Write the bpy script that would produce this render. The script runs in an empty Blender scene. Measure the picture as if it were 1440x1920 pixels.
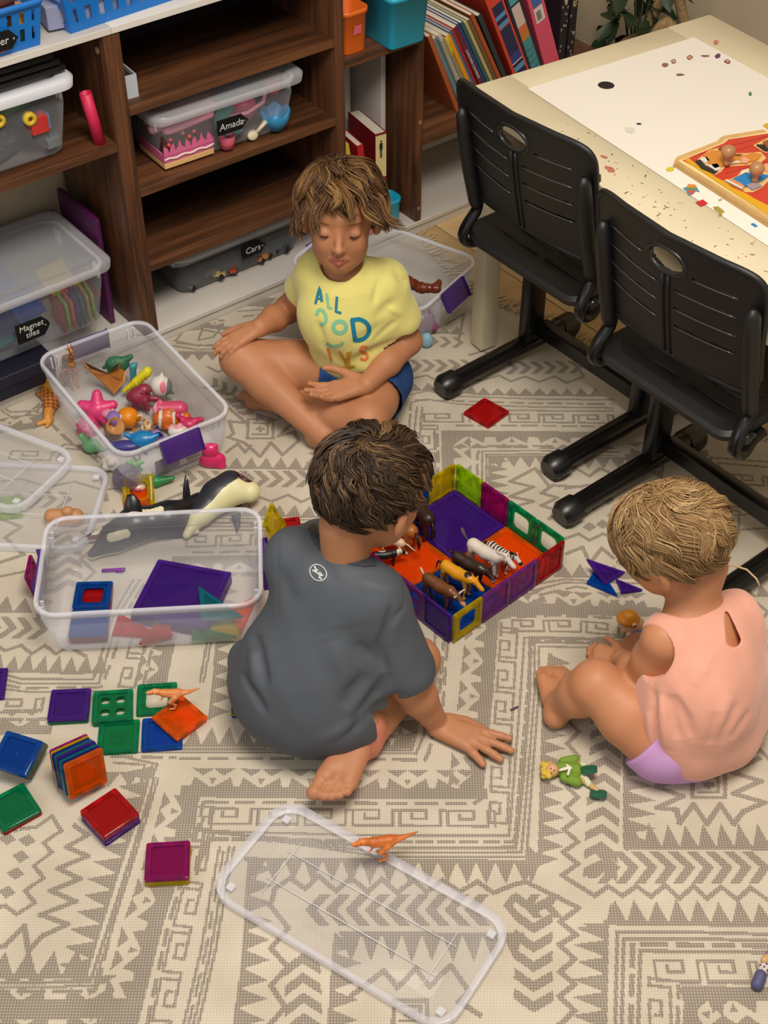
import bpy, math, random
import numpy as np
from mathutils import Vector, Matrix, Euler
from mathutils.bvhtree import BVHTree
SC = bpy.context.scene
COL = SC.collection
# ---------------------------------------------------------------- camera
cam_d = bpy.data.cameras.new('camera'); cam = bpy.data.objects.new('camera', cam_d); COL.objects.link(cam)
cam.location = (0, 0, 1.9); cam.rotation_euler = (math.radians(47), 0, 0)
cam_d.sensor_fit = 'VERTICAL'; cam_d.sensor_height = 36; cam_d.lens = 2662/1920*36; cam_d.clip_start = .02
SC.camera = cam
# ---------------------------------------------------------------- light and exposure
W = bpy.data.worlds.new('world'); SC.world = W; W.use_nodes = True
W.node_tree.nodes['Background'].inputs[0].default_value = (1.0, .92, .82, 1)
W.node_tree.nodes['Background'].inputs[1].default_value = .50
def area(name, loc, tgt, size, power, col, sy=None):
    l = bpy.data.lights.new(name, 'AREA'); l.shape = 'RECTANGLE'; l.size = size; l.size_y = sy or size; l.energy = power; l.color = col
    o = bpy.data.objects.new(name, l); COL.objects.link(o); o.location = loc
    o.rotation_euler = (Vector(tgt)-Vector(loc)).to_track_quat('-Z', 'Y').to_euler(); return o
area('ceiling_lamp', (.25, 1.0, 2.75), (.1, 1.7, 0), 0.9, 68, (1, .90, .79))
area('window_light', (-2.4, .3, 1.8), (-.2, 2.2, .2), 1.2, 12, (.78, .87, 1.0))
SC.view_settings.view_transform = 'Standard'; SC.view_settings.look = 'None'; SC.view_settings.gamma = 1
SC.view_settings.use_curve_mapping = False; SC.view_settings.exposure = 0.06
SC.cycles.transparent_max_bounces = 40; SC.cycles.max_bounces = 8
# ---------------------------------------------------------------- frames of reference
def unit(a): a = np.array(a, float); return a/np.linalg.norm(a)
PX_F = 2662.; _c, _s = math.cos(math.radians(43)), math.sin(math.radians(43))
def ray(x, y): return np.array([(x-720)/PX_F, (960-y)/PX_F*_s+_c, (960-y)/PX_F*_c-_s])
def at(x, y, z=0.):           # point of the room at height z seen in direction x, y
    d = ray(x, y); return np.array([0, 0, 1.9])+d*((z-1.9)/d[2])
def A(x, y, z=0.): return tuple(at(x, y, z))
PSI = math.radians(38.0); SE = np.array([math.cos(PSI), math.sin(PSI), 0]); SN = np.array([-math.sin(PSI), math.cos(PSI), 0]); S0 = np.array([-.503, 2.595, 0])
TP = math.radians(32.4); TT = np.array([math.cos(TP), math.sin(TP), 0]); TL = np.array([math.sin(TP), -math.cos(TP), 0])
# ---------------------------------------------------------------- materials
def lin(c):
    if isinstance(c, str): c = [int(c[i:i+2], 16)/255 for i in (0, 2, 4)]
    return tuple((v/12.92 if v <= .04045 else ((v+.055)/1.055)**2.4) for v in c[:3])+(1,)
MATS = {}
def nt(name):
    m = bpy.data.materials.new(name); m.use_nodes = True; n = m.node_tree; n.nodes.clear()
    o = n.nodes.new('ShaderNodeOutputMaterial'); return m, n, o
def mat(c, rough=.5, spec=.5, metal=0, noise=0, nscale=20, bump=0, bscale=200, sss=0, sheen=0, name=None, coat=0):
    key = (str(c), rough, spec, metal, noise, nscale, bump, bscale, sss, sheen, coat)
    if key in MATS: return MATS[key]
    m, n, o = nt(name or 'surface_%s' % (c if isinstance(c, str) else len(MATS)))
    b = n.nodes.new('ShaderNodeBsdfPrincipled'); n.links.new(b.outputs[0], o.inputs[0])
    L = lin(c); b.inputs['Base Color'].default_value = L; b.inputs['Roughness'].default_value = rough
    b.inputs['Specular IOR Level'].default_value = spec; b.inputs['Metallic'].default_value = metal
    if coat: b.inputs['Coat Weight'].default_value = coat
    if sss:
        b.inputs['Subsurface Weight'].default_value = sss; b.inputs['Subsurface Radius'].default_value = (.02, .008, .004); b.inputs['Subsurface Scale'].default_value = .5
    if sheen: b.inputs['Sheen Weight'].default_value = sheen
    tc = n.nodes.new('ShaderNodeTexCoord')
    if noise:
        t = n.nodes.new('ShaderNodeTexNoise'); t.inputs['Scale'].default_value = nscale; t.inputs['Detail'].default_value = 4
        n.links.new(tc.outputs['Object'], t.inputs['Vector'])
        r = n.nodes.new('ShaderNodeMapRange'); r.inputs[1].default_value = .3; r.inputs[2].default_value = .7; r.inputs[3].default_value = 1-noise; r.inputs[4].default_value = 1+noise
        n.links.new(t.outputs[0], r.inputs[0])
        x = n.nodes.new('ShaderNodeVectorMath'); x.operation = 'SCALE'; x.inputs[0].default_value = L[:3]; n.links.new(r.outputs[0], x.inputs['Scale'])
        n.links.new(x.outputs[0], b.inputs['Base Color'])
    if bump:
        t = n.nodes.new('ShaderNodeTexNoise'); t.inputs['Scale'].default_value = bscale; n.links.new(tc.outputs['Object'], t.inputs['Vector'])
        u = n.nodes.new('ShaderNodeBump'); u.inputs['Strength'].default_value = bump; u.inputs['Distance'].default_value = .002
        n.links.new(t.outputs[0], u.inputs['Height']); n.links.new(u.outputs[0], b.inputs['Normal'])
    MATS[key] = m; return m
def clear(c, solid=.25, rough=.15, tint=None, name=None):      # see-through plastic: tinted transmission under a milky or coloured body
    key = ('clear', str(c), solid, rough, str(tint))
    if key in MATS: return MATS[key]
    m, n, o = nt(name or 'clear_plastic')
    tr = n.nodes.new('ShaderNodeBsdfTransparent'); tr.inputs[0].default_value = lin(tint or c)
    b = n.nodes.new('ShaderNodeBsdfPrincipled'); b.inputs['Base Color'].default_value = lin(c); b.inputs['Roughness'].default_value = rough
    lw = n.nodes.new('ShaderNodeLayerWeight'); lw.inputs[0].default_value = .25
    ad = n.nodes.new('ShaderNodeMath'); ad.operation = 'MULTIPLY_ADD'; ad.use_clamp = True; ad.inputs[1].default_value = .45; ad.inputs[2].default_value = solid
    n.links.new(lw.outputs['Facing'], ad.inputs[0])
    mx = n.nodes.new('ShaderNodeMixShader'); n.links.new(ad.outputs[0], mx.inputs[0]); n.links.new(tr.outputs[0], mx.inputs[1]); n.links.new(b.outputs[0], mx.inputs[2])
    n.links.new(mx.outputs[0], o.inputs[0]); MATS[key] = m; return m
def wood(c1, c2, scale=1, stretch=(3, 40, 40), rough=.38, rot=0, name='walnut_wood', bump=.05):
    m, n, o = nt(name); b = n.nodes.new('ShaderNodeBsdfPrincipled'); n.links.new(b.outputs[0], o.inputs[0]); b.inputs['Roughness'].default_value = rough
    tc = n.nodes.new('ShaderNodeTexCoord'); mp = n.nodes.new('ShaderNodeMapping'); mp.inputs['Scale'].default_value = stretch; mp.inputs['Rotation'].default_value[2] = rot
    n.links.new(tc.outputs['Object'], mp.inputs[0])
    t = n.nodes.new('ShaderNodeTexNoise'); t.inputs['Scale'].default_value = scale; t.inputs['Detail'].default_value = 6; t.inputs['Distortion'].default_value = .6; n.links.new(mp.outputs[0], t.inputs[0])
    r = n.nodes.new('ShaderNodeValToRGB'); r.color_ramp.elements[0].position = .36; r.color_ramp.elements[1].position = .66
    r.color_ramp.elements[0].color = lin(c1); r.color_ramp.elements[1].color = lin(c2); n.links.new(t.outputs[0], r.inputs[0]); n.links.new(r.outputs[0], b.inputs['Base Color'])
    u = n.nodes.new('ShaderNodeBump'); u.inputs['Strength'].default_value = bump; u.inputs['Distance'].default_value = .001; n.links.new(t.outputs[0], u.inputs['Height']); n.links.new(u.outputs[0], b.inputs['Normal'])
    return m
# ---------------------------------------------------------------- objects
def tag(o, label=None, cat=None, group=None, kind=None):
    for k, v in (('label', label), ('category', cat), ('group', group), ('kind', kind)):
        if v: o[k] = v
    return o
def thing(name, label, cat, loc=(0, 0, 0), rz=0, group=None, rot=None):
    o = bpy.data.objects.new(name, None); o.empty_display_size = .02; COL.objects.link(o); o.location = loc
    o.rotation_euler = rot if rot is not None else (0, 0, rz); return tag(o, label, cat, group)
def mobj(name, V, F, mats, parent=None, smooth=False, mi=None, loc=None, label=None):
    me = bpy.data.meshes.new(name); me.from_pydata([tuple(map(float, v)) for v in V] if not isinstance(V, np.ndarray) else V.tolist(), [], F if not isinstance(F, np.ndarray) else F.tolist())
    if not isinstance(mats, (list, tuple)): mats = [mats]
    for m in mats: me.materials.append(m)
    if mi is not None: me.polygons.foreach_set('material_index', np.array(mi, dtype=np.int32))
    if smooth is True: me.polygons.foreach_set('use_smooth', [True]*len(me.polygons))
    me.update()
    if smooth == 'auto': me.polygons.foreach_set('use_smooth', [True]*len(me.polygons)); me.set_sharp_from_angle(angle=math.radians(38))
    o = bpy.data.objects.new(name, me); COL.objects.link(o)
    if parent: o.parent = parent
    if loc is not None: o.location = loc
    if label: o['label'] = label
    return o
class MB:                                            # collects shapes into one mesh
    def __init__(s): s.V = []; s.F = []; s.M = []; s.m = 0
    def add(s, V, F, M=None):
        k = len(s.V); V = [tuple(map(float, v)) for v in V]
        if M is not None: V = [tuple(M @ Vector(v)) for v in V]
        s.V += V; s.F += [tuple(i+k for i in f) for f in F]; s.M += [s.m]*len(F); return s
    def box(s, a, b, M=None, bev=0):
        x0, y0, z0 = a; x1, y1, z1 = b
        if bev <= 0:
            return s.add([(x0,y0,z0),(x1,y0,z0),(x1,y1,z0),(x0,y1,z0),(x0,y0,z1),(x1,y0,z1),(x1,y1,z1),(x0,y1,z1)],
              [(0,3,2,1),(4,5,6,7),(0,1,5,4),(1,2,6,5),(2,3,7,6),(3,0,4,7)], M)
        e = bev
        return s.loft([(rrect(x0+e, y0+e, x1-e, y1-e, e*.3, 1), z0), (rrect(x0, y0, x1, y1, e, 2), z0+e), (rrect(x0, y0, x1, y1, e, 2), z1-e), (rrect(x0+e, y0+e, x1-e, y1-e, e*.3, 2), z1)], M) if False else \
               s.loft([(rrect(x0+e*.5, y0+e*.5, x1-e*.5, y1-e*.5, e, 2), z0), (rrect(x0, y0, x1, y1, e, 2), z0+e*.5), (rrect(x0, y0, x1, y1, e, 2), z1-e*.5), (rrect(x0+e*.5, y0+e*.5, x1-e*.5, y1-e*.5, e, 2), z1)], M)
    def loft(s, rings, M=None, cap=(1, 1), closed=False):   # rings: list of (2D outline, z) or list of 3D rings
        R = [([(p[0], p[1], r[1]) for p in r[0]] if isinstance(r, tuple) and len(r) == 2 and not hasattr(r[1], '__len__') else list(r)) for r in rings]
        n = len(R[0]); V = [v for r in R for v in r]; F = []
        for i in range(len(R)-1):
            for j in range(n):
                k = (j+1) % n; F.append((i*n+j, i*n+k, (i+1)*n+k, (i+1)*n+j))
        if closed:
            i = len(R)-1
            for j in range(n): k = (j+1) % n; F.append((i*n+j, i*n+k, k, j))
        else:
            if cap[0]: F.append(tuple(range(n-1, -1, -1)))
            if cap[1]: F.append(tuple((len(R)-1)*n+j for j in range(n)))
        return s.add(V, F, M)
    def tube(s, P, R, n=8, M=None, cap=(1, 1), flat=1.):
        P = [np.array(p, float) for p in P]
        if not hasattr(R, '__len__'): R = [R]*len(P)
        rings = []; up = None
        for i, p in enumerate(P):
            d = P[min(i+1, len(P)-1)]-P[max(i-1, 0)]; d /= (np.linalg.norm(d)+1e-12)
            if up is None: up = np.array([0, 0, 1.]) if abs(d[2]) < .9 else np.array([1., 0, 0])
            u = np.cross(d, up); u /= (np.linalg.norm(u)+1e-12); w = np.cross(u, d); up = w
            rings.append([tuple(p+R[i]*(math.cos(2*math.pi*k/n)*u+flat*math.sin(2*math.pi*k/n)*w)) for k in range(n)])
        return s.loft(rings, M, cap)
    def prism(s, poly, z0, z1, M=None): return s.loft([(poly, z0), (poly, z1)], M)
    def lathe(s, prof, n=20, M=None, cap=(1, 1)): return s.loft([[(r*math.cos(2*math.pi*k/n), r*math.sin(2*math.pi*k/n), z) for k in range(n)] for r, z in prof], M, cap)
    def ball(s, c, r, n=12, M=None):
        if not hasattr(r, '__len__'): r = (r, r, r)
        return s.loft([[(c[0]+r[0]*math.sin(a)*math.cos(2*math.pi*k/n), c[1]+r[1]*math.sin(a)*math.sin(2*math.pi*k/n), c[2]-r[2]*math.cos(a)) for k in range(n)] for a in [math.pi*(i+.02)/(n//2+.04) for i in range(n//2+1)]], M)
    def build(s, name, mats, parent=None, smooth='auto', **k): return mobj(name, s.V, s.F, mats, parent, smooth, s.M if isinstance(mats, (list, tuple)) else None, **k)
def rrect(x0, y0, x1, y1, r, n=4):
    o = []
    for cx, cy, a in ((x1-r, y1-r, 0), (x0+r, y1-r, 90), (x0+r, y0+r, 180), (x1-r, y0+r, 270)):
        for i in range(n+1):
            t = math.radians(a+90*i/n); o.append((cx+r*math.cos(t), cy+r*math.sin(t)))
    return o
def rot(ax, deg): return Matrix.Rotation(math.radians(deg), 4, ax)
def tr(x, y, z): return Matrix.Translation((x, y, z))
def copy_tree(o, parent=None):
    c = o.copy(); COL.objects.link(c)
    if parent: c.parent = parent
    for ch in list(o.children): copy_tree(ch, c)
    return c
# ---------------------------------------------------------------- smooth solids (round cones and ellipsoids blended, then meshed as one surface)
def smin(a, b, k):
    if k <= 0: return np.minimum(a, b)
    h = np.clip(.5+.5*(b-a)/k, 0, 1); return b*(1-h)+a*h-k*h*(1-h)
def _pd(p, X, Y, Z):
    if p[0] in 'cC':
        a = np.array(p[1], float); b = np.array(p[2], float); d = b-a; dd = float(d@d)+1e-12
        h = np.clip(((X-a[0])*d[0]+(Y-a[1])*d[1]+(Z-a[2])*d[2])/dd, 0, 1)
        return np.sqrt((X-a[0]-h*d[0])**2+(Y-a[1]-h*d[1])**2+(Z-a[2]-h*d[2])**2)-(p[3]+(p[4]-p[3])*h)
    c = p[1]; r = p[2]; M = p[3] if len(p) > 3 and p[3] is not None else None
    x, y, z = X-c[0], Y-c[1], Z-c[2]
    if M is not None: x, y, z = (M[0][0]*x+M[1][0]*y+M[2][0]*z), (M[0][1]*x+M[1][1]*y+M[2][1]*z), (M[0][2]*x+M[1][2]*y+M[2][2]*z)
    if p[0] == 'b':
        q = [np.abs(x)-r[0], np.abs(y)-r[1], np.abs(z)-r[2]]
        return np.maximum(np.maximum(q[0], q[1]), q[2])
    k0 = np.sqrt((x/r[0])**2+(y/r[1])**2+(z/r[2])**2); return (k0-1)*min(r)*(.4+.6*np.clip(k0, 0, 1)) if False else (k0-1)*k0/(np.sqrt((x/r[0]**2)**2+(y/r[1]**2)**2+(z/r[2]**2)**2)+1e-9)
def _bb(p):
    if p[0] in 'cC':
        a = np.array(p[1]); b = np.array(p[2]); r = max(p[3], p[4]); return np.minimum(a, b)-r, np.maximum(a, b)+r
    r = max(p[2])*(1.75 if p[0] == 'b' else 1); return np.array(p[1])-r, np.array(p[1])+r
def solid(prims, vox, k=.01, cuts=(), fn=None, zmin=None):
    """prims: ('c',p0,p1,r0,r1[,k]) or ('e',centre,radii,rot[,k]); ('-',prim) carves. cuts: (point, normal) keeps the side behind the normal."""
    bs = [_bb(p) for p in prims if p[0] != '-']; lo = np.min([b[0] for b in bs], 0)-2.5*vox; hi = np.max([b[1] for b in bs], 0)+2.5*vox
    if zmin is not None: lo[2] = zmin-2*vox
    n = np.ceil((hi-lo)/vox).astype(int)+1; D = np.full(n, 1., np.float32)
    ax = [lo[i]+vox*np.arange(n[i]) for i in range(3)]
    for p in prims:
        neg = p[0] == '-'; q = p[1] if neg else p
        kk = q[5] if q[0] in 'cC' and len(q) > 5 else (q[4] if q[0] not in 'cC' and len(q) > 4 else k)
        a, b = _bb(q); pad = max(kk*1.3, 2.5*vox)
        i0 = np.maximum(np.floor((a-pad-lo)/vox).astype(int), 0); i1 = np.minimum(np.ceil((b+pad-lo)/vox).astype(int)+1, n)
        if (i1 <= i0).any(): continue
        sl = tuple(slice(i0[i], i1[i]) for i in range(3)); X, Y, Z = np.ogrid[i0[0]:i1[0], i0[1]:i1[1], i0[2]:i1[2]]
        X = lo[0]+vox*X; Y = lo[1]+vox*Y; Z = lo[2]+vox*Z
        d = _pd(q, X, Y, Z)
        D[sl] = -smin(-D[sl], d, kk) if neg else smin(D[sl], d, kk)
    X, Y, Z = ax[0][:, None, None], ax[1][None, :, None], ax[2][None, None, :]
    if fn is not None: D = D+fn(X, Y, Z).astype(np.float32)
    for c, nn in cuts:
        nn = unit(nn); D = np.maximum(D, (X-c[0])*nn[0]+(Y-c[1])*nn[1]+(Z-c[2])*nn[2])
    if zmin is not None: D = np.maximum(D, zmin-Z)
    return surfnet(D.astype(np.float32), lo, vox)
def surfnet(D, lo, vox):
    S = D < 0; c = np.zeros(tuple(s-1 for s in D.shape), np.int8)
    O = [(i, j, k) for i in (0, 1) for j in (0, 1) for k in (0, 1)]
    N = D.shape; view = lambda A_, o: A_[o[0]:N[0]-1+o[0], o[1]:N[1]-1+o[1], o[2]:N[2]-1+o[2]]
    for o in O: c += view(S, o)
    I = np.argwhere((c > 0) & (c < 8)); idx = np.full(c.shape, -1, np.int32); idx[I[:, 0], I[:, 1], I[:, 2]] = np.arange(len(I))
    val = {o: D[I[:, 0]+o[0], I[:, 1]+o[1], I[:, 2]+o[2]] for o in O}
    acc = np.zeros((len(I), 3)); cnt = np.zeros(len(I))
    for o in O:
        for a in range(3):
            if o[a]: continue
            q = list(o); q[a] = 1; q = tuple(q); A0, B0 = val[o], val[q]; m = (A0 < 0) != (B0 < 0)
            t = np.where(m, A0/(A0-B0+1e-20), 0); pos = np.array(o, float)[None, :]+np.eye(3)[a][None, :]*t[:, None]
            acc += pos*m[:, None]; cnt += m
    V = lo+vox*(I+acc/np.maximum(cnt, 1)[:, None]); F = []
    for a in range(3):
        b, d = (a+1) % 3, (a+2) % 3
        s0 = [slice(None)]*3; s1 = [slice(None)]*3; s0[a] = slice(0, -1); s1[a] = slice(1, None)
        E_ = S[tuple(s0)] != S[tuple(s1)]; J = np.argwhere(E_); J = J[(J[:, b] > 0) & (J[:, d] > 0) & (J[:, b] < N[b]-1) & (J[:, d] < N[d]-1)]
        def g(db, dd):
            K = J.copy(); K[:, b] -= db; K[:, d] -= dd; return idx[K[:, 0], K[:, 1], K[:, 2]]
        Q = np.stack([g(1, 1), g(0, 1), g(0, 0), g(1, 0)], 1); fl_ = ~S[J[:, 0], J[:, 1], J[:, 2]]; Q[fl_] = Q[fl_][:, ::-1]; F.append(Q)
    return V, np.concatenate(F)
def paint(V, F, zones, base=0):      # zones: (test(points)->mask, index)
    C = V[F].mean(1); mi = np.full(len(F), base, np.int32)
    for fn, i in zones: mi[fn(C)] = i
    return mi
def inel(c, r, M=None):
    def f(C):
        d = C-np.array(c)
        if M is not None: d = d @ np.array(M)
        return ((d/np.array(r))**2).sum(1) < 1
    return f
def sobj(name, prims, mats, parent=None, vox=.003, k=.008, zones=(), base=0, org=None, label=None, **kw):
    V, F = solid(prims, vox, k, **kw)
    mi = paint(V, F, zones, base) if isinstance(mats, (list, tuple)) else None
    if org is not None: V = V-np.array(org)
    return mobj(name, V, F, mats, parent, True, mi, label=label)
# ================================================================ the room
M_wall = mat('b9ab92', .9, .2, noise=.03, nscale=6, name='wall_paint')
M_white = mat('cfcbc4', .45, .4, noise=.02, name='white_laminate')
M_wood = wood('442b1c', '70472c')
M_wood_x = M_wood
M_wood_v = wood('3a2519', '6a432b', stretch=(40, 40, 3), name='walnut_wood_upright')
M_back = mat('1c1a1c', .8, .2, noise=.15, name='dark_back_panel')
SF = Matrix(((SE[0], SN[0], 0, S0[0]), (SE[1], SN[1], 0, S0[1]), (0, 0, 1, 0), (0, 0, 0, 1)))
def floor_mat():
    m, n, o = nt('beige_stone_tile'); b = n.nodes.new('ShaderNodeBsdfPrincipled'); n.links.new(b.outputs[0], o.inputs[0]); b.inputs['Roughness'].default_value = .4
    tc = n.nodes.new('ShaderNodeTexCoord'); t = n.nodes.new('ShaderNodeTexNoise'); t.inputs['Scale'].default_value = 14; t.inputs['Detail'].default_value = 8; n.links.new(tc.outputs['Object'], t.inputs[0])
    r = n.nodes.new('ShaderNodeValToRGB'); e = r.color_ramp.elements; e[0].position = .3; e[0].color = lin('b48f58'); e[1].position = .7; e[1].color = lin('dcc090'); x = e.new(.38); x.color = lin('cfae78')
    n.links.new(t.outputs[0], r.inputs[0]); n.links.new(r.outputs[0], b.inputs['Base Color']); return m
fl_o = mobj('floor', [(0, 0, -.012)], [], M_wall); fl_o['kind'] = 'structure'
g = MB(); g.box((-3, -1, -.03), (3.2, 5, -.002)); 
bpy.data.objects.remove(fl_o)
fl_o = g.build('floor', mat('8f7750', .7, name='grout')); tag(fl_o, kind='structure')
fm = floor_mat(); tile_me = None
for i in range(-6, 7):
    for j in range(-6, 6):
        x, y = .3*i+.12, .3*j+2.7
        P = np.array([.7, 2.9, 0])+SE*(.33*i)+SN*(.33*j)
        if not (-3 < P[0] < 3 and 1.2 < P[1] < 4.6): continue
        if tile_me is None:
            b = MB(); b.box((0, 0, -.01), (.326, .326, 0), bev=.0015); to = b.build('tile', fm, fl_o); tile_me = to.data
        else: to = bpy.data.objects.new('tile', tile_me); COL.objects.link(to); to.parent = fl_o
        to.location = tuple(P); to.rotation_euler = (0, 0, PSI)
def shelf_box(b_, a0, a1, b0, b1, z0, z1, bev=.0012): b_.box((a0, b0, z0), (a1, b1, z1), bev=bev)
def structure(name, m_, *boxes):
    b_ = MB()
    for q in boxes: b_.box(q[0], q[1])
    o = b_.build(name, m_); o.matrix_world = SF; return tag(o, kind='structure')
structure('wall_back', M_wall, ((-2.2, .30, 0), (1.75, .38, 2.6)))
structure('wall_right', M_wall, ((1.72, -3.5, 0), (1.8, .3, 2.6)))
structure('baseboard_back', M_white, ((1.405, .286, 0), (1.72, .299, .07)))
# ---- white plinth with the walnut bookcases on it
def part(parent, name, m_, *bx, bev=.0012, label=None):
    b_ = MB()
    for q in bx: b_.box(q[0], q[1], bev=bev)
    return b_.build(name, m_, parent, label=label)
pl_ = thing('plinth', 'low white base board platform running under the walnut shelves', 'platform', (0, 0, 0)); pl_.matrix_world = SF
part(pl_, 'top_panel', M_white, ((-1.3, -.004, .024), (1.40, .285, .0345)))
part(pl_, 'front_panel', M_white, ((-1.3, .001, 0), (1.40, .014, .0235)))
bc = thing('bookcase', 'tall middle walnut bookcase with three shelves and a white top', 'bookcase'); bc.matrix_world = SF
part(bc, 'side_panel', M_wood_v, ((-.0175, 0, .035), (0, .284, .729)), label='left side panel')
part(bc, 'side_panel', M_wood_v, ((.505, 0, .035), (.529, .284, .86)), label='right side panel, taller')
part(bc, 'back_panel', M_back, ((0.0005, .276, .19), (.5045, .284, .729)))
for z in (.205, .387, .570): part(bc, 'shelf', M_wood, ((.0005, .001, z-.0175), (.5045, .2755, z)))
part(bc, 'top_panel', M_white, ((-.0175, -.004, .7295), (.5045, .284, .7425)))
dots = MB()
for a_, z in ((.529, .60),): dots.tube([(a_, .1, z), (a_+.001, .1, z)], .006, 12)
dots.build('screw_cap', mat('8a6a52', .5), bc)
b2 = thing('bookcase', 'left walnut bookcase holding the brick bin above and the magnet bin below', 'bookcase'); b2.matrix_world = SF
part(b2, 'side_panel', M_wood_v, ((-.036, 0, .035), (-.0178, .284, .729)))
part(b2, 'side_panel', M_wood_v, ((-.95, 0, .035), (-.932, .284, .729)))
part(b2, 'shelf', M_wood, ((-.9315, .001, .487), (-.0365, .284, .505)))
part(b2, 'top_panel', M_white, ((-.95, -.004, .7295), (-.018, .284, .7425)))
part(b2, 'back_panel', M_back, ((-.9315, .277, .506), (-.0365, .284, .729)))
cap = MB(); cap.tube([(-.0365, .03, .69), (-.0378, .03, .69)], .007, 12); cap.build('screw_cap', mat('a08068', .5), b2)
b3 = thing('bookcase', 'short walnut corner bookcase carrying the orange and turquoise buckets', 'bookcase'); b3.matrix_world = SF
part(b3, 'top_panel', M_wood, ((.5295, 0, .495), (.7365, .284, .513)))
part(b3, 'side_panel', M_wood_v, ((.737, 0, .035), (.7545, .284, .513)))
for z in (.07, .30): cap = MB(); cap.tube([(.7455, -.0001, z), (.7455, -.0014, z)], .005, 12); cap.build('screw_cap', mat('8c715e', .5), b3)
b4 = thing('bookcase', 'low walnut shelf board with leaning books right of the corner bookcase', 'bookcase'); b4.matrix_world = SF
part(b4, 'shelf', M_wood, ((.755, .0, .262), (1.36, .284, .280)))
part(b4, 'rail', M_wood, ((.755, .0, .236), (1.36, .012, .2615)))
part(b4, 'side_panel', M_wood_v, ((1.3605, 0, .035), (1.375, .284, .280)))
part(b4, 'back_panel', mat('d4cfc8', .5), ((.755, .262, .035), (1.36, .27, .2355)), label='white back panel under the board')
# ================================================================ rug (base and fringe; the woven pattern is in the surface colour attribute)
# ================================================================ table
M_tab = mat('d3c9ac', .38, .45, noise=.05, nscale=5, name='cream_painted_wood')
TF = Matrix(((TL[0], TT[0], 0, .152), (TL[1], TT[1], 0, 2.615), (0, 0, 1, 0), (0, 0, 0, 1)))   # x along the long edge towards the camera, y across
tb = thing('table', 'cream painted children\'s activity table with framed white top', 'table'); tb.matrix_world = TF
TW = .65; TLn = 1.25; fr = .118
def tpart(name, m_, *bx, bev=.0015, label=None):
    b_ = MB()
    for q in bx: b_.box(q[0], q[1], bev=bev)
    return b_.build(name, m_, tb, label=label)
tpart('top_board', M_tab, ((0, 0, .578), (TLn, fr, .6)), label='long near frame board, paint-stained')
tpart('top_board', M_tab, ((0, fr+.001, .578), (fr*.95, TW-fr-.001, .6)), label='short far frame board')
tpart('top_board', M_tab, ((0, TW-fr, .578), (TLn, TW, .6)), label='long far frame board')
tpart('top_board', M_tab, ((TLn-fr, fr+.001, .578), (TLn, TW-fr-.001, .6)), label='short near frame board')
tpart('inner_panel', M_tab, ((fr*.95, fr+.001, .578), (TLn-fr-.001, TW-fr-.001, .5975)), bev=.0005)
for x, y in ((.045, .02), (.045, TW-.062), (TLn-.087, .02), (TLn-.087, TW-.062)):
    tpart('leg', M_tab, ((x, y, .008), (x+.042, y+.042, .577)), bev=.003)
tpart('apron', M_tab, ((.088, .026, .50), (TLn-.09, .044, .5775)), label='near apron rail')
tpart('apron', M_tab, ((.051, .063, .50), (.069, TW-.064, .5775)), label='far short apron rail')
tpart('apron', M_tab, ((.088, TW-.044, .50), (TLn-.09, TW-.026, .5775)))
# paint specks and smears on the table
rnd = random.Random(3)
sm = MB()
for i in range(90):
    x = rnd.uniform(.22, 1.0); y = rnd.uniform(.012, .105); r = rnd.uniform(.0008, .0024); a = rnd.uniform(0, 3); n_ = 6; st = rnd.uniform(1, 4)
    sm.m = rnd.choice([0, 0, 0, 1, 2])
    pts = [(x+r*(st*math.cos(t)*math.cos(a)-math.sin(t)*math.sin(a))*rnd.uniform(.5, 1), y+r*(st*math.cos(t)*math.sin(a)+math.sin(t)*math.cos(a))*rnd.uniform(.5, 1)) for t in [2*math.pi*q/n_ for q in range(n_)]]
    sm.add([(p[0], p[1], .60015) for p in pts], [tuple(range(n_))])
for x, y, s_ in ((.40, .05, .016), (.36, .07, .010)):
    sm.m = 1; pts = [(x+s_*rnd.uniform(.7, 1.3)*math.cos(t), y+s_*.5*rnd.uniform(.5, 1.2)*math.sin(t)) for t in [2*math.pi*q/11 for q in range(11)]]
    sm.add([(p[0], p[1], .60012) for p in pts], [tuple(range(11))])
o = sm.build('paint_speck', [clear('8a7a60', .35), clear('e0a8a0', .14), clear('b08a7a', .3)], tb); o['kind'] = 'stuff'
# white paper sheet on the table with a round hole showing dark below
pw = thing('paper_sheet', 'big white paper sheet covering the middle of the cream table', 'paper'); pw.matrix_world = TF
def disc_hole(x0, y0, x1, y1, cx, cy, r, z, n=32):
    b_ = MB(); C = [(cx+r*math.cos(2*math.pi*i/n), cy+r*math.sin(2*math.pi*i/n)) for i in range(n)]
    def edge(t):
        d = (math.cos(t), math.sin(t)); k = min([(x1-cx)/d[0] if d[0] > 1e-9 else 9, (x0-cx)/d[0] if d[0] < -1e-9 else 9, (y1-cy)/d[1] if d[1] > 1e-9 else 9, (y0-cy)/d[1] if d[1] < -1e-9 else 9]); return (cx+d[0]*k, cy+d[1]*k)
    angs = sorted([2*math.pi*i/n for i in range(n)]+[math.atan2(y-cy, x-cx) % (2*math.pi) for x in (x0, x1) for y in (y0, y1)])
    E1 = [edge(a) for a in angs]; C1 = [(cx+r*math.cos(a), cy+r*math.sin(a)) for a in angs]; k = len(angs)
    V = [(p[0], p[1], z) for p in C1+E1]; b_.add(V, [(i, k+i, k+(i+1) % k, (i+1) % k) for i in range(k)]); return b_
disc_hole(.068, .112, 1.16, TW-.105, .140, .252, .0165, .6010).build('sheet', mat('e0dcd2', .7, .2, name='white_paper'), pw)
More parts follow.
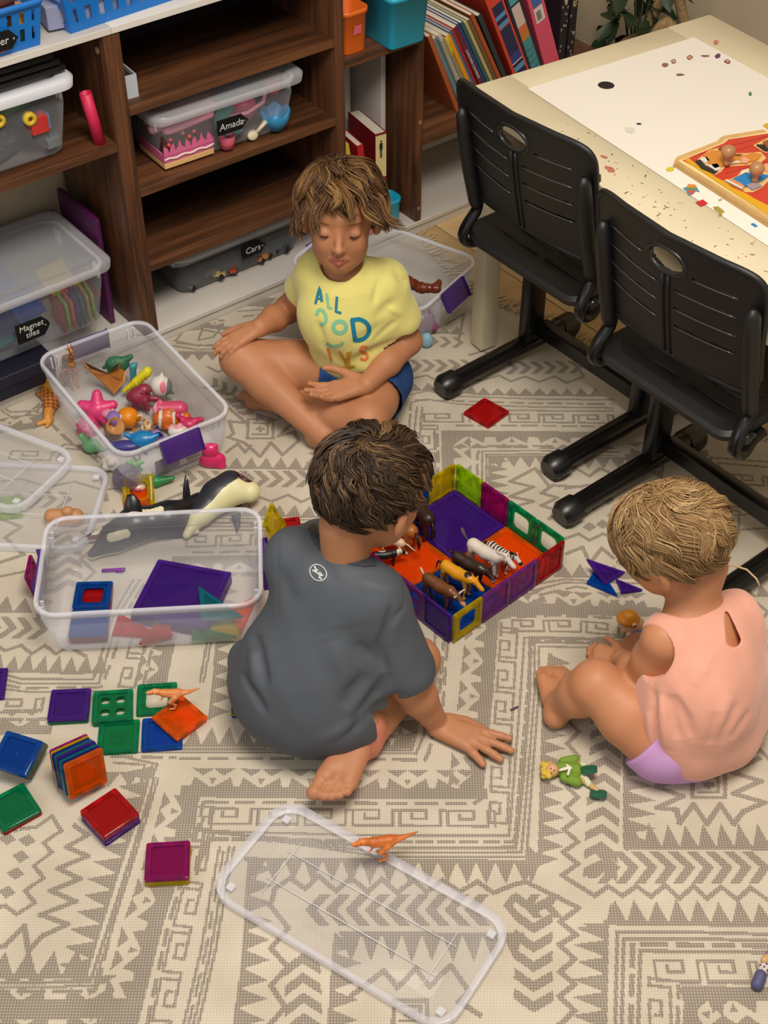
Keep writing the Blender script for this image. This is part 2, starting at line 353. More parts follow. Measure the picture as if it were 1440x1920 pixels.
b_ = MB(); b_.tube([(.140, .252, .6004), (.140, .252, .6008)], .0172, 28); b_.build('cable_hole', mat('1a1210', .8), pw)
print('room ok')
# ================================================================ school chairs
M_blk = mat('101112', .42, .5, bump=.25, bscale=900, name='black_moulded_plastic')
M_blkm = mat('0b0b0c', .28, .5, name='black_lacquered_steel')
M_foot = mat('0c0c0d', .35, .5, name='black_end_cap')
def curved_back():
    """panel along x (0..w), height z, concave towards the seat; slots are cut through; built as a grid with holes"""
    w, z0, z1 = .372, .372, .648; nx, nz = 62, 56; th = .009
    def yoff(x, z):
        u = (x-w/2)/(w/2); v = (z-z0)/(z1-z0)
        return -.026+.030*u*u*1.0-.045*v+.012*(1-v)**3
    def inside(u, v):    # outline in -1..1, 0..1
        # rounded corners, top edge slightly arched, lower edge arched up at the middle
        top = .985-.03*abs(u)**2; bot = .02+.05*(1-u*u)
        if v > top or v < bot: return False
        hw = 1.0-.06*(1-v)
        r = .17; du = (abs(u)-(hw-r))/r; dv = max((v-(top-r*1.25))/(r*1.25), ((bot+r)-v)/r)
        if du > 0 and dv > 0 and du*du+dv*dv > 1: return False
        return abs(u) <= hw
    def hole(u, v):
        if ((u)/.20)**2+((v-.80)/.075)**2 < 1: return True
        for s in (-1, 1):
            for k, vv in enumerate((.76, .62, .48, .34)):
                uu = u*s; a, b = (.30 if k == 0 else .10), .74
                c = vv+.03*(uu-.1)
                if a < uu < b and abs(v-c) < .009: return True
        return False
    keep = np.zeros((nx, nz*2), bool); nz2 = nz*2
    for i in range(nx):
        for j in range(nz2):
            u = -1.0+2*(i+.5)/nx; v = (j+.5)/nz2
            keep[i, j] = inside(u, v) and not hole(u, v)
    V = []; F = []; id_ = {}
    def vert(i, j, s):
        k = (i, j, s)
        if k not in id_:
            x = w*i/nx; z = z0+(z1-z0)*j/nz2; y = yoff(x, z); rib = 0
            id_[k] = len(V); V.append((x, y+(th/2 if s else -th/2), z))
        return id_[k]
    for i in range(nx):
        for j in range(nz2):
            if not keep[i, j]: continue
            q = [(i, j), (i+1, j), (i+1, j+1), (i, j+1)]
            F.append(tuple(vert(a, b, 0) for a, b in q)); F.append(tuple(vert(a, b, 1) for a, b in q[::-1]))
            for (a, b), (c, d), (p, r) in (((i, j), (i+1, j), (i, j-1)), ((i+1, j), (i+1, j+1), (i+1, j)), ((i+1, j+1), (i, j+1), (i, j+1)), ((i, j+1), (i, j), (i-1, j))):
                if not (0 <= p < nx and 0 <= r < nz2 and keep[p, r]): F.append((vert(a, b, 0), vert(a, b, 1), vert(c, d, 1), vert(c, d, 0)))
    return V, F, yoff
def make_chair(name, label, loc, rz):
    t = thing(name, label, 'chair', loc, 0, 'black school chairs at the cream table')
    M = Matrix(((TL[0], TT[0], 0, loc[0]), (TL[1], TT[1], 0, loc[1]), (0, 0, 1, .0031), (0, 0, 0, 1))); t.matrix_world = M @ tr(.02, .15, 0) @ rot('Z', rz) @ tr(-.02, -.15, 0)
    w = .372
    V, F, yo = curved_back(); o = mobj('backrest', V, F, M_blk, t, False); o.location = (-.012, 0, 0)
    for p in o.data.polygons: p.use_smooth = True
    o.data.set_sharp_from_angle(angle=math.radians(50))
    for k_, vv in enumerate((.76, .62, .48, .34)):
        for s in (-1, 1):
            a_ = .30 if k_ == 0 else .10; b = MB()
            b.tube([(w/2*(1+u*s)-.012, yo(w/2*(1+u*s), .372+.276*(vv+.03*(u-.1)-.011))-.0048, .372+.276*(vv+.03*(u-.1)-.011)) for u in np.linspace(a_, .74, 8)], .0013, 5); b.build('slot_highlight', mat('3c3c3e', .16, .8), t, True)  # lighter grey tubes added to imitate the light lines along the slots
    # raised rim, oval collar and middle rib
    b = MB(); rim = []
    for k in range(64):
        a = 2*math.pi*k/64; c, s_ = math.cos(a), math.sin(a); e_ = .24
        u = math.copysign(abs(c)**e_, c)*.985; v = .5+.475*math.copysign(abs(s_)**e_, s_)
        if v < .5: v += .05*(1-u*u)
        x = w/2*(1+u*(1-.06*(1-v))); z = .372+.276*v; rim.append((x-.012, yo(x, z)-.001, z))
    b.loft([[ (p[0]+q*(w/2-.012-p[0])*.0, p[1]+dy, p[2]+dz) for p in rim] for q, dy, dz in ((0, -.008, 0),)], cap=(0, 0)) if False else None
    P = rim+[rim[0], rim[1]]; b.tube(P, .0065, 6, cap=(0, 0)); b.build('rim', M_blk, t, True)
    b = MB(); ov = []
    for k in range(40):
        a = 2*math.pi*k/40; u = .215*math.cos(a); v = .80+.088*math.sin(a); x = w/2*(1+u); z = .372+.276*v; ov.append((x-.012, yo(x, z)-.003, z))
    b.tube(ov+ov[:2], .0045, 6, cap=(0, 0)); b.build('handle_hole_rim', mat('17181a', .25, .6), t, True)
    b = MB()
    for dx in (-.006, .006): b.tube([(w/2-.012+dx, yo(w/2, .372+.276*v)-.005, .372+.276*v) for v in (.08, .25, .45, .6, .70)], .0035, 6)
    b.build('middle_rib', M_blk, t, True)
    for s_ in (0, 1):
        x = .012 if s_ == 0 else w-.036
        b = MB(); zz = [.358, .372, .45, .53, .575, .588]
        b.loft([[(x+.012+ .014*math.cos(q)*f, yo(x+.012, z)-.017+.016*math.sin(q)*f, z) for q in [2*math.pi*k/12 for k in range(12)]] for z, f in zip(zz, (.75, 1, 1, 1, .85, .35))])
        b.build('side_bracket', M_blk, t, True)
        b = MB(); xo = x+.012; y0 = yo(xo, .36)-.017
        pts = [(xo, y0+.003, .372), (xo-.001, y0-.002, .35), (xo-.003 if not s_ else xo+.003, y0-.020, .328), (xo-.006 if not s_ else xo+.006, y0-.030, .303), (xo-.006 if not s_ else xo+.006, y0-.020, .283), (xo-.002 if not s_ else xo+.002, y0+.004, .276), (xo+.006 if not s_ else xo-.006, y0+.03, .281), (xo+.01 if not s_ else xo-.01, y0+.06, .285)]
        P = []
        for i in range(len(pts)-1):
            for q in range(3):
                a0 = np.array(pts[max(i-1, 0)]); a1 = np.array(pts[i]); a2 = np.array(pts[i+1]); a3 = np.array(pts[min(i+2, len(pts)-1)]); f = q/3
                P.append(.5*((2*a1)+(-a0+a2)*f+(2*a0-5*a1+4*a2-a3)*f*f+(-a0+3*a1-3*a2+a3)*f**3))
        P.append(np.array(pts[-1])); b.tube(P, .0095, 10, flat=1.35); b.build('back_tube', M_blkm, t, True)
        b = MB(); b.tube([(xo+(-.004 if not s_ else .004), .012, .29), (xo+(.012 if not s_ else -.012), .012, .29)], .016, 14); b.build('bolt_cap', mat('1a1b1d', .2, .7), t, True)
    for o_ in t.children: o_.location = (o_.location[0]-.042, o_.location[1], o_.location[2]+.055)
    # seat: waterfall shell with shallow grooves
    b = MB(); sx0, sx1, y0, y1 = .005, w-.03, -.028, .30; ny = 14
    rings = []
    for zoff, ins in ((-.012, .012), (-.012, .002), (0, 0), (.006, .006)):
        o_ = rrect(sx0+ins, y0+ins, sx1-ins, y1-ins, .035, 5)
        rings.append([(p[0], p[1], .306+zoff+.010*((p[0]-w/2)/(w/2))**2-.012*max(0, (.04-p[1])/.07)**2-.02*max(0, (p[1]-.22)/.08)**2) for p in o_])
    b.loft(rings, cap=(1, 0))
    top = rings[-1]; cx = (sx0+sx1)/2; cy = (y0+y1)/2; pr_ = rings[-1]
    for f in (.86, .7, .5, .3, .12):
        q = [(cx+(p[0]-cx)*f, cy+(p[1]-cy)*f, .309+.010*((cx+(p[0]-cx)*f-w/2)/(w/2))**2-.004*(1-f)) for p in top]
        b.loft([pr_, q], cap=(0, 1 if f == .12 else 0)); pr_ = q
    b.build('seat', M_blk, t, loc=(-.042, 0, .055))
    b = MB()
    for x0, x1, y in ((.05, .17, .028), (.19, .31, .028), (.05, .17, .065), (.19, .31, .065), (.06, .30, .1)):
        b.tube([(x0, y, .3125), ((x0+x1)/2, y, .3105), (x1, y, .3125)], .0016, 5)
    b.build('seat_groove', mat('050505', .6), t, True, loc=(-.042, 0, .055))
    b = MB(); b.box((.02, .04, .272), (w-.05, .07, .294), bev=.003); b.box((.02, .2, .272), (w-.05, .23, .290), bev=.003); b.build('seat_rail', M_blkm, t, loc=(-.042, 0, .055))
    for s_, x in ((0, -.004), (1, .330)):
        b = MB(); b.box((x, .122, .03), (x+.03, .172, .327), bev=.005); b.build('leg', M_blkm, t)
        b = MB(); b.tube([(x+.015, -.075, .028), (x+.015, .13, .034), (x+.015, .255, .034)], [.022, .022, .022], 14, flat=.85); b.build('foot_bar', M_blkm, t)
        for y0_, y1_, d in ((-.070, -.112, -1), (.235, .285, 1)):
            b = MB(); b.tube([(x+.015, y0_, .027), (x+.015, y1_+.012*(-d), .026), (x+.015, y1_, .024)], [.028, .029, .021], 14, flat=.95); b.box((x-.003, min(y0_, y1_)+.006, 0), (x+.033, max(y0_, y1_)-.004, .012), bev=.003)
            b.build('foot_cap', M_foot, t)
    b = MB(); b.box((.026, .148, .055), (.330, .178, .092), bev=.006); b.build('cross_bar', M_blkm, t)
    for x in (-.006, ):
        for z in (.06, .10):
            b = MB(); b.tube([(.026, .138, z), (.0295, .138, z)], .006, 10); b.build('bolt', M_foot, t)
    return t
CO = at(885, 700)
make_chair('school_chair', 'black plastic school chair nearest the bookcase, far end of the table', tuple(CO), 6)
c2 = CO+TL*.452+TT*(-.028)
make_chair('school_chair', 'black plastic school chair standing right of the other, behind the girl', tuple(c2), 6)
# ================================================================ clear bins with lids
M_cl = clear('eef0f8', .19, .12, tint='f6f7fa', name='clear_bin_plastic')
M_rim = clear('f2f3fb', .42, .16, tint='f2f2f6', name='milky_rim_plastic')
M_pur = clear('48267a', .85, .3, tint='6a4a88', name='purple_latch_plastic')
M_edge = clear('f4f4f8', .5, .08, name='bright_plastic_edge')
def ring(L_, W_, r, z, n=5, dx=0, dy=0): return (rrect(-L_/2+dx, -W_/2+dy, L_/2+dx, W_/2+dy, r, n), z)
def bin_body(t, L_, W_, h, wall=None, rimm=None, tp=.04):
    b = MB()
    rr = [ring(L_-tp-.03, W_-tp-.03, .02, .0035), ring(L_-tp-.008, W_-tp-.008, .026, .004), ring(L_-tp, W_-tp, .028, .010), ring(L_-tp*.35, W_-tp*.35, .03, h*.72), ring(L_-.022, W_-.022, .032, h*.74), ring(L_-.016, W_-.016, .034, h-.002)]
    b.loft(rr, cap=(1, 0)); b.build('box_body', wall or M_cl, t, True)
    b = MB(); b.loft([ring(L_-.016, W_-.016, .034, h-.004), ring(L_-.014, W_-.014, .034, h), ring(L_-.002, W_-.002, .040, h), ring(L_, W_, .041, h-.002), ring(L_, W_, .041, h-.010), ring(L_-.003, W_-.003, .04, h-.010)], cap=(0, 0))
    b.build('rim', rimm or M_rim, t, True)
    for sx in (-1, 1):
        for k in (-1, 1):
            for q in (0, 1):
                b = MB(); y = k*(W_/2-.032-.014*q); x = sx*(L_/2-.012)
                b.box((x-.0035, y-.0015, h*.70), (x+.0035, y+.0015, h-.011)); b.build('stiffening_rib', M_edge, t)
def latch(t, L_, W_, h, side, open_=0, m=None):
    s = side; b = MB(); M = tr(s*(L_/2-.004), 0, h-.006) @ rot('Y', -s*open_)
    pr_ = [(0, .002), (.008*s, .004), (.010*s, -.004), (.0085*s, -.032), (.0065*s, -.045), (.002*s, -.043), (.005*s, -.030), (.005*s, -.006)]
    hw = .042
    b.loft([[(p[0], y, p[1]) for p in pr_] for y in (-hw, hw)], M)
    for y in (-hw, hw): b.box((min(0, s*.013), y-.001, -.045), (max(0, s*.013), y+.001, .003), M)
    o = b.build('latch', m or M_pur, t)
    return o
M_cl2 = clear('e0e2e8', .07, .12, tint='f0f1f4', name='thin_clear_plastic')
def clear_bin(label, loc, rz, L_=.392, W_=.252, h=.12, latches=((1, 0), (-1, 0)), name='storage_bin', group=None):
    t = thing(name, label, 'storage box', loc, math.radians(rz), group)
    bin_body(t, L_, W_, h)
    for s, a in latches: latch(t, L_, W_, h, s, a)
    return t
def lid_parts(t, L_, W_, inv=False):
    b = MB(); zz = (lambda z: .018-z) if inv else (lambda z: z)
    R_ = [ring(L_-.09, W_-.075, .015, zz(.0145)), ring(L_-.085, W_-.07, .018, zz(.0155)), ring(L_-.075, W_-.06, .02, zz(.010)), ring(L_-.022, W_-.022, .035, zz(.0095))]
    b.loft(R_, cap=(1, 0)); b.build('lid_panel', clear('f2f2f4', .08, .06, tint='f6f6f8', name='clear_lid_plastic'), t, True)
    b = MB(); R_ = [ring(L_-.022, W_-.022, .035, zz(.0095)), ring(L_-.018, W_-.018, .036, zz(.0155)), ring(L_-.006, W_-.006, .04, zz(.0165)), ring(L_, W_, .042, zz(.014)), ring(L_, W_, .042, zz(.001))]
    b.loft(R_, cap=(0, 0)); b.build('rim', M_rim, t, True)
    b = MB()
    for y in (-.028, .028):
        b.tube([(-L_/2+.06, y, zz(.0148)), (L_/2-.06, y, zz(.0148))], .0008, 5)
    b.tube([(-L_/2+.07, -W_/2+.05, zz(.0148)), (-L_/2+.07, W_/2-.05, zz(.0148))], .0008, 5)
    b.tube([(L_/2-.07, -W_/2+.05, zz(.0148)), (L_/2-.07, W_/2-.05, zz(.0148))], .0008, 5)
    b.build('moulded_line', M_edge, t, True)
    for x in (-1, 1):
        for y in (-1, 1): b = MB(); b.box((x*(L_/2-.026)-.006, y*(W_/2-.03)-.006, zz(.012)-.003), (x*(L_/2-.026)+.006, y*(W_/2-.03)+.006, zz(.012)+.002), bev=.001); b.build('corner_lug', M_edge, t)
def lid(label, loc, rz, L_=.392, W_=.252, inv=False, rx=0):
    t = thing('box_cover', label, 'lid', loc, rot=(math.radians(rx), 0, math.radians(rz))); lid_parts(t, L_, W_, inv); return t
RZ = .0035
binA = clear_bin('clear plastic bin full of small toys, its purple latches hanging open', (-.512, 2.289, RZ), -55.5, .395, .256, .12, ((1, 22), (-1, 6)))
binB = clear_bin('clear plastic bin of purple and blue magnet tiles, behind the boy in grey', (-.413, 1.783, RZ), 4.2, .395, .250, .12, ((1, 4), (-1, 0)))
binC = clear_bin('clear plastic bin behind the boy in yellow, beside the table leg', (.0, 2.742, RZ), -34, .36, .262, .12, ((1, 30), (-1, 0)))
lidA = lid('clear lid lying upside down on the rug at the very front', (-.037, 1.151, RZ), -32.8, .425, .205, True)
lidB = lid('clear lid on the rug at the left edge, in front of the toy bin', (-.735, 2.045, RZ), -4, .36, .24, False)
lidC = lid('clear lid mostly hidden behind another lid at the left edge', (-.81, 2.165, .0195), -28, .34, .20, False)
# latch tape label of the toy bin (purple paper with white barcode)
lb = thing('paper_label', 'purple and white barcode sticker on the front of the toy bin', 'label'); lb.matrix_world = binA.matrix_basis if False else (tr(-.512, 2.289, RZ) @ rot('Z', -55.5))
def quad_on(par, name, m_, y0, y1, z0, z1, off=0, x=.1845, slope=.09):
    b = MB(); f = lambda z: x+slope*(z-.08)+off
    b.add([(f(z0), y0, z0), (f(z0), y1, z0), (f(z1), y1, z1), (f(z1), y0, z1)], [(0, 1, 2, 3)]); return b.build(name, m_, par)
quad_on(lb, 'sheet', mat('4a2560', .5), -.052, .058, .018, .064, .0010, .1835)
quad_on(lb, 'white_band', mat('cfc8c6', .6), .002, .056, .026, .044, .0014, .1835)
quad_on(lb, 'white_edge', mat('cfc8c6', .6), -.052, .058, .018, .0205, .0014, .1835)
b = MB(); r_ = random.Random(1); y = .018
while y < .050:
    w_ = r_.choice([.0006, .001, .0015]); b.add([(.1835+.09*(.029-.08)+.0018, y, .029), (.1835+.09*(.029-.08)+.0018, y+w_, .029), (.1835+.09*(.041-.08)+.0018, y+w_, .041), (.1835+.09*(.041-.08)+.0018, y, .041)], [(0, 1, 2, 3)]); y += w_+r_.choice([.0007, .001])
b.build('barcode', mat('20181c', .6), lb)
print('furniture ok')
# ================================================================ people
M_skin1 = mat('b27a56', .52, .35, sss=.12, noise=.05, nscale=18, name='tanned_skin')
M_skin2 = mat('ae7855', .52, .35, sss=.12, noise=.05, nscale=18, name='tanned_skin_2')
M_skin3 = mat('b97f5b', .5, .35, sss=.12, noise=.05, nscale=18, name='tanned_skin_3')
M_lip = mat('aa6352', .45, .4, sss=.1); M_sole = mat('c47a62', .55, .3, sss=.1); M_lash = mat('3a2418', .7, .2)
def basis(f, up):     # columns: right-hand side x, forward y, up z
    f = unit(f); x = unit(np.cross(f, up)); z = np.cross(x, f); return np.array([x, f, z]).T
def head_prims(c, B, s=1.0, mouth=1):
    c = np.array(c, float)
    P = lambda *p: tuple(c+B@(np.array(p)*s))
    E = lambda p, r, k=.010, R=None: ('e', P(*p), tuple(np.array(r)*s), B if R is None else B@R, k*s)
    C = lambda a, b, r0, r1, k=.004: ('c', P(*a), P(*b), r0*s, r1*s, k*s)
    pr = [E((0, -.012, .030), (.069, .085, .070)), E((0, .024, -.018), (.054, .056, .070), .02), E((0, .044, -.070), (.027, .026, .024), .022)]
    for q in (-1, 1):
        pr += [E((q*.028, .050, -.026), (.022, .020, .024), .014), E((q*.030, .024, -.054), (.018, .028, .022), .02)]
    pr += [E((0, .062, .026), (.042, .014, .012), .014)]
    for q in (-1, 1): pr += [('-', E((q*.027, .090, .002), (.016, .012, .009), .008)), ]
    for q in (-1, 1): pr += [E((q*.027, .0665, .001), (.0145, .0125, .0105), .003)]
    pr += [C((0, .074, .004), (0, .088, -.024), .0060, .0080, .008), E((0, .0905, -.0265), (.0085, .0085, .0075), .004)]
    for q in (-1, 1): pr += [E((q*.0085, .084, -.028), (.0055, .007, .0055), .003)]
    for q in (-1, 1):
        pr += [C((q*.0175, .0705, -.0515), (q*.004, .0785, -.0485), .0026, .0044, .003), C((q*.0165, .0705, -.0535), (0, .0770, -.0580), .0026, .0052, .003)]
        R = np.array(Euler((0, 0, q*.35)).to_matrix())
        pr += [E((q*.072, -.006, -.004), (.010, .019, .029), .004, R), ('-', E((q*.0790, .001, -.002), (.005, .011, .017), .003, R)), E((q*.068, -.002, -.024), (.007, .009, .010), .004)]
    return pr, P
def hand_prims(w, f, nrm, thumb, s=1.0, curl=(10, 14, 10), spread=7, fan=None, thumb_c=1.0, k=.0028):
    """w wrist, f finger direction, nrm back-of-hand normal, thumb +1: on the side cross(f, nrm)"""
    w = np.array(w, float); f = unit(f); nrm = unit(np.array(nrm)-np.dot(nrm, f)*f); x = np.cross(f, nrm)*thumb
    pr = []; L_ = [(.014, .058, .045), (.005, .062, .050), (-.0045, .059, .046), (-.0135, .053, .037)]
    for i, (ox, kn, ln) in enumerate(L_):
        kp = w+(f*kn+x*ox)*s; pr.append(('c', tuple(w+x*ox*.55*s+f*.006*s), tuple(kp), .0105*s, .0085*s, .006))
        a = math.radians(spread*(1.3-i)*.9 if fan is None else fan[i]); d = f*math.cos(a)+x*math.sin(a); p = kp; ang = 0
        for j, fr_ in enumerate((.44, .31, .25)):
            ang += math.radians(curl[j] if not hasattr(curl[0], '__len__') else curl[i][j]); v = d*math.cos(ang)-nrm*math.sin(ang); q = p+v*ln*fr_*s
            pr.append(('c', tuple(p), tuple(q), (.0066-.0006*j)*s, (.0060-.0006*j)*s, k)); p = q
    t0 = w+(f*.014+x*.014)*s; t1 = w+(f*.036+x*(.026+.004*thumb_c)-nrm*.007)*s; t2 = t1+(f*.019+x*.009*thumb_c-nrm*.005)*s; t3 = t2+(f*.014+x*.002*thumb_c-nrm*.003)*s
    pr += [('c', tuple(t0), tuple(t1), .011*s, .0085*s, .005), ('c', tuple(t1), tuple(t2), .0075*s, .0068*s, k), ('c', tuple(t2), tuple(t3), .0068*s, .0052*s, k)]
    return pr
def foot_prims(a, f, up, inner, s=1.0):
    """a ankle, f toe direction, up instep normal, inner +1: big toe on side cross(f, up)"""
    a = np.array(a, float); f = unit(f); up = unit(np.array(up)-np.dot(up, f)*f); x = np.cross(f, up)*inner
    P = lambda fx, sx, ux: tuple(a+(f*fx+x*sx+up*ux)*s)
    pr = [('c', P(-.018, 0, -.018), P(0, 0, 0), .021*s, .022*s, .012), ('c', P(-.016, 0, -.020), P(.06, .004, -.022), .019*s, .017*s, .012), ('c', P(0, 0, -.004), P(.062, .008, -.020), .020*s, .015*s, .012),
          ('c', P(.03, -.008, -.024), P(.075, -.014, -.026), .014*s, .013*s, .01), ('c', P(.055, .014, -.026), P(.080, .016, -.027), .014*s, .0145*s, .008)]
    for i, (sx, fx, ln, r) in enumerate(((.019, .090, .022, .0095), (.0055, .094, .016, .0066), (-.004, .092, .014, .0062), (-.0125, .088, .012, .0058), (-.020, .082, .010, .0055))):
        pr += [('c', P(fx-.012, sx, -.028), P(fx+ln*.6, sx, -.030), r*s, r*.95*s, .0022), ('e', P(fx+ln*.85, sx, -.031), (r*1.05*s,)*3, None, .0018)]
    return pr
def limb(pts, rs, k=.012): return [('c', tuple(pts[i]), tuple(pts[i+1]), rs[i], rs[i+1], k) for i in range(len(pts)-1)]
M_hair = {}
def hair_mats(cols): return [mat(c, .55, .4, noise=.12, nscale=60) for c in cols]
def hair(parent, org, c, B, s, cols, seed, n=2600, hl=(.42, -.15, -.72), length=(.05, .085), lift=.010, wave=.5, flick=0., crown=(0, -.5, .86), swirl=.5, thick=.0015, guides=170, clump=.75, side_len=1., puff=.03):
    """cap plus locks growing away from the crown; hl: lowest root height in front, at the side and behind (unit sphere)"""
    rnd = random.Random(seed); C0 = np.array((0, -.012, .030)); R0 = np.array((.0725, .0885, .074)); cr = unit(crown); mb = MB(); c = np.array(c, float)
    def zmin(d):
        a = d[1]/(math.hypot(d[0], d[1])+1e-9); return hl[1]+(hl[0]-hl[1])*max(a, 0)**1.5 if a > 0 else hl[1]+(hl[2]-hl[1])*(-a)
    def root():
        while 1:
            d = unit([rnd.gauss(0, 1) for _ in range(3)])
            if d[2] >= zmin(d): return d
    def path(d, L_, hr, sw, wv, ph, fk, steps=9):
        low = max(0., min(1., (.55-(d[2]-zmin(d)))/.55)); p = d.copy(); P = []
        for i in range(steps+1):
            t = i/steps
            P.append(C0+R0*p*(1+puff+hr*lift/.08*(.25+.75*math.sin(min(t*1.5, 1)*math.pi/2)))+np.array((p[0], p[1], 0))*fk*low*t**2)
            tan = p-cr; tan = tan-np.dot(tan, p)*p; tan = unit(tan) if np.linalg.norm(tan) > 1e-3 else unit([1, 0, 0])
            side = np.cross(p, tan); v = tan+side*(sw*(1-.6*t)+wv*math.sin(2*math.pi*t*1.1+ph)); v = v-np.dot(v, p)*p; p = unit(p+unit(v)*L_/.08/steps)
        return np.array(P)
    G = []
    for _ in range(guides):
        d = root(); h = rnd.uniform(.0, 1.); par = dict(L_=rnd.uniform(*length), hr=h, sw=swirl*rnd.uniform(.2, 1.8), wv=wave*rnd.uniform(.3, 1.4)*rnd.choice((-1, 1)), ph=rnd.uniform(0, 6), fk=flick*rnd.uniform(-.2, 1.6))
        G.append((d, par, path(d, **par), rnd.gauss(0, .9)))
    GD = np.array([g[0] for g in G])
    for k in range(n):
        d = root(); gi = int(np.argmax(GD@d+np.array([0])*0)); g = G[gi]; par = dict(g[1]); par['hr'] = min(1.2, max(0, par['hr']+rnd.gauss(0, .16))); par['L_'] *= rnd.uniform(.8, 1.05); par['ph'] += rnd.gauss(0, .25)
        P = path(d, **par); t = np.linspace(0, 1, len(P))[:, None]; P = P*(1-clump*t**1.2*.8)+(g[2]+np.array([rnd.gauss(0, .0022) for _ in range(3)]))*(clump*t**1.2*.8)
        r0 = thick*rnd.uniform(.6, 1.3); x = g[3]*.75+rnd.gauss(0, .55); mb.m = 0 if x < -.1 else (1 if x < 1.05 else 2)
        if len(cols) > 3 and rnd.random() < .03: mb.m = 3
        mb.tube([c+B@(np.array(q)*s) for q in P], [r0*s*w for w in (.8, 1, 1.1, 1.1, 1.1, 1.05, 1, .85, .6, .12)], 3)
    V, F = solid([('e', tuple(c+B@(C0*s)), tuple(R0*s*1.022), B, 0)], .004, cuts=[(tuple(c+B@(np.array((0, .055, .055))*s)), tuple(B@unit((0, .80, -.60)))), (tuple(c+B@(np.array((0, .0, -.022))*s)), tuple(B@unit((0, .55, -.83))))])
    mb.m = 0; mb.add(V, F.tolist())
    mb.V = (np.array(mb.V)-np.array(org)).tolist()
    return mobj('hair', mb.V, mb.F, hair_mats(cols), parent, True, mb.M)
def bvh_of(objs, org):
    V = []; F = []
    for o in objs:
        k = len(V); V += [tuple(np.array(v.co)+org) for v in o.data.vertices]; F += [tuple(i+k for i in p.vertices) for p in o.data.polygons]
    return BVHTree.FromPolygons(V, F)
CAMP = Vector((0, 0, 1.9))
def stroke_on(bv, px, w, off=.0012, seg=4):
    """ribbon lying on a surface along a drawn line"""
    P = []
    for i in range(len(px)-1):
        for q in range(seg): P.append(np.array(px[i])+(np.array(px[i+1])-np.array(px[i]))*q/seg)
    P.append(np.array(px[-1], float)); V = []; F = []
    rows = []
    for i, p in enumerate(P):
        d = P[min(i+1, len(P)-1)]-P[max(i-1, 0)]; d = d/(np.linalg.norm(d)+1e-9); nn = np.array((-d[1], d[0])); row = []
        for u in (-1, 0, 1):
            q = p+nn*w/2*u; h = bv.ray_cast(CAMP, Vector(ray(*q)))
            if h[0] is None: row = None; break
            row.append(tuple(h[0]+h[1]*off if h[1].dot(Vector(ray(*q))) < 0 else h[0]-h[1]*off))
        rows.append(row)
    last = None
    for row in rows:
        if row is None: last = None; continue
        k = len(V); V += row
        if last is not None: F += [(last, last+1, k+1, k), (last+1, last+2, k+2, k+1)]
        last = k
    return V, F
def arc(cx, cy, rx, ry, a0, a1, n=14, tilt=0):
    t = math.radians(tilt); return [(cx+rx*math.cos(a)*math.cos(t)-ry*math.sin(a)*math.sin(t), cy+rx*math.cos(a)*math.sin(t)+ry*math.sin(a)*math.cos(t)) for a in [math.radians(a0+(a1-a0)*i/n) for i in range(n+1)]]
def print_on(parent, org, bv, name, m_, strokes, off=.0012):
    mb = MB()
    for px, w in strokes: V, F = stroke_on(bv, px, w, off); mb.add(V, F)
    mb.V = [tuple(np.array(v)-org) for v in mb.V]
    return mobj(name, mb.V, mb.F, m_, parent, False)
def cloth(prims, vox, k, lines, **kw):
    """garment solid; lines: creases (negative: ridges) drawn on its surface as x0,y0,x1,y1,depth,width"""
    V, F = solid(prims, .006, k, **kw); bv = BVHTree.FromPolygons(V.tolist(), F.tolist()); L3 = []
    for li, (x0, y0, x1, y1, dep, wd) in enumerate(lines):
        P = []
        for t in (0, .33, .66, 1):
            h = bv.ray_cast(CAMP, Vector(ray(x0+(x1-x0)*t, y0+(y1-y0)*t)))[0]
            if h is not None: P.append(np.array(h))
        for q in range(len(P)-1): L3.append((P[q], P[q+1], dep, wd, q, len(P)-1, li))
    def fn(X, Y, Z):
        o = (0.0012*np.sin(38*X+11*Z+3)*np.sin(33*Z+9*Y+1)+.0006*np.sin(90*X+40*Y)*np.sin(70*Z-30*Y)).astype(np.float32)
        x0, y0, z0 = X.min(), Y.min(), Z.min(); v = float(X[1, 0, 0]-X[0, 0, 0]) if X.shape[0] > 1 else vox
        folds_ = {}
        for q in L3: folds_.setdefault(q[6], []).append(q)
        for segs in folds_.values():
            lo = np.min([np.minimum(q[0], q[1]) for q in segs], 0)-2.6*segs[0][3]; hi = np.max([np.maximum(q[0], q[1]) for q in segs], 0)+2.6*segs[0][3]
            i0 = np.maximum(((lo-(x0, y0, z0))/v).astype(int), 0); i1 = np.minimum(((hi-(x0, y0, z0))/v).astype(int)+2, o.shape)
            if (i1 <= i0).any(): continue
            sl = tuple(slice(i0[w], i1[w]) for w in range(3)); x, y, z = X[sl[0]], Y[:, sl[1]], Z[:, :, sl[2]]; best = None
            for a, b, dep, wd, q, nq, _ in segs:
                d = b-a; dd = float(d@d)+1e-9; h = np.clip(((x-a[0])*d[0]+(y-a[1])*d[1]+(z-a[2])*d[2])/dd, 0, 1)
                r2 = (x-a[0]-h*d[0])**2+(y-a[1]-h*d[1])**2+(z-a[2]-h*d[2])**2
                e = abs(dep)*np.exp(-r2/(wd*wd))*np.sin(np.pi*np.clip((q+h)/nq, .02, .98))**.8
                best = e if best is None else np.maximum(best, e)
            o[sl] += best*(1 if dep > 0 else -1)
        return o
    return solid(prims, vox, k, fn=fn, **kw)
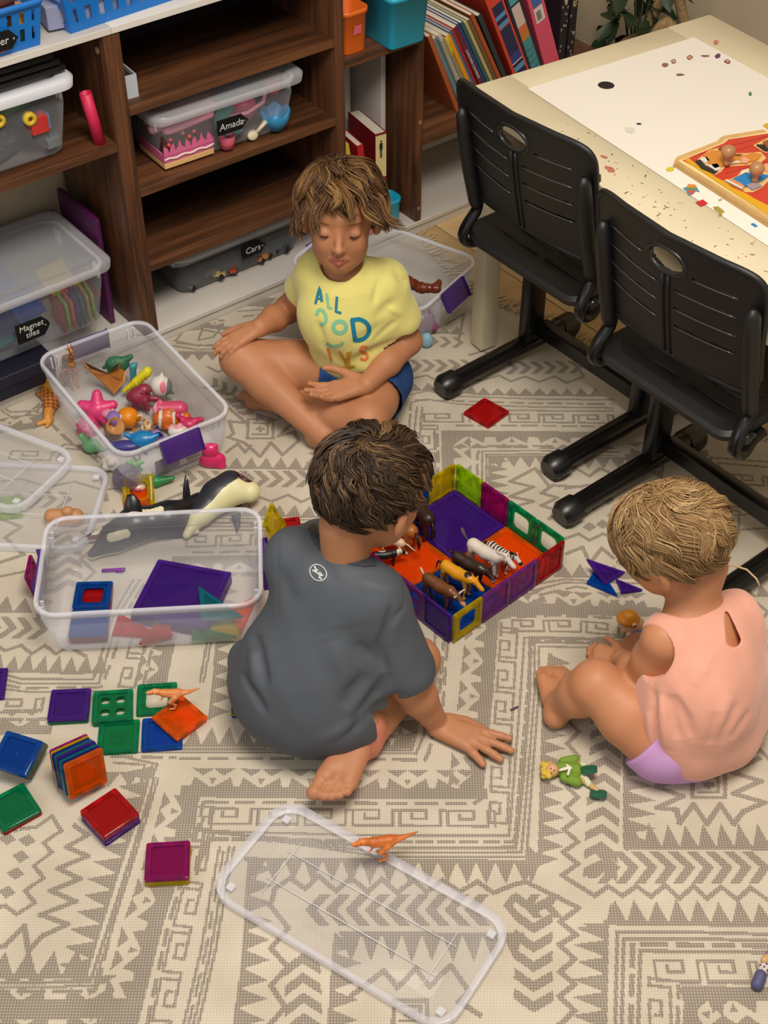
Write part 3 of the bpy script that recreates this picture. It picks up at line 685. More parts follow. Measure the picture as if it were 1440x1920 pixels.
# ---------------------------------------------------------------- boy in the yellow shirt
org = np.array((-.08, 2.32, RZ)); t1 = thing('person', 'child in yellow lettered t-shirt and blue shorts sitting cross-legged, looking down', 'person', tuple(org))
H1 = at(639, 408, .458); B1 = basis((-.02, -1, .12), (.02, 0, 1))
hp, HP1 = head_prims(H1, B1, 1.0)
j = dict(pel=A(680, 700, .085), bel=A(668, 640, .165), che=A(650, 578, .262), nk=A(641, 505, .345), rs=A(598, 510, .322), re=A(541, 580, .175), rw=A(487, 614, .196), rh=A(648, 700, .08), rk=A(452, 672, .135), ra=A(606, 815, .042),
         ls=A(722, 528, .312), le=A(764, 640, .168), lw=A(688, 720, .150), lh=A(712, 712, .08), lk=A(688, 788, .088), la=A(512, 752, .036))
pj = {k_: np.array(v) for k_, v in j.items()}
body = hp+[('c', tuple(H1+B1@np.array((0, -.03, -.05))), tuple(pj['nk']), .036, .036, .015)]
body += [('e', j['pel'], (.085, .07, .065), None, .03), ('e', j['bel'], (.078, .058, .075), None, .04), ('e', j['che'], (.082, .056, .075), None, .04), ('c', j['rs'], j['ls'], .036, .036, .03)]
body += limb([pj['rs'], pj['re'], (pj['re']+pj['rw'])/2, pj['rw']], [.032, .0275, .0265, .0195])+limb([pj['ls'], pj['le'], (pj['le']+pj['lw'])/2, pj['lw']], [.032, .0285, .027, .0195])
body += limb([pj['rh'], (pj['rh']+pj['rk'])/2, pj['rk'], pj['rk']*.68+pj['ra']*.32+np.array((0, 0, .0)), pj['ra']], [.058, .052, .042, .0385, .0235], .016)
body += limb([pj['lh'], (pj['lh']+pj['lk'])/2, pj['lk'], pj['lk']*.7+pj['la']*.3, pj['la']], [.056, .05, .041, .037, .022], .012)
body += hand_prims(j['rw'], at(437, 640, .183)-pj['rw'], (-.25, -.35, 1), 1, .98, ((4, 12, 16), (6, 16, 18), (8, 18, 18), (10, 22, 18)), 5)
body += hand_prims(j['lw'], at(592, 742, .128)-pj['lw'], (.1, .35, -1), -1, 1.12, ((4, 16, 12), (6, 16, 12), (10, 20, 14), (18, 24, 16)), 7, thumb_c=1.2)
body += foot_prims(pj['ra']+np.array((0, 0, 0)), at(672, 838, .03)-pj['ra'], (-.35, -.2, 1), 1, .96)
body += foot_prims(pj['la'], at(455, 757, .016)-pj['la'], (-.2, -.9, .45), -1, .9)
lipz = [(lambda C: (lambda L: (np.abs(L[:, 0]) < .0185) & (np.abs(L[:, 2]+.0535) < .0065*(1-(L[:, 0]/.024)**2)+.0012) & (L[:, 1] > .070))((C-H1)@B1), 1)]
sobj('body', body, [M_skin1, M_lip], t1, .0023, org=org, zones=lipz, zmin=.0045)
for q in (-1, 1):
    eye = MB(); eye.tube([HP1(q*(.027-.0125+.025*u), .0785-.007*(2*u-1)**2-.0015*abs(2*u-1), -.0058+.0042*(2*u-1)**2) for u in np.linspace(0, 1, 9)], [.0005, .0010, .0014, .0016, .0016, .0016, .0014, .001, .0005], 5)
    eye.V = [tuple(np.array(v)-org) for v in eye.V]; eye.build('eyelashes', M_lash, t1, True)
for q in (-1, 1):
    eye = MB(); eye.tube([HP1(q*(.014+.030*u), .0765-.012*u*u, .0175+.004*math.sin(u*2.6)) for u in np.linspace(0, 1, 7)], [.0008, .0015, .0018, .0018, .0016, .0012, .0006], 5, flat=.6)
    eye.V = [tuple(np.array(v)-org) for v in eye.V]; eye.build('eyebrow', mat('6a4528', .8, .2), t1, True)
hair(t1, org, H1, B1, 1.0, ['4e341d', '6b4b2a', '8f6d3e', 'ae8a54'], 5, n=4600, hl=(.62, -.18, -.62), length=(.048, .076), lift=.018, wave=.9, flick=.055, crown=(.15, -.15, .97), swirl=.3, thick=.0011)
# shirt
S = lambda p, r, k_=.03: ('e', p, r, None, k_)
def sleeve(a, b, r0, r1): return ('c', tuple(a), tuple(b), r0, r1, .025)
rse = pj['rs']+(pj['re']-pj['rs'])*.48; lse = pj['ls']+(pj['le']-pj['ls'])*.60
M_yel = mat('dad27c', .85, .15, noise=.03, nscale=30, sheen=.3, bump=.2, bscale=700, name='yellow_cotton')
shirt = [S(tuple(pj['bel']+(0.0, 0, -.022)), (.093, .072, .085)), S(tuple(pj['che']+(0, .002, -.03)), (.094, .068, .082), .05), S(j['che'], (.092, .066, .080), .04), ('c', j['rs'], j['ls'], .041, .043, .035), ('c', tuple(pj['nk']+(0,0,-.02)), tuple(pj['nk']+(0,0,.004)), .058, .046, .03), sleeve(pj['rs'], rse, .040, .041), sleeve(pj['ls'], lse, .040, .046)]
shirt += [('e', A(745, 700, .06), (.035, .05, .03), None, .03)]
neckcut = ('-', ('c', tuple(pj['nk']+(0, -.008, .010)), tuple(pj['nk']+(.0, -.012, .09)), .040, .060, .006))
fo = [(745, 560, 700, 600, .006, .012), (730, 600, 660, 650, .005, .012), (740, 640, 650, 680, .006, .012), (660, 690, 730, 690, -.007, .012), (600, 640, 650, 690, .005, .010), (735, 500, 765, 540, .006, .010), (712, 520, 700, 570, .006, .006), (745, 515, 775, 535, .008, .006), (615, 690, 700, 722, .006, .006), (700, 640, 745, 600, .006, .007), (595, 600, 610, 650, .005, .008), (755, 590, 720, 575, -.004, .006), (650, 700, 750, 680, -.005, .006)]
V, F = cloth(shirt+[('-', ('c', tuple(rse), tuple(rse+(pj['re']-pj['rs'])*.6), .037, .040, .004)), ('-', ('c', tuple(lse-(pj['le']-pj['ls'])*.08), tuple(lse+(pj['le']-pj['ls'])*.6), .040, .044, .004)), neckcut], .0024, .02, fo,
    cuts=[(A(668, 690, .105), (.05, -.05, -1))], zmin=.0045)
def arm_cut(V, F): return V, F
# trim the sleeve tubes square at the cuff
def cuff(V, F, p, d, r):
    d = unit(d); C = V[F].mean(1); q = C-np.array(p); a = q@d; keep = ~((a > 0) & (np.linalg.norm(q-np.outer(a, d), axis=1) < r) & (a < r)); return V, F[keep]
V, F = cuff(V, F, rse+(pj['re']-pj['rs'])*.16, pj['re']-pj['rs'], .07); V, F = cuff(V, F, lse+(pj['le']-pj['ls'])*.16, pj['le']-pj['ls'], .07)
sh1 = mobj('shirt', V-org, F, M_yel, t1, True)
b = MB(); nk = pj['nk']
V, F = cloth([('e', tuple(pj['pel']+(0, .005, -.012)), (.1, .085, .07), None, .03), ('c', j['rh'], tuple(pj['rh']+(pj['rk']-pj['rh'])*.27), .066, .064, .03), ('c', j['lh'], tuple(pj['lh']+(pj['lk']-pj['lh'])*.42), .064, .062, .03)], .0026, .01, [(640, 700, 650, 740, .005, .01), (670, 700, 675, 740, .005, .008)], zmin=.0045)
V, F = cuff(V, F, pj['rh']+(pj['rk']-pj['rh'])*.30, pj['rk']-pj['rh'], .1); V, F = cuff(V, F, pj['lh']+(pj['lk']-pj['lh'])*.5, pj['lk']-pj['lh'], .1)
mobj('shorts', V-org, F, mat('2a4a80', .85, .2, noise=.08, nscale=40, bump=.3, bscale=500, name='blue_cotton'), t1, True)
bv = bvh_of([sh1], org)
M_b1 = mat('2a7f96', .8, .2); M_b2 = mat('7fbf9c', .8, .2); M_b3 = mat('1f7d9c', .8, .2); M_o1 = mat('dd7a48', .8, .2); M_o2 = mat('c99a2c', .8, .2)
print_on(t1, org, bv, 'printed_letters', M_b1, [([(592, 570), (600, 538), (604, 566)], 5), ([(595, 560), (603, 560)], 4), ([(632, 556), (630, 584), (640, 587)], 5)])
print_on(t1, org, bv, 'printed_letters', M_b2, [([(613, 550), (616, 577), (623, 578)], 4.5), (arc(603, 594, 8, 14, -160, 130, 16, -15), 6), (arc(637, 613, 12, 11, 0, 360, 22), 7), (arc(627, 637, 17, 12, 20, 150, 12), 5)])
print_on(t1, org, bv, 'printed_letters', M_b3, [([(660, 598), (666, 640)], 8), ([(658, 600)]+arc(668, 618, 24, 20, -80, 80, 14)+[(664, 637)], 8)])
print_on(t1, org, bv, 'printed_letters', M_o1, [([(614, 652), (622, 676)], 4), (arc(682, 655, 6.5, 5.5, -20, -230, 10)+arc(682, 668, 7, 6, -60, 150, 10), 5)])
print_on(t1, org, bv, 'printed_letters', M_o2, [([(636, 658), (646, 674), (650, 688)], 4), ([(658, 658), (650, 676)], 4), ([(652, 660), (655, 690)], 5), ([(642, 688), (666, 686)], 4)])
# ---------------------------------------------------------------- boy in the grey shirt, seen from behind
org = np.array((-.06, 1.52, RZ)); t2 = thing('person', 'child with dark brown hair in grey t-shirt leaning on one hand, back to the camera', 'person', tuple(org))
H2 = at(697, 925, .425); B2 = basis((.66, .66, -.36), (.08, .05, 1))
hp, HP2 = head_prims(H2, B2, 1.03)
j = dict(pel=A(575, 1312, .085), bel=A(590, 1240, .16), che=A(622, 1140, .245), nk=A(648, 1050, .325), rs=A(702, 1122, .285), re=A(762, 1275, .135), rw=A(815, 1350, .030), rh=A(625, 1335, .075), rk=A(782, 1238, .062), ra=A(686, 1392, .034),
         ls=A(556, 1046, .296), le=A(615, 1020, .15), lw=A(690, 975, .10), lh=A(540, 1290, .075), lk=A(618, 1130, .07), la=A(710, 1195, .035))
pj = {k_: np.array(v) for k_, v in j.items()}; R2 = np.array(Matrix.Rotation(math.radians(-26), 3, 'Z'))
body = hp+[('c', tuple(H2+B2@np.array((0, -.045, -.05))), tuple(pj['nk']), .038, .038, .018)]
body += [('e', j['pel'], (.09, .07, .065), R2, .03), ('e', j['bel'], (.085, .06, .075), R2, .04), ('e', j['che'], (.085, .06, .075), R2, .04), ('c', j['rs'], j['ls'], .036, .036, .03)]
body += limb([pj['rs'], pj['re'], (pj['re']*.6+pj['rw']*.4), pj['rw']], [.034, .0320, .031, .0205])+limb([pj['ls'], pj['le'], pj['lw']], [.03, .026, .018])
body += limb([pj['rh'], (pj['rh']+pj['rk'])/2, pj['rk'], pj['rk']*.6+pj['ra']*.4, pj['ra']], [.058, .05, .039, .036, .024], .010)
body += limb([pj['lh'], pj['lk'], pj['la']], [.055, .038, .022])
body += hand_prims(pj['rw']+np.array((0, 0, -.012)), at(862, 1368, .008)-at(815, 1350, .008), (0, -.05, 1), -1, 1.22, ((-4, 8, 6), (-2, 6, 6), (-2, 6, 6), (-2, 6, 6)), 7, fan=(12, 2, -10, -27), thumb_c=.2)
body += foot_prims(pj['ra']+np.array((-.002, 0, .000)), at(634, 1490, .020)-pj['ra'], (.10, .25, -1), -1, 1.22)
V, F = solid(body, .0023, zmin=.0045, k=.008)
dd = unit(at(640, 1490, .012)-pj['ra'])
C = V[F].mean(1)-pj['ra']; mi = ((C@dd > -.03) & (C@dd < .16) & (np.linalg.norm(C-np.outer(C@dd, dd), axis=1) < .045)).astype(int)
mobj('body', V-org, F, [M_skin2, M_sole], t2, True, mi)
hair(t2, org, H2, B2, 1.03, ['2e2013', '46321f', '6a5034'], 9, n=4600, hl=(.40, .20, -.62), length=(.035, .058), lift=.012, wave=.8, flick=.004, crown=(0, -.35, .93), swirl=.9, thick=.0011)
rse = pj['rs']+(pj['re']-pj['rs'])*.86
M_gry = mat('484e56', .62, .35, noise=.05, nscale=30, bump=.12, bscale=900, name='grey_sports_cloth')
shirt = [('c', A(604, 1062, .322), A(672, 1092, .312), .026, .026, .03), ('e', tuple(pj['pel']+(-.005, .0, .005)), (.128, .100, .085), R2, .05), ('e', tuple(pj['bel']+(-.005, 0, 0)), (.118, .088, .09), R2, .06), ('e', j['che'], (.106, .074, .085), R2, .05), ('c', j['rs'], j['ls'], .046, .044, .04), ('c', tuple(pj['rs']), tuple(rse), .045, .056, .03), ('c', tuple(pj['ls']), tuple(pj['ls']+(pj['le']-pj['ls'])*.7), .046, .05, .03),
         ('c', A(650, 1350, .08), A(715, 1330, .07), .045, .035, .04), ('c', A(480, 1270, .06), A(470, 1240, .06), .04, .04, .05)]
fo = [(665, 1205, 715, 1245, .006, .010), (690, 1260, 640, 1330, .010, .014), (735, 1260, 650, 1370, .008, .010), (760, 1130, 705, 1210, .005, .006), (560, 1100, 600, 1200, .004, .02), (480, 1190, 500, 1290, .010, .010), (470, 1200, 480, 1290, -.008, .010), (575, 1000, 600, 1080, .006, .012), (520, 1060, 560, 1150, .004, .015), (620, 1200, 660, 1290, -.006, .018), (735, 1130, 712, 1250, .010, .007), (705, 1200, 722, 1262, .010, .008), (640, 1380, 760, 1290, .008, .009), (600, 1390, 700, 1335, -.006, .010), (500, 1100, 470, 1230, .006, .012), (590, 1030, 630, 1090, .005, .010), (660, 1090, 760, 1110, -.003, .01), (452, 1260, 500, 1340, .010, .008)]
V, F = cloth(shirt+[('-', ('c', tuple(pj['nk']+(0.014, .034, .006)), tuple(pj['nk']+(.040, .075, .08)), .038, .062, .005)), ('-', ('c', tuple(rse-(pj['re']-pj['rs'])*.12), tuple(rse+(pj['re']-pj['rs'])*.7), .045, .050, .004))], .0026, .02, fo, zmin=.0045, cuts=[(A(600, 1395, .012), (-.1, -.25, -1))])
V, F = cuff(V, F, rse+(pj['re']-pj['rs'])*.14, pj['re']-pj['rs'], .085)
sh2 = mobj('shirt', V-org, F, M_gry, t2, True)
V, F = solid([('e', tuple(pj['pel']+(0, .0, -.02)), (.115, .088, .06), R2, .03), ('c', j['rh'], tuple(pj['rh']+(pj['rk']-pj['rh'])*.55), .058, .05, .02)], .003, zmin=.0045); mobj('shorts', V-org, F, mat('7d858c', .8, .2), t2, True)
bv = bvh_of([sh2], org)
M_lg = mat('b9bcbc', .5, .4)
print_on(t2, org, bv, 'collar', mat('3a4047', .7, .3), [([(584, 985), (590, 1006), (602, 1024), (624, 1040), (652, 1051), (684, 1057), (712, 1054)], 14)], .0018)
print_on(t2, org, bv, 'printed_emblem', M_lg, [(arc(597, 1074, 17, 13.5, 0, 360, 28, 40), 1.8), ([(590, 1062), (593, 1070), (591, 1074)], 3), ([(586, 1070), (591, 1071), (597, 1069)], 3), ([(598, 1074), (603, 1076)], 3), ([(606, 1080), (602, 1078), (599, 1083), (604, 1086)], 3), ([(592, 1072), (600, 1079)], 2.5)], .0014)
def collar(t, org, c, ax, r0, m_, h=.012, tilt=None):
    ax = unit(ax); u = unit(np.cross(ax, (0, 1., 0))); w = np.cross(ax, u); b = MB(); n = 36; c = np.array(c)-org
    R_ = [[tuple(c+ax*a+(u*math.cos(q)+w*math.sin(q))*(r0+dr)) for q in [2*math.pi*i/n for i in range(n)]] for a, dr in ((-.004, -.004), (h, -.0045), (h+.002, -.001), (h, .0025), (-.002, .004))]
    b.loft(R_, closed=True); return b.build('collar', m_, t, True)
b = MB(); rings = []
ax = unit((.25, .42, .85)); u = unit(np.cross(ax, (0, 0, 1.))); w = np.cross(u, ax); cc = pj['nk']+np.array((.004, .012, .006))
# ---------------------------------------------------------------- toddler in the coral top
org = np.array((.46, 1.46, RZ)); t3 = thing('person', 'toddler with blond hair in coral sleeveless top and lilac shorts, knee raised', 'person', tuple(org))
H3 = at(1258, 1018, .372); B3 = basis((-.80, .44, -.42), (-.05, -.08, 1))
hp, HP3 = head_prims(H3, B3, .98)
j = dict(pel=A(1300, 1372, .068), bel=A(1315, 1310, .14), che=A(1318, 1225, .21), nk=A(1293, 1138, .272), ls=A(1245, 1198, .250), le=A(1207, 1272, .135), lw=A(1168, 1240, .115), rs=A(1380, 1150, .248), re=A(1345, 1150, .12), rw=A(1275, 1195, .08),
         lh=A(1242, 1394, .062), lk=A(1118, 1284, .125), la=A(1052, 1322, .036), rh=A(1340, 1350, .06), rk=A(1200, 1230, .045), ra=A(1085, 1280, .035))
pj = {k_: np.array(v) for k_, v in j.items()}; R3 = np.array(Matrix.Rotation(math.radians(32), 3, 'Z'))
body = hp+[('c', tuple(H3+B3@np.array((0, -.04, -.05))), tuple(pj['nk']), .036, .038, .016)]
body += [('e', j['pel'], (.07, .07, .06), R3, .03), ('e', j['bel'], (.072, .06, .07), R3, .04), ('e', j['che'], (.07, .055, .065), R3, .04), ('c', j['rs'], j['ls'], .033, .033, .03)]
body += limb([pj['ls'], (pj['ls']+pj['le'])/2, pj['le'], (pj['le']+pj['lw'])/2, pj['lw']], [.034, .034, .031, .028, .020], .010)+limb([pj['rs'], pj['re'], pj['rw']], [.032, .028, .02])
body += limb([pj['lh'], (pj['lh']+pj['lk'])/2, pj['lk'], pj['lk']*.55+pj['la']*.45, pj['la']], [.055, .053, .041, .038, .026], .010)+limb([pj['rh'], pj['rk'], pj['ra']], [.055, .038, .024])
body += hand_prims(j['lw'], at(1133, 1228, .105)-pj['lw'], (-.2, -.3, 1), 1, .85, ((20, 40, 30),)*4, 3)
body += hand_prims(j['rw'], at(1240, 1190, .07)-pj['rw'], (0, 0, 1), 1, .8, ((20, 40, 30),)*4, 3)
body += foot_prims(j['la'], at(1040, 1240, .040)-pj['la'], (.55, .1, .75), 1, .86)
body += foot_prims(j['ra'], at(1052, 1252, .030)-pj['ra'], (.2, -.2, 1), -1, .72)
sobj('body', body, M_skin3, t3, .0023, org=org, zmin=.0045)
hair(t3, org, H3, B3, .98, ['8c6c45', '9c7e54', 'ab8d62', 'baa074'], 14, n=4200, hl=(.30, -.08, -.62), length=(.06, .10), lift=.010, wave=1.1, flick=.010, crown=(0, -.1, .99), swirl=1.0, thick=.0010, guides=130, clump=.85)
M_cor = mat('d99d88', .85, .2, noise=.08, nscale=14, sheen=.3, bump=.2, bscale=600, name='coral_jersey')
top = [('e', tuple(pj['pel']+(.0, 0.016, -.010)), (.090, .088, .062), R3, .05), ('c', A(1270, 1385, .058), A(1262, 1325, .10), .062, .052, .03), ('e', tuple(pj['bel']+(-.002, -.002, 0)), (.090, .082, .088), R3, .06), ('e', tuple((pj['bel']+pj['che'])/2), (.086, .074, .07), R3, .06), ('e', j['che'], (.080, .066, .080), R3, .05), ('c', tuple(pj['rs']+(.0, 0, -.004)), tuple(pj['ls']+(.008, .006, .002)), .040, .041, .03), ('c', A(1375, 1385, .045), A(1382, 1310, .08), .038, .042, .05), ('c', A(1382, 1310, .08), A(1378, 1190, .20), .042, .036, .06)]
fo = [(1225, 1290, 1235, 1400, .012, .008), (1240, 1300, 1250, 1405, -.012, .010), (1250, 1300, 1275, 1390, .010, .009), (1240, 1300, 1300, 1360, .004, .010), (1330, 1390, 1370, 1300, -.006, .012), (1350, 1400, 1385, 1310, .006, .010), (1215, 1330, 1222, 1400, -.006, .007), (1262, 1300, 1300, 1385, .009, .008), (1330, 1400, 1345, 1330, .008, .009), (1370, 1390, 1408, 1330, .007, .009), (1300, 1180, 1320, 1260, .003, .012), (1340, 1210, 1300, 1290, -.004, .010)]
KH = [('-', ('c', A(1362+13*q, 1150+50*q, .32), A(1362+13*q, 1150+50*q, .215), .0035+.0085*q**.8, .0035+.0085*q**.8, .001)) for q in np.linspace(0, 1, 14)]
armh = lambda c_, ax_, r: ('-', ('c', tuple(np.array(c_)-unit(ax_)*.01), tuple(np.array(c_)+unit(ax_)*.08), r, r, .004))
V, F = cloth(top+KH+[('-', ('e', tuple(pj['ls']+(-.020, -.018, -.012)), (.040, .040, .046), None, .005)), ('-', ('e', tuple(pj['rs']+(.03, .02, -.02)), (.035, .04, .05), None, .006)), ('-', ('c', tuple(pj['nk']+(-.004, .008, .0)), tuple(pj['nk']+(-.03, .03, .09)), .048, .07, .006))], .0024, .02, fo, zmin=.0045, cuts=[(A(1300, 1452, .008), (.05, -.1, -1))])
sh3 = mobj('top', V-org, F, M_cor, t3, True)
V, F = solid([('e', tuple(pj['pel']+(-.004, -.004, -.03)), (.070, .066, .046), R3, .03), ('c', j['lh'], tuple(pj['lh']+(pj['lk']-pj['lh'])*.14), .064, .064, .02)], .0026, zmin=.0045, cuts=[(tuple(pj['lh']+(pj['lk']-pj['lh'])*.16), tuple(pj['lk']-pj['lh']))]); mobj('shorts', V-org, F, mat('bf93c6', .85, .2, noise=.04), t3, True)
bw = MB()
for px_ in ([(1188, 1150), (1230, 1143), (1290, 1152), (1352, 1146)],): pass
b = MB(); b.ball(tuple(at(1357, 1137, .272)-org), .0042, 10); b.build('neck_button', mat('e8b09c', .4), t3, True)
b = MB(); P = [at(x, y, z)-org for x, y, z in ((1345, 1062, .31), (1375, 1060, .3), (1400, 1068, .29), (1418, 1085, .28), (1425, 1100, .27))]; b.tube(P, .0016, 6); b.build('neck_ribbon', mat('c7ab86', .7), t3, True)
print('people ok')
# ================================================================ magnetic tiles
TC = dict(purple=('5a2a9a', '8a55d0'), violet=('8a3a9a', 'c070d8'), magenta=('a01a72', 'd848a8'), orange=('f06c10', 'ff9030'), red=('c01c20', 'f04040'), green=('109060', '38d090'), lime=('a8d010', 'd0f040'), yellow=('cdb80c', 'f4e43c'), blue=('0c58b0', '3a90e8'), teal=('14808c', '40c0c8'), indigo=('2a2a88', '5a5ad0'))
_tm = {}
def tile_mats(c):
    a, b = TC[c]; return clear(a, .30, .10, tint=b, name=c+'_tile_rim'), clear(a, .22, .06, tint=b, name=c+'_tile_pane'), mat('1c1c1e', .5)
def tile_mesh(color, kind, s):
    key = (color, kind, round(s, 4))
    if key in _tm: return _tm[key]
    h = .0029; r = .0035; mr, mp, mg = tile_mats(color); out = []
    b = MB(); w = .0085*(s/.07)**.3 if s < .1 else .011
    o_ = rrect(-s/2, -s/2, s/2, s/2, r, 2); i_ = rrect(-s/2+w, -s/2+w, s/2-w, s/2-w, r*.8, 2)
    o2 = rrect(-s/2+.0006, -s/2+.0006, s/2-.0006, s/2-.0006, r, 2)
    b.loft([[(p[0], p[1], -h) for p in o2], [(p[0], p[1], -h+.0006) for p in o_], [(p[0], p[1], h-.0006) for p in o_], [(p[0], p[1], h) for p in o2], [(p[0], p[1], h) for p in i_], [(p[0], p[1], -h) for p in i_]], closed=True)
    me = mobj('frame', b.V, b.F, mr, None, 'auto'); out.append(('frame', me.data)); bpy.data.objects.remove(me)
    b = MB(); q = s/2-w+.0002; t = .0011
    if kind == 'solid':
        b.box((-q, -q, -t), (q, q, t)); e = q*.55; b.loft([[(p[0], p[1], t+.0001) for p in rrect(-e, -e, e, e, .002, 1)], [(p[0], p[1], t+.0005) for p in rrect(-e+.0006, -e+.0006, e-.0006, e-.0006, .002, 1)]], cap=(0, 1)); b.ball((0, 0, t), (.0022, .0022, .0012), 8)
    elif kind == 'plain': b.box((-q, -q, -t), (q, q, t)); b.ball((0, 0, t), (.002, .002, .001), 8)
    elif kind == 'window1':
        n = 4; o_ = rrect(-q, -q, q, q, .001, n); i_ = rrect(-q*.72, -q*.72, q*.72, q*.72, q*.32, n)
        b.loft([[(p[0], p[1], z) for p in L_] for L_, z in ((o_, -t), (o_, t), (i_, t), (i_, -t))], closed=True)
    elif kind == 'window4':
        for sx in (-1, 1):
            for sy in (-1, 1):
                x0, x1 = (0, q) if sx > 0 else (-q, 0); y0, y1 = (0, q) if sy > 0 else (-q, 0); o_ = rrect(x0, y0, x1, y1, .0005, 4); cx, cy = (x0+x1)/2, (y0+y1)/2; i_ = rrect(cx-q*.32, cy-q*.28, cx+q*.32, cy+q*.28, q*.26, 4)
                b.loft([[(p[0], p[1], z) for p in L_] for L_, z in ((o_, -t), (o_, t), (i_, t), (i_, -t))], closed=True)
    me = mobj('pane', b.V, b.F, mp, None, False); out.append(('pane', me.data)); bpy.data.objects.remove(me)
    b = MB()
    for k in range(4):
        M = rot('Z', 90*k)
        for x in (-s*.24, s*.24): b.box((x-s*.11, s/2-.0048, -.0024), (x+s*.11, s/2-.0014, .0024), M)
    me = mobj('magnets', b.V, b.F, mg, None, False); out.append(('magnets', me.data)); bpy.data.objects.remove(me)
    _tm[key] = out; return out
def tile(label, color, M, kind='solid', s=.068, group=None):
    t = thing('magnet_tile', label, 'magnetic tile', group=group); t.matrix_world = M
    for nm, me in tile_mesh(color, kind, s):
        o = bpy.data.objects.new(nm, me); COL.objects.link(o); o.parent = t
        if nm == 'magnets': o['kind'] = 'stuff'
    return t
ORD = ['topmost', 'second from top', 'third from top', 'fourth from top', 'fifth from top', 'sixth from top', 'seventh from top', 'eighth from top', 'lowest']
def stack(px, py, z_top, deg, colors, where, kinds=None, s=.068, z0=.0045, centre=None):
    n = len(colors); c = centre if centre is not None else at(px, py, z0+.006*n)
    for i, col in enumerate(colors):      # listed from the top
        z = z0+.006*(n-1-i)+.003; pos = 'only tile' if n == 1 else (ORD[i] if i < n-1 else 'lowest')
        tile('%s magnet tile, %s %s' % (col, (pos+' of the stack') if n > 1 else 'lying', where), col, tr(c[0], c[1], z) @ rot('Z', deg+[0, 1.2, -1, .6, -.5, 1][i % 6]*(1 if i else 0)), (kinds or ['solid']*n)[i], s)
# ---- animal pen
FC = np.array((.130, 1.893, 0)); FU = np.array((math.cos(math.radians(42)), math.sin(math.radians(42)), 0)); FV = np.array((-FU[1], FU[0], 0)); fs = .071
def pen_wall(i, side, color, kind, lab):
    q = (i-1.5)*fs; hgt = .0045+fs/2+.0062
    if side == 'A': p = FC-FV*(2*fs+.003)+FU*q; ang = 42
    if side == 'B': p = FC+FU*(2*fs+.003)+FV*q; ang = 132
    if side == 'C': p = FC+FV*(2*fs+.003)+FU*q; ang = 42
    if side == 'D': p = FC-FU*(2*fs+.003)+FV*q; ang = 132
    tile(lab, color, tr(p[0], p[1], hgt-.006) @ rot('Z', ang) @ rot('X', 90), kind, fs-.0005)
W_ = {'A': 'pen wall, right front', 'B': 'pen wall, right back', 'C': 'pen wall, left back', 'D': 'pen wall, left front'}
pos_ = {'A': ['at the near corner', 'next to the near corner', 'next to the right corner', 'at the right corner'], 'B': ['at the right corner', 'next to the right corner', 'next to the far corner', 'at the far corner'],
        'C': ['at the left corner', 'next to the left corner', 'next to the far corner', 'at the far corner'], 'D': ['at the near corner', 'next to the near corner', 'next to the left corner', 'at the left corner']}
for side, cols in (('A', [('yellow', 'window1'), ('violet', 'plain'), ('violet', 'solid'), ('red', 'solid')]), ('B', [('green', 'window1'), ('green', 'window1'), ('magenta', 'plain'), ('lime', 'plain')]),
                   ('C', [('purple', 'plain'), ('magenta', 'plain'), ('blue', 'window1'), ('yellow', 'plain')]), ('D', [('purple', 'solid'), ('violet', 'window4'), ('magenta', 'plain'), ('orange', 'plain')])):
    for i, (c_, k_) in enumerate(cols): pen_wall(i, side, c_, k_, '%s%s magnet tile %s in the %s' % (c_, ' window' if 'window' in k_ else '', pos_[side][i], W_[side]))
for (a, b_, c_, w_) in ((-1, 1, 'orange', 'left quarter'), (1, -1, 'orange', 'right quarter'), (1, 1, 'purple', 'far quarter'), (-1, -1, 'blue', 'near quarter')):
    p = FC+FU*fs*a+FV*fs*b_; tile('large %s magnet tile, %s of the animal pen floor' % (c_, w_), c_, tr(p[0], p[1], .0077) @ rot('Z', 42), 'solid', 2*fs-.0015)
# ---- loose tiles and stacks
stack(130, 1320, 0, 3, ['purple', 'green'], 'on the rug left of the green window tile')
stack(211, 1322, 0, 6, ['green', 'green'], 'with four oval holes, between purple and green', ['window4', 'window4'])
stack(222, 1380, 0, 4, ['green'], 'flat in front of the four-hole tile')
stack(294, 1309, 0, 5, ['green'], 'with one big opening under the dinosaur', ['window1'])
stack(304, 1374, 0, 5, ['blue'], 'flat, half covered by the orange tile', ['plain'])
c_ = at(337, 1347, .014); tile('orange magnet tile lying askew over the blue one', 'orange', tr(c_[0], c_[1], .0145) @ rot('Z', 46) @ rot('X', 1.5), 'solid', .068)
stack(205, 1523, 0, 42, ['red', 'violet', 'violet', 'purple'], 'with the red top', ['plain', 'plain', 'solid', 'solid'])
stack(314, 1613, 0, 4, ['magenta', 'yellow', 'yellow'], 'with the magenta top', ['plain', 'solid', 'plain'])
stack(912, 772, 0, 47, ['red'], 'alone on the rug beside the chair foot', ['solid'], .070)
stack(24, 1512, 0, 36, ['green', 'red'], 'in front of the blue one', ['solid', 'plain'])
b0 = at(32, 1418, .04)
for i, col in enumerate(['blue', 'teal', 'green', 'red', 'teal']):
    tile('%s magnet tile, %s of the leaning blue-topped stack' % (col, ORD[i] if i < 4 else 'lowest'), col, tr(b0[0]-.012*0, b0[1], .046) @ rot('Z', -18) @ rot('X', 10) @ rot('Y', 4) @ tr(.0, .002*i, -.0062*i), 'solid', .066)
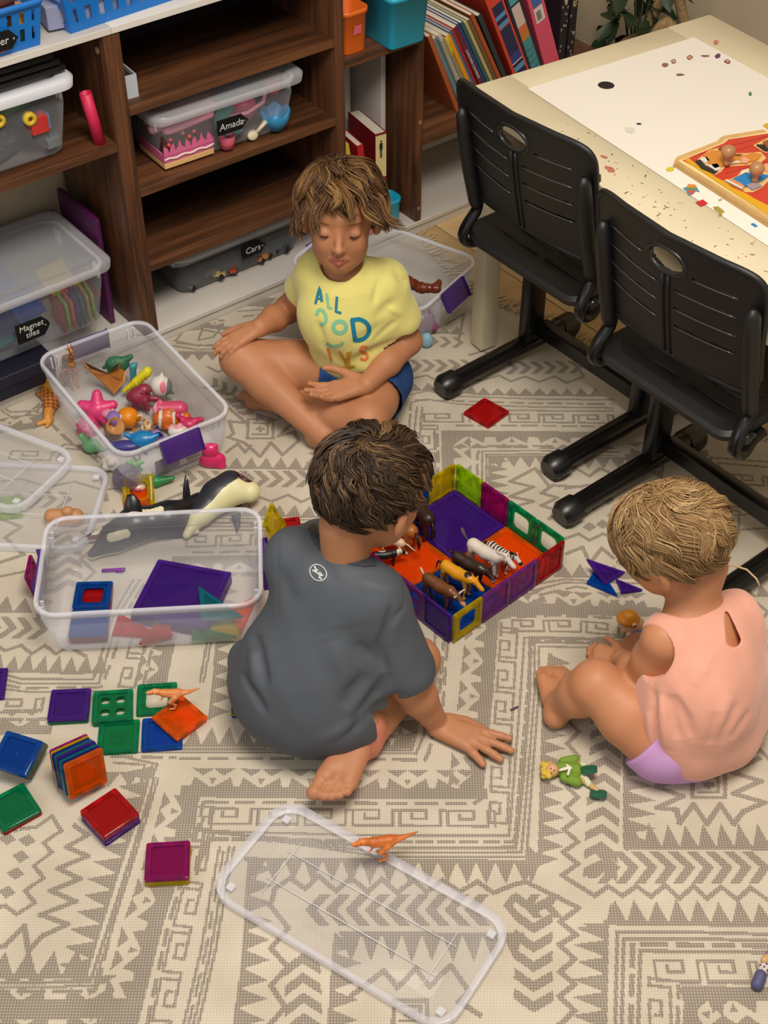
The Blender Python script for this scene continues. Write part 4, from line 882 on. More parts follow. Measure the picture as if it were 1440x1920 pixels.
# the tipped stack
rv = Vector((1.221, .564, .476)); MT = tr(-.4733, 1.368, .0535) @ Matrix.Rotation(rv.length, 4, rv.normalized())
for i, col in enumerate(['orange', 'indigo', 'teal', 'indigo', 'purple', 'teal', 'indigo', 'yellow', 'magenta']):
    tile('%s magnet tile, %s behind the orange face of the tipped stack' % (col, ['front one', 'first', 'second', 'third', 'fourth', 'fifth', 'sixth', 'seventh', 'last'][i]), col, MT @ tr([0, .001, -.001, 0, .0012, 0, -.001, .0, .001][i], 0, -.003-.0061*i), 'solid', .068)
# ---- tiles in the clear bin
for i, col in enumerate(['purple', 'purple', 'indigo', 'violet']):
    tile('large %s magnet tile, %s of the big stack in the clear bin' % (col, ORD[i] if i < 3 else 'lowest'), col, tr(-.368, 1.787, .0302-.006*i) @ rot('Z', -14), 'plain', .144)
for i, col in enumerate(['blue', 'red', 'magenta']):
    for k_ in (0, 1):
        tile('%s magnet tile in the clear bin, %s blue-topped pile, %s' % (col, 'far' if k_ else 'near', ['top layer', 'middle layer', 'bottom layer'][i]), col, tr(-.5305+.004*(1-k_), 1.720+.0685*k_, .0242-.006*i) @ rot('Z', 2+i), 'window1' if i == 0 and k_ else 'solid', .067)
def tri_tile(label, color, M, a=.07, b=.07):
    t = thing('triangle_tile', label, 'magnetic tile'); t.matrix_world = M; mr, mp, mg = tile_mats(color); h = .0029
    P = [(0, 0), (a, 0), (0, b)]; c = np.mean(P, 0); Q = [tuple(c+(np.array(p)-c)*.62) for p in P]; m = MB()
    m.loft([[(p[0], p[1], z) for p in L_] for L_, z in ((P, -h), (P, h), (Q, h), (Q, -h))], closed=True); m.build('frame', mr, t)
    m = MB(); m.loft([(Q, -.001), (Q, .001)]); m.build('pane', mp, t); return t
tri_tile('red triangle magnet tile in the clear bin beside the blue pair', 'red', tr(-.375, 1.695, .020) @ rot('Z', 110), .06, .06)
tri_tile('red triangle magnet tile flat in the clear bin under the other red one', 'red', tr(-.485, 1.705, .0105) @ rot('Z', -6), .10, .05)
tri_tile('teal triangle magnet tile leaning on the right wall of the clear bin', 'teal', tr(-.325, 1.715, .034) @ rot('Z', 8) @ rot('X', 18), .075, .07)
tri_tile('green triangle magnet tile flat at the right end of the clear bin', 'green', tr(-.34, 1.685, .0215) @ rot('Z', 3), .08, .03)
tri_tile('orange triangle magnet tile standing at the right end of the clear bin', 'orange', tr(-.285, 1.76, .0125) @ rot('Z', -60) @ rot('X', 6), .06, .06)
stack(0, 0, 0, 2, ['yellow'], 'at the right end of the clear bin bottom', centre=np.array((-.290, 1.728, 0)), z0=.0085)
# lone pieces around
c_ = at(258, 938, .012); tile('yellow magnet tile propped up behind the clear bin by the orca fin', 'yellow', tr(c_[0]+.0, c_[1]+.02, .021) @ rot('Z', 6) @ rot('X', 38), 'window1', .062)
c_ = at(256, 940, .006); tile('orange magnet tile under the propped yellow one by the orca fin', 'orange', tr(c_[0], c_[1]+.012, .0078) @ rot('Z', 4), 'plain', .052)
stack(12, 950, 0, 8, ['lime'], 'under the clear lid at the left edge', ['plain'], .062)
c_ = at(492, 1035, .02); tile('yellow magnet tile on edge right behind the clear bin', 'yellow', tr(-.208, 1.965, .0345) @ rot('Z', 80) @ rot('X', 65), 'plain', .062)
tile('red magnet tile flat behind the clear bin near the boy in grey', 'red', tr(-.185, 1.985, .0078) @ rot('Z', 10), 'plain', .05)
c_ = at(69, 1092, .02); tile('magenta magnet tile on edge against the left end of the clear bin', 'magenta', tr(c_[0]-.004, c_[1], .034) @ rot('Z', 92) @ rot('X', 80), 'plain', .060)
c_ = at(472, 1335, .01); stack(500, 1325, 0, 2, ['green', 'yellow', 'blue'], 'showing beneath the grey shirt hem', centre=np.array((-.225+.0, 1.555, 0)))
stack(-26, 1282, 0, 5, ['purple'], 'cut off by the left edge, above the blue stack')
tri_tile('teal triangle magnet tile on the rug beside the toddler', 'blue', tr(*[float(v) for v in at(1100, 1093, .0078)]) @ rot('Z', -32), .062, .05)
tri_tile('purple triangle magnet tile leaning over the blue triangle by the toddler', 'purple', tr(*[float(v) for v in at(1133, 1098, .0075)]) @ rot('Z', 38) @ rot('X', 30), .055, .058)
tri_tile('small violet triangle magnet tile right of the leaning purple one', 'purple', tr(*[float(v) for v in at(1165, 1112, .0078)]) @ rot('Z', 10), .04, .035)
b = MB(); P = [at(957, 1331, .0065), at(964, 1328, .0065), at(972, 1324, .0065)]; b.tube(P, [.0015, .002, .0015], 6, flat=.5); tag(b.build('plastic_sliver', mat('4a3a55', .5)), 'thin dark purple sliver on the rug beside the toddler\'s foot', 'scrap')
print('tiles ok')
# ================================================================ toy animals
def frame(p, deg, tilt=0, roll=0): return tr(*[float(v) for v in p]) @ rot('Z', deg) @ rot('Y', -tilt) @ rot('X', roll)
def toy(name, label, cat, M, group=None): t = thing(name, label, cat, group=group); t.matrix_world = M; return t
def inbox(lo, hi): return lambda C: ((C > np.array(lo)) & (C < np.array(hi))).all(1)
def quadruped(label, M, L, base, kind='horse', zones=(), cols=(), tail=None, mane=None, horns=None, name=None, dn=.0, legz=.52, fat=1., vox=.0017, snout=None):
    """L body length; +x forward; z up from the hooves"""
    t = toy(name or kind, label, 'toy animal', M); s = L; lh = legz*s; bz = lh+.14*s*fat
    C = lambda a, b, r0, r1, k=.03: ('c', tuple(np.array(a)*s), tuple(np.array(b)*s), r0*s, r1*s, k*s)
    lz = legz; B_ = legz+.13*fat
    pr = [C((-.36, 0, B_+.02), (0, 0, B_-.02), .155*fat, .16*fat, .06), C((0, 0, B_-.02), (.32, 0, B_+.03), .16*fat, .15*fat, .06)]
    hx, hz = {'horse': (.62, B_+.30-dn), 'cow': (.58, B_+.10-dn), 'pig': (.50, B_+.02)}[kind]
    pr += [C((.34, 0, B_+.06), (hx-.04, 0, hz), .12*fat, .085, .06), C((hx-.05, 0, hz+.01), (hx+.17, 0, hz-.12), .085, .055, .04), C((hx+.15, 0, hz-.11), (hx+.20, 0, hz-.14), .058, .050, .03)]
    for q in (-1, 1):
        pr += [C((hx-.03, q*.05, hz+.06), (hx-.05, q*(.09 if kind == 'horse' else .14), hz+(.15 if kind == 'horse' else .08)), .03, .018, .015)]
        for x, kx in ((-.34, -.06), (.30, .03)):
            o_ = rnd.uniform(-.03, .03)
            pr += [C((x, q*.09*fat, B_-.06), (x+kx+o_, q*.10*fat, lz*.52), .085 if x < 0 else .07, .042, .03), C((x+kx+o_, q*.10*fat, lz*.52), (x+o_, q*.10*fat, .07), .040, .030, .02), C((x+o_, q*.10*fat, .05), (x+.02+o_, q*.10*fat, .035), .040, .042, .01)]
    V, F = solid(pr, vox, .012*s, zmin=0.0); mats = [base]+list(cols); mi = paint(V/s, F, zones)
    mobj('body', V, F, mats, t, True, mi)
    b = MB(); tm = tail[0] if tail else base; b.tube([np.array(p)*s for p in ((-.50, 0, B_+.06), (-.60, .02, B_+.02), (-.66, .03, B_-.14), (-.68, .03, B_-.30))] if not tail or len(tail) < 2 else [np.array(p)*s for p in tail[1]], [.030*s, .028*s, (.05 if kind == 'horse' else .02)*s, .012*s], 7); b.build('tail', tm, t, True)
    if mane is not None:
        b = MB(); b.tube([np.array(p)*s for p in ((hx+.0, 0, hz+.11), (hx-.10, 0, hz+.08), (.38, 0, B_+.22), (.28, 0, B_+.16))], [.03*s, .045*s, .05*s, .02*s], 6); b.build('mane', mane, t, True)
    if horns is not None:
        b = MB()
        for q in (-1, 1): b.tube([np.array(p)*s for p in ((hx-.01, q*.05, hz+.07), (hx-.0, q*.15, hz+.10), (hx+.06, q*.19, hz+.17))], [.026*s, .02*s, .007*s], 6)
        b.build('horns', horns, t, True)
    b = MB()
    for q in (-1, 1): b.ball(tuple(np.array((hx+.04, q*.075, hz+.0))*s), .013*s, 6)
    b.build('eyes', mat('0c0806', .3), t, True); return t
rnd = random.Random(7)
ZF = .0115
def qa(px, py, z): p = at(px, py, z); return (p[0], p[1], ZF)
def heading(a, b, z=.045): d = at(b[0], b[1], z)-at(a[0], a[1], z); return math.degrees(math.atan2(d[1], d[0]))
def between(a, b, z=.045): p = (at(a[0], a[1], z)+at(b[0], b[1], z))/2; return (p[0], p[1], ZF)
gl = dict(rough=.35)
br = mat('6a3f1e', .4, noise=.12, nscale=90); ye = mat('cf8f10', .4, noise=.06, nscale=60); dk = mat('2c1a12', .4, noise=.12, nscale=90); wh = mat('cfc4ba', .4, noise=.05, nscale=50); bk = mat('15120f', .4); iv = mat('d9cfb8', .4); tn = mat('9a5a24', .4, noise=.1, nscale=80)
quadruped('brown cow figurine with white horns nearest the pen\'s front left wall', frame(between((790, 1090), (858, 1130)), heading((790, 1090), (862, 1135))), .074, br, 'cow', [(inbox((.68, -.3, .0), (1, .3, .62)), 1)], [mat('b58a66', .4)], (iv, ((-.5, 0, .7), (-.56, 0, .8), (-.62, .02, .86), (-.66, .02, .84))), None, iv, 'toy_cow', dn=.08)
quadruped('yellow cow figurine with black patches in the pen', frame(between((826, 1070), (888, 1100)), heading((818, 1062), (892, 1105))), .074, ye, 'cow', [(inel((.33, 0, .86), (.10, .2, .08)), 1), (inel((-.5, .0, .65), (.06, .3, .25)), 1)], [bk], (bk,), None, None, 'toy_cow', dn=.05)
quadruped('dark brown horned cow figurine in the pen, pale face', frame(between((850, 1055), (908, 1080)), heading((842, 1048), (918, 1090))), .074, dk, 'cow', [(inbox((.66, -.3, .0), (1, .3, .60)), 1)], [mat('8a7060', .4)], (bk, ((-.5, 0, .7), (-.6, 0, .74), (-.68, .02, .7), (-.70, .04, .6))), None, bk, 'toy_cow', dn=.05)
quadruped('white horse figurine with grey tail in the pen', frame(between((884, 1040), (935, 1062)), heading((876, 1028), (948, 1070))), .080, wh, 'horse', [], [], (mat('4a4c50', .4), ((-.5, 0, .72), (-.6, 0, .82), (-.7, .02, .92), (-.74, .02, 1.0))), wh, None, 'toy_horse', dn=.12, legz=.56)
zst = lambda C: (np.sin(C[:, 0]*58+np.sin(C[:, 2]*8)*1.2) > .15) & (C[:, 2] > .28) & (C[:, 0] < .62)
quadruped('small zebra figurine beside the white horse', frame(between((920, 1030), (955, 1048)), heading((912, 1020), (962, 1052))), .062, wh, 'horse', [(zst, 1), (inel((.80, 0, .70), (.06, .1, .06)), 1)], [bk], (bk,), bk, None, 'toy_zebra', dn=.12, legz=.50, vox=.0012)
quadruped('chestnut horse figurine half hidden by the boy\'s head', frame(qa(752, 1000, .04), 128), .085, tn, 'horse', [(inbox((-1, -1, -.1), (1, 1, .16)), 1)], [mat('b09a80', .4)], (dk,), dk, None, 'toy_horse')
quadruped('black-brown horse figurine right of the chestnut one', frame(qa(788, 975, .04), 118), .085, dk, 'horse', [], [], (bk,), bk, None, 'toy_horse')
quadruped('cream pig figurine with a thin tail near the boy\'s face', frame(qa(735, 1020, .03), 150), .056, mat('d8b898', .4), 'pig', [], [], (mat('d8b898', .4), ((-.5, 0, .6), (-.66, 0, .56), (-.8, .03, .5), (-.95, .04, .50))), None, None, 'toy_pig', legz=.4, vox=.0014)
quadruped('black and white calf figurine lying near the boy\'s chin', frame(qa(722, 1045, .03), 8), .052, bk, 'cow', [(inbox((.42, -.3, 0), (.62, .3, 1)), 1), (inbox((.74, -.3, 0), (1, .3, 1)), 1), (inel((-.1, .1, .65), (.15, .1, .15)), 1)], [iv], (bk,), None, None, 'toy_cow', legz=.35, vox=.0014)
# ---- orange theropods
def theropod(label, M, L, m1, m2):
    t = toy('toy_dinosaur', label, 'toy animal', M); s = L
    C = lambda a, b, r0, r1, k=.03: ('c', tuple(np.array(a)*s), tuple(np.array(b)*s), r0*s, r1*s, k*s)
    pr = [C((-.12, 0, .40), (.16, 0, .44), .10, .085, .05), C((.14, 0, .44), (.30, 0, .50), .07, .055, .05), C((.28, 0, .50), (.36, 0, .51), .062, .062, .03), C((.34, 0, .52), (.50, 0, .49), .055, .035, .02), C((.34, 0, .475), (.47, 0, .44), .035, .022, .01),
          C((-.14, 0, .40), (-.34, 0, .42), .085, .045, .05), C((-.34, 0, .42), (-.60, 0, .50), .045, .010, .02)]
    for q in (-1, 1):
        pr += [C((-.06, q*.07, .36), (.05, q*.09, .24), .07, .045, .03), C((.05, q*.09, .24), (-.06, q*.09, .12), .04, .022, .02), C((-.06, q*.09, .12), (-.01, q*.09, .02), .022, .022, .015), C((-.03, q*.09, .018), (.09, q*.10, .012), .022, .016, .01), C((.0, q*.09, .018), (.08, q*.06, .012), .016, .012, .008),
               C((.18, q*.06, .40), (.23, q*.075, .32), .022, .016, .01), C((.23, q*.075, .32), (.28, q*.07, .31), .014, .010, .008)]
    for i in range(9): pr.append(('e', tuple(np.array((.25-.07*i, 0, .53-.012*i if i > 2 else .545))*s), (.018*s, .008*s, .022*s), None, .01*s))
    V, F = solid(pr, .0011, .01*s, zmin=0.); mi = paint(V/s, F, [(lambda C: (C[:, 2] > .46) & (C[:, 0] < .3), 1)]); mobj('body', V, F, [m1, m2], t, True, mi)
    b = MB()
    for q in (-1, 1): b.ball(tuple(np.array((.385, q*.05, .545))*s), .011*s, 6)
    b.build('eyes', mat('1a0c06', .3), t, True); return t
do1 = mat('d88a58', .45, noise=.1, nscale=120); do2 = mat('c87838', .5, noise=.1, nscale=120)
p = at(326, 1326, .015); theropod('pale orange dinosaur figurine standing on the green and orange tiles', frame((p[0], p[1], .0185), 186), .080, do1, do2)
p = at(718, 1604, .02); theropod('orange dinosaur figurine standing on the clear lid', frame((p[0], p[1], .0195), 193), .092, mat('cf7430', .45, noise=.14, nscale=120), mat('b86020', .5))
# ---- orca
def fin(pts, th, nrm, k=4):
    b = MB(); n = len(pts); c = np.mean(pts, 0); P = [np.array(p) for p in pts]; nrm = unit(nrm)
    R_ = [[tuple(c+(p-c)*f+nrm*h) for p in P] for f, h in ((.90, -th/2), (1, 0), (.90, th/2))]; return b.loft(R_)
ocM = tr(-.548, 1.842, RZ) ; oc = toy('toy_orca', 'large black and white orca figurine with open mouth behind the clear bin', 'toy animal', tr(0, 0, 0))
black = mat('17181c', .32, .5, noise=.05); cream = mat('d8d2b0', .4)
pt = lambda x, y, z: np.array(at(x, y, z))
hd = pt(178, 1052, .035); bd = pt(252, 985, .036); md = pt(315, 972, .036); tl = pt(375, 945, .024); te = pt(420, 920, .016)
hd = pt(174, 1040, .014); o0 = np.array((hd[0], hd[1], RZ)); oc.location = tuple(o0)
pr = [('c', tuple(hd), tuple(pt(216, 1008, .028)), .010, .026, .012), ('c', tuple(pt(216, 1008, .028)), tuple(bd), .026, .032, .02), ('c', tuple(bd), tuple(md), .032, .030, .02), ('c', tuple(md), tuple(tl), .030, .018, .02), ('c', tuple(tl), tuple(te), .018, .010, .02), ('c', tuple(pt(160, 1012, .012)), tuple(pt(205, 996, .018)), .007, .015, .006)]
V, F = solid(pr, .002, .01, zmin=.0046); eye_c = pt(221, 1021, .085)
def near_line(a, b, r):
    a, b = np.array(a), np.array(b); d = b-a
    def f(C): h = np.clip((C-a)@d/(d@d), 0, 1); return np.linalg.norm(C-a-h[:, None]*d, axis=1) < r
    return f
bvo = BVHTree.FromPolygons(V.tolist(), F.tolist())
def hit(bv, x, y, z=.03):
    h = bv.ray_cast(CAMP, Vector(ray(x, y)))[0]; return np.array(h) if h is not None else at(x, y, z)
mi = paint(V, F, [(near_line(hit(bvo, 208, 1008), hit(bvo, 236, 1001), .0085), 1), (near_line(hit(bvo, 245, 962), hit(bvo, 300, 955), .0075), 1), (near_line(hit(bvo, 162, 1003), hit(bvo, 186, 993), .007), 1), (near_line(hit(bvo, 157, 1014), hit(bvo, 180, 1008), .006), 2), (lambda C: C[:, 2] < .016, 1)])
mobj('body', V-o0, F, [black, cream, mat('6a2c3a', .5)], oc, True, mi)
b = fin([pt(236, 975, .055), pt(231, 955, .075), pt(238, 928, .100), pt(250, 925, .103), pt(262, 938, .092), pt(268, 960, .068), pt(264, 978, .055)], .008, (0, -1, .3)); b.V = [tuple(np.array(v)-o0) for v in b.V]; b.build('dorsal_fin', black, oc, True)
b = fin([pt(300, 985, .022), pt(345, 980, .010), pt(347, 1006, .010), pt(292, 1008, .016)], .008, (0, 0, 1)); b.V = [tuple(np.array(v)-o0) for v in b.V]; b.build('flipper', black, oc, True)
b = fin([pt(408, 928, .018), pt(430, 900, .012), pt(445, 915, .012), pt(425, 935, .012), pt(455, 945, .012), pt(440, 958, .012)], .006, (0, 0, 1)); b.V = [tuple(np.array(v)-o0) for v in b.V]; b.build('tail_fluke', black, oc, True)
# ---- shark
sk0 = pt(400, 935, 0); sk = toy('toy_shark', 'cream and black shark figurine with open toothed mouth beside the toy bin', 'toy animal', tr(sk0[0], sk0[1], RZ)); sk0[2] = RZ
a, b_, c, d, e_ = pt(462, 920, .045), pt(432, 915, .045), pt(408, 930, .04), pt(378, 962, .03), pt(350, 1003, .014)
pr = [('c', tuple(pt(468, 922, .04)), tuple(b_), .021, .030, .015), ('c', tuple(b_), tuple(c), .030, .030, .02), ('c', tuple(c), tuple(d), .030, .020, .02), ('c', tuple(d), tuple(e_), .020, .008, .02), ('-', ('e', tuple(pt(458, 895, .066)), (.017, .012, .014), None, .003))]
V, F = solid(pr, .002, .01, zmin=.0046); bvs = BVHTree.FromPolygons(V.tolist(), F.tolist())
mi = paint(V, F, [(near_line(hit(bvs, 436, 886), hit(bvs, 366, 948), .017), 1), (near_line(hit(bvs, 400, 905), hit(bvs, 350, 962), .017), 1), (lambda C: np.linalg.norm((C-pt(458, 895, .064))/np.array((.0175, .013, .0145)), axis=1) < 1.06, 2)])
mobj('body', V-sk0, F, [mat('dcd8a8', .4), mat('23262e', .4), mat('4a1016', .5)], sk, True, mi)
b = MB()
for i in range(9):
    t_ = i/8; x = 447+20*t_; y = 890+6*math.sin(t_*3.1)*-1
    q = hit(bvs, x, y+ (2 if i % 2 else 8)); b.loft([[tuple(q-sk0+np.array((.0016*math.cos(u), .0016*math.sin(u), 0))) for u in (0, 2.1, 4.2)], [tuple(q-sk0+np.array((.0002*math.cos(u), .0002*math.sin(u)+.001, .0045))) for u in (0, 2.1, 4.2)]])
o_ = b.build('teeth', mat('e8e4d8', .4), sk, True); o_['kind'] = 'stuff'
for nm, pts, m_ in (('dorsal_fin', [pt(342, 945, .02), pt(343, 915, .045), pt(347, 889, .075), pt(353, 900, .065), pt(357, 925, .04), pt(356, 948, .02)], black), ('pectoral_fin', [pt(420, 905, .045), pt(400, 925, .05), pt(395, 932, .05), pt(410, 930, .055), pt(428, 918, .055)], mat('23262e', .4)), ('pectoral_fin', [pt(432, 965, .02), pt(440, 985, .008), pt(444, 1000, .008), pt(450, 985, .01), pt(452, 960, .02)], mat('4a5058', .4)), ('tail_fin', [pt(352, 1003, .012), pt(334, 985, .012), pt(337, 998, .01), pt(345, 1003, .01)], cream), ('tail_fin', [pt(352, 996, .014), pt(372, 985, .02), pt(374, 1000, .012), pt(358, 1003, .01)], cream)):
    b = fin(pts, .006, (0, -.5, .8)); b.V = [tuple(np.array(v)-sk0) for v in b.V]; b.build(nm, m_, sk, True)
print('animals ok')
# ================================================================ things on the shelves
def sp(a, b, z): return S0+SE*a+SN*b+np.array((0, 0, z))
def sfm(a, b, z, rz=0): p = sp(a, b, z); return tr(*p) @ rot('Z', 38+rz)
def text_on(t, body, size, M, m_, name='lettering', shear=.15, ext=.0002):
    cu = bpy.data.curves.new('lettering', 'FONT'); cu.body = body; cu.size = size; cu.shear = shear; cu.extrude = ext; cu.align_x = 'CENTER'; cu.align_y = 'CENTER'; cu.resolution_u = 3
    tmp = bpy.data.objects.new('tmp', cu); COL.objects.link(tmp); dg = bpy.context.evaluated_depsgraph_get(); me = bpy.data.meshes.new_from_object(tmp.evaluated_get(dg)); bpy.data.objects.remove(tmp)
    me.materials.clear(); me.materials.append(m_); o = bpy.data.objects.new(name, me); COL.objects.link(o); o.parent = t; o.matrix_local = M; return o
M_chalk = mat('c9c9c4', .8, .1); M_tag = mat('121212', .7, .2, name='chalkboard_black')
def chalk_tag(label, words, M, w=.10, h=.05, size=.026):
    """hanging slate tag: local x right, z up, faces -y"""
    t = toy('chalk_tag', label, 'name tag', M); b = MB()
    P = [(-w/2, -h/2), (w/2-.012, -h/2), (w/2, -h/2+.014), (w/2+.004, 0), (w/2, h/2-.014), (w/2-.012, h/2), (-w/2, h/2)]
    b.loft([[(p[0], y, p[1]) for p in P] for y in (0, -.0022)]); b.build('slate', M_tag, t)
    n = len(words)
    for i, wd in enumerate(words): text_on(t, wd, size, tr(-.002, -.0026, (n-1)*size*.5-i*size*.95) @ rot('X', 90), M_chalk)
    b = MB(); b.tube([(w/2-.006, -.0023, 0), (w/2-.006, -.0026, 0)], .0022, 10); b.build('eyelet', mat('8a8a86', .4), t); return t
def lidded_bin(label, M, L_=.36, W_=.235, h=.118, tint=None, rimc=None, lidcol=None):
    t = toy('lidded_bin', label, 'storage box', M); bin_body(t, L_-.008, W_-.008, h, wall=tint or M_cl2)
    b = MB(); b.loft([ring(L_+.012, W_+.012, .03, h-.008), ring(L_+.016, W_+.016, .032, h+.008), ring(L_+.002, W_+.002, .032, h+.014), ring(L_-.03, W_-.03, .03, h+.014), ring(L_-.045, W_-.045, .025, h+.008), ring(L_-.06, W_-.06, .02, h+.012), ring(L_-.2, W_-.12, .01, h+.0125)], cap=(0, 1))
    b.build('lid', lidcol or clear('dadde2', .30, .2, tint='f0f0f2', name='milky_lid'), t, True); return t
def boxy(name, label, cat, M, size, m_, bev=.004, studs=None, parts=None):
    t = toy(name, label, cat, M); b = MB(); b.box((-size[0]/2, -size[1]/2, 0), (size[0]/2, size[1]/2, size[2]), bev=bev); b.build('block', m_, t)
    if studs:
        me = None
        for i in range(studs[0]):
            for k_ in range(studs[1]):
                if me is None:
                    b = MB(); b.tube([(0, 0, 0), (0, 0, .004)], min(size[0]/studs[0], size[1]/studs[1])*.3, 10); o_ = b.build('stud', m_, t); me = o_.data
                else: o_ = bpy.data.objects.new('stud', me); COL.objects.link(o_); o_.parent = t
                o_.location = (size[0]*((i+.5)/studs[0]-.5), size[1]*((k_+.5)/studs[1]-.5), size[2])
    return t
# ---- middle bookcase, second shelf: play food bin
fb = lidded_bin('lidded clear bin of pink play food and dishes on the middle bookcase', sfm(.245, .125, .3878, -2), .36, .235, .122)
chalk_tag('black chalk tag reading Amada on the play food bin', ['Amada'], sfm(.228, -.0065, .4655, -2), .072, .034, .021)
def fs_(a, b, z): return sfm(a, b, z, -2)
cake = toy('toy_cake_box', 'pink and cream cake slice toy box in the play food bin', 'toy', fs_(.135, .04, .3935)); pk = mat('d86a98', .5); ck = mat('4a2c28', .6)
b = MB(); b.box((-.055, -.012, 0), (.065, .10, .012), bev=.002); b.build('base_layer', mat('dfb878', .6), cake)
b = MB(); b.box((-.055, -.012, .0125), (.065, .10, .034), bev=.002); b.build('icing_layer', pk, cake)
b = MB(); b.box((-.053, -.0100, .0345), (.063, .098, .075), bev=.002); b.build('chocolate_layer', ck, cake)
b = MB(); n = 48
top_ = [(-.055+.12*i/n, .046+.008*math.sin(i*.9)+.004*math.sin(i*2.1)) for i in range(n+1)]
b.loft([[(p[0], y, p[1]) for p in top_]+[(.065, y, .03), (-.055, y, .03)] for y in (-.0125, -.0145)]); b.build('icing_drips', pk, cake)
b = MB(); b.tube([(-.055+.12*i/12, -.0135, .022+.002*math.sin(i*1.7)) for i in range(13)], .0022, 6); b.build('cream_line', mat('e8d8d0', .6), cake, True)
for x, z, m_ in ((-.035, .062, mat('c04a58', .5)), (-.005, .068, mat('b05a60', .5)), (.022, .064, mat('c04a58', .5)), (-.04, .052, mat('d04848', .5)), (.01, .056, mat('d04848', .5))):
    b = MB(); b.ball((x, -.011, z), .005, 8); b.build('sprinkle', m_, cake, True)
def lathe_toy(name, label, cat, M, prof, m_, part='bowl', extra=None, n=20):
    t = toy(name, label, cat, M); b = MB(); b.lathe(prof, n); b.build(part, m_, t, True)
    if extra: extra(t)
    return t
cupp = lambda r, h: [(r*.7, 0), (r, h), (r*.92, h), (r*.64, .003), (.001, .003)]
lathe_toy('toy_cup', 'pink toy cup in the play food bin beside the cake', 'toy', fs_(.235, .03, .394), cupp(.020, .03), mat('d8607a', .5))
lathe_toy('toy_bowl', 'green scalloped toy bowl in the play food bin', 'toy', fs_(.262, .075, .42) @ rot('X', 50), cupp(.034, .026), mat('3f8f86', .5))
t = toy('toy_flower_cup', 'blue crown-shaped toy cup at the right of the play food bin', 'toy', fs_(.365, .035, .395)); b = MB(); n = 24
b.loft([[(r*math.cos(2*math.pi*i/n), r*math.sin(2*math.pi*i/n), z+(zz*(.5+.5*math.cos(2*math.pi*i/n*6)))) for i in range(n)] for r, z, zz in ((.018, 0, 0), (.030, .02, 0), (.034, .036, .012), (.031, .036, .012), (.024, .01, 0), (.001, .004, 0))]); b.build('cup', mat('2f86b8', .45), t, True)
t = toy('toy_spoon', 'cream toy spoon at the front of the play food bin', 'toy', fs_(.300, .028, .402)); b = MB(); b.ball((0, 0, 0), (.014, .012, .005), 12, rot('X', 70)); b.build('bowl', mat('d8cfb0', .5), t, True); b = MB(); b.tube([(.010, 0, .004), (.035, 0, .022)], [.004, .006], 8); b.build('handle', mat('d8cfb0', .5), t, True)
lathe_toy('toy_apple', 'red round toy fruit at the right of the play food bin', 'toy', fs_(.378, .06, .462), [(.001, 0), (.014, .002), (.021, .016), (.016, .032), (.004, .035), (.001, .032)], mat('c82c50', .4), 'fruit')
t = toy('toy_teapot', 'dark pink toy pot with a pale handle in the play food bin', 'toy', fs_(.31, .075, .45)); b = MB(); b.lathe([(.02, -.03), (.03, -.01), (.028, .01), (.02, .018)], 18); b.build('pot', mat('c23a66', .45), t, True); b = MB(); b.tube([(-.05, -.03, 0), (-.01, -.035, .0), (.03, -.035, .012), (.038, -.033, .03), (.034, -.03, .038)], .0045, 8); b.build('handle', mat('e58ca0', .45), t, True)
t = toy('toy_sponge', 'blue crocheted toy lump at the top of the play food bin', 'toy', fs_(.285, .08, .478)); V, F = solid([('c', (-.035, 0, 0), (.03, 0, .012), .018, .016)], .002, .01, fn=lambda X, Y, Z: .0012*np.sin(900*X)*np.sin(900*Y+300*Z)); mobj('lump', V, F, mat('1f5f98', .8), t, True)
t = toy('toy_cloth', 'folded pale pink cloth across the top of the play food bin', 'cloth', fs_(.15, .06, .478)); V, F = solid([('c', (-.07, 0, -.004), (.06, -.01, .012), .012, .016), ('c', (-.06, .03, -.002), (.07, .02, .012), .014, .014), ('c', (-.05, -.02, -.008), (.05, -.028, .005), .010, .010)], .0025, .006); mobj('folds', V, F, mat('c98a98', .8), t, True)
# ---- bottom of the middle bookcase: cars bin
cbn = lidded_bin('lidded clear bin of toy cars at the bottom of the middle bookcase', sfm(.275, .165, .0352, 0), .375, .225, .108, tint=clear('8f9498', .30, .15, tint='c8ccd0', name='smoky_bin_plastic'))
chalk_tag('black chalk tag reading Cars on the cars bin', ['Cars'], sfm(.293, .0495, .108), .062, .034, .022)
def car(label, M, c, s=.045):
    t = toy('toy_car', label, 'toy car', M); b = MB(); b.box((-s/2, -s*.2, .005), (s/2, s*.2, s*.26), bev=.003); b.box((-s*.25, -s*.17, s*.26), (s*.22, s*.17, s*.42), bev=.003); b.build('body', mat(c, .3), t)
    for x in (-.3, .3):
        for y in (-.21, .21):
            b = MB(); b.tube([(x*s, y*s-.002, .006), (x*s, y*s+.002, .006)], .006, 10); b.build('wheel', mat('101010', .6), t)
    return t
rnd = random.Random(12)
for i, (a, b_, z, c, nm, r_) in enumerate(((.15, .085, .045, '6a6e74', 'grey', 20), (.205, .08, .050, 'b8a060', 'gold', -30), (.255, .085, .046, 'a83a2a', 'red', 60), (.34, .08, .045, 'c07840', 'orange', 15), (.39, .08, .05, '40464e', 'dark grey', -20), (.42, .1, .065, '35506a', 'slate blue', 70), (.18, .12, .065, '7a8088', 'silver', 80), (.36, .12, .07, 'c8a050', 'yellow', -60))):
    car('%s toy car inside the cars bin, %s' % (nm, ['leftmost at the front', 'second at the front', 'middle front', 'right of the tag', 'near the right end', 'rightmost', 'behind the grey one', 'behind the orange one'][i]), sfm(a, b_, z, r_), c)
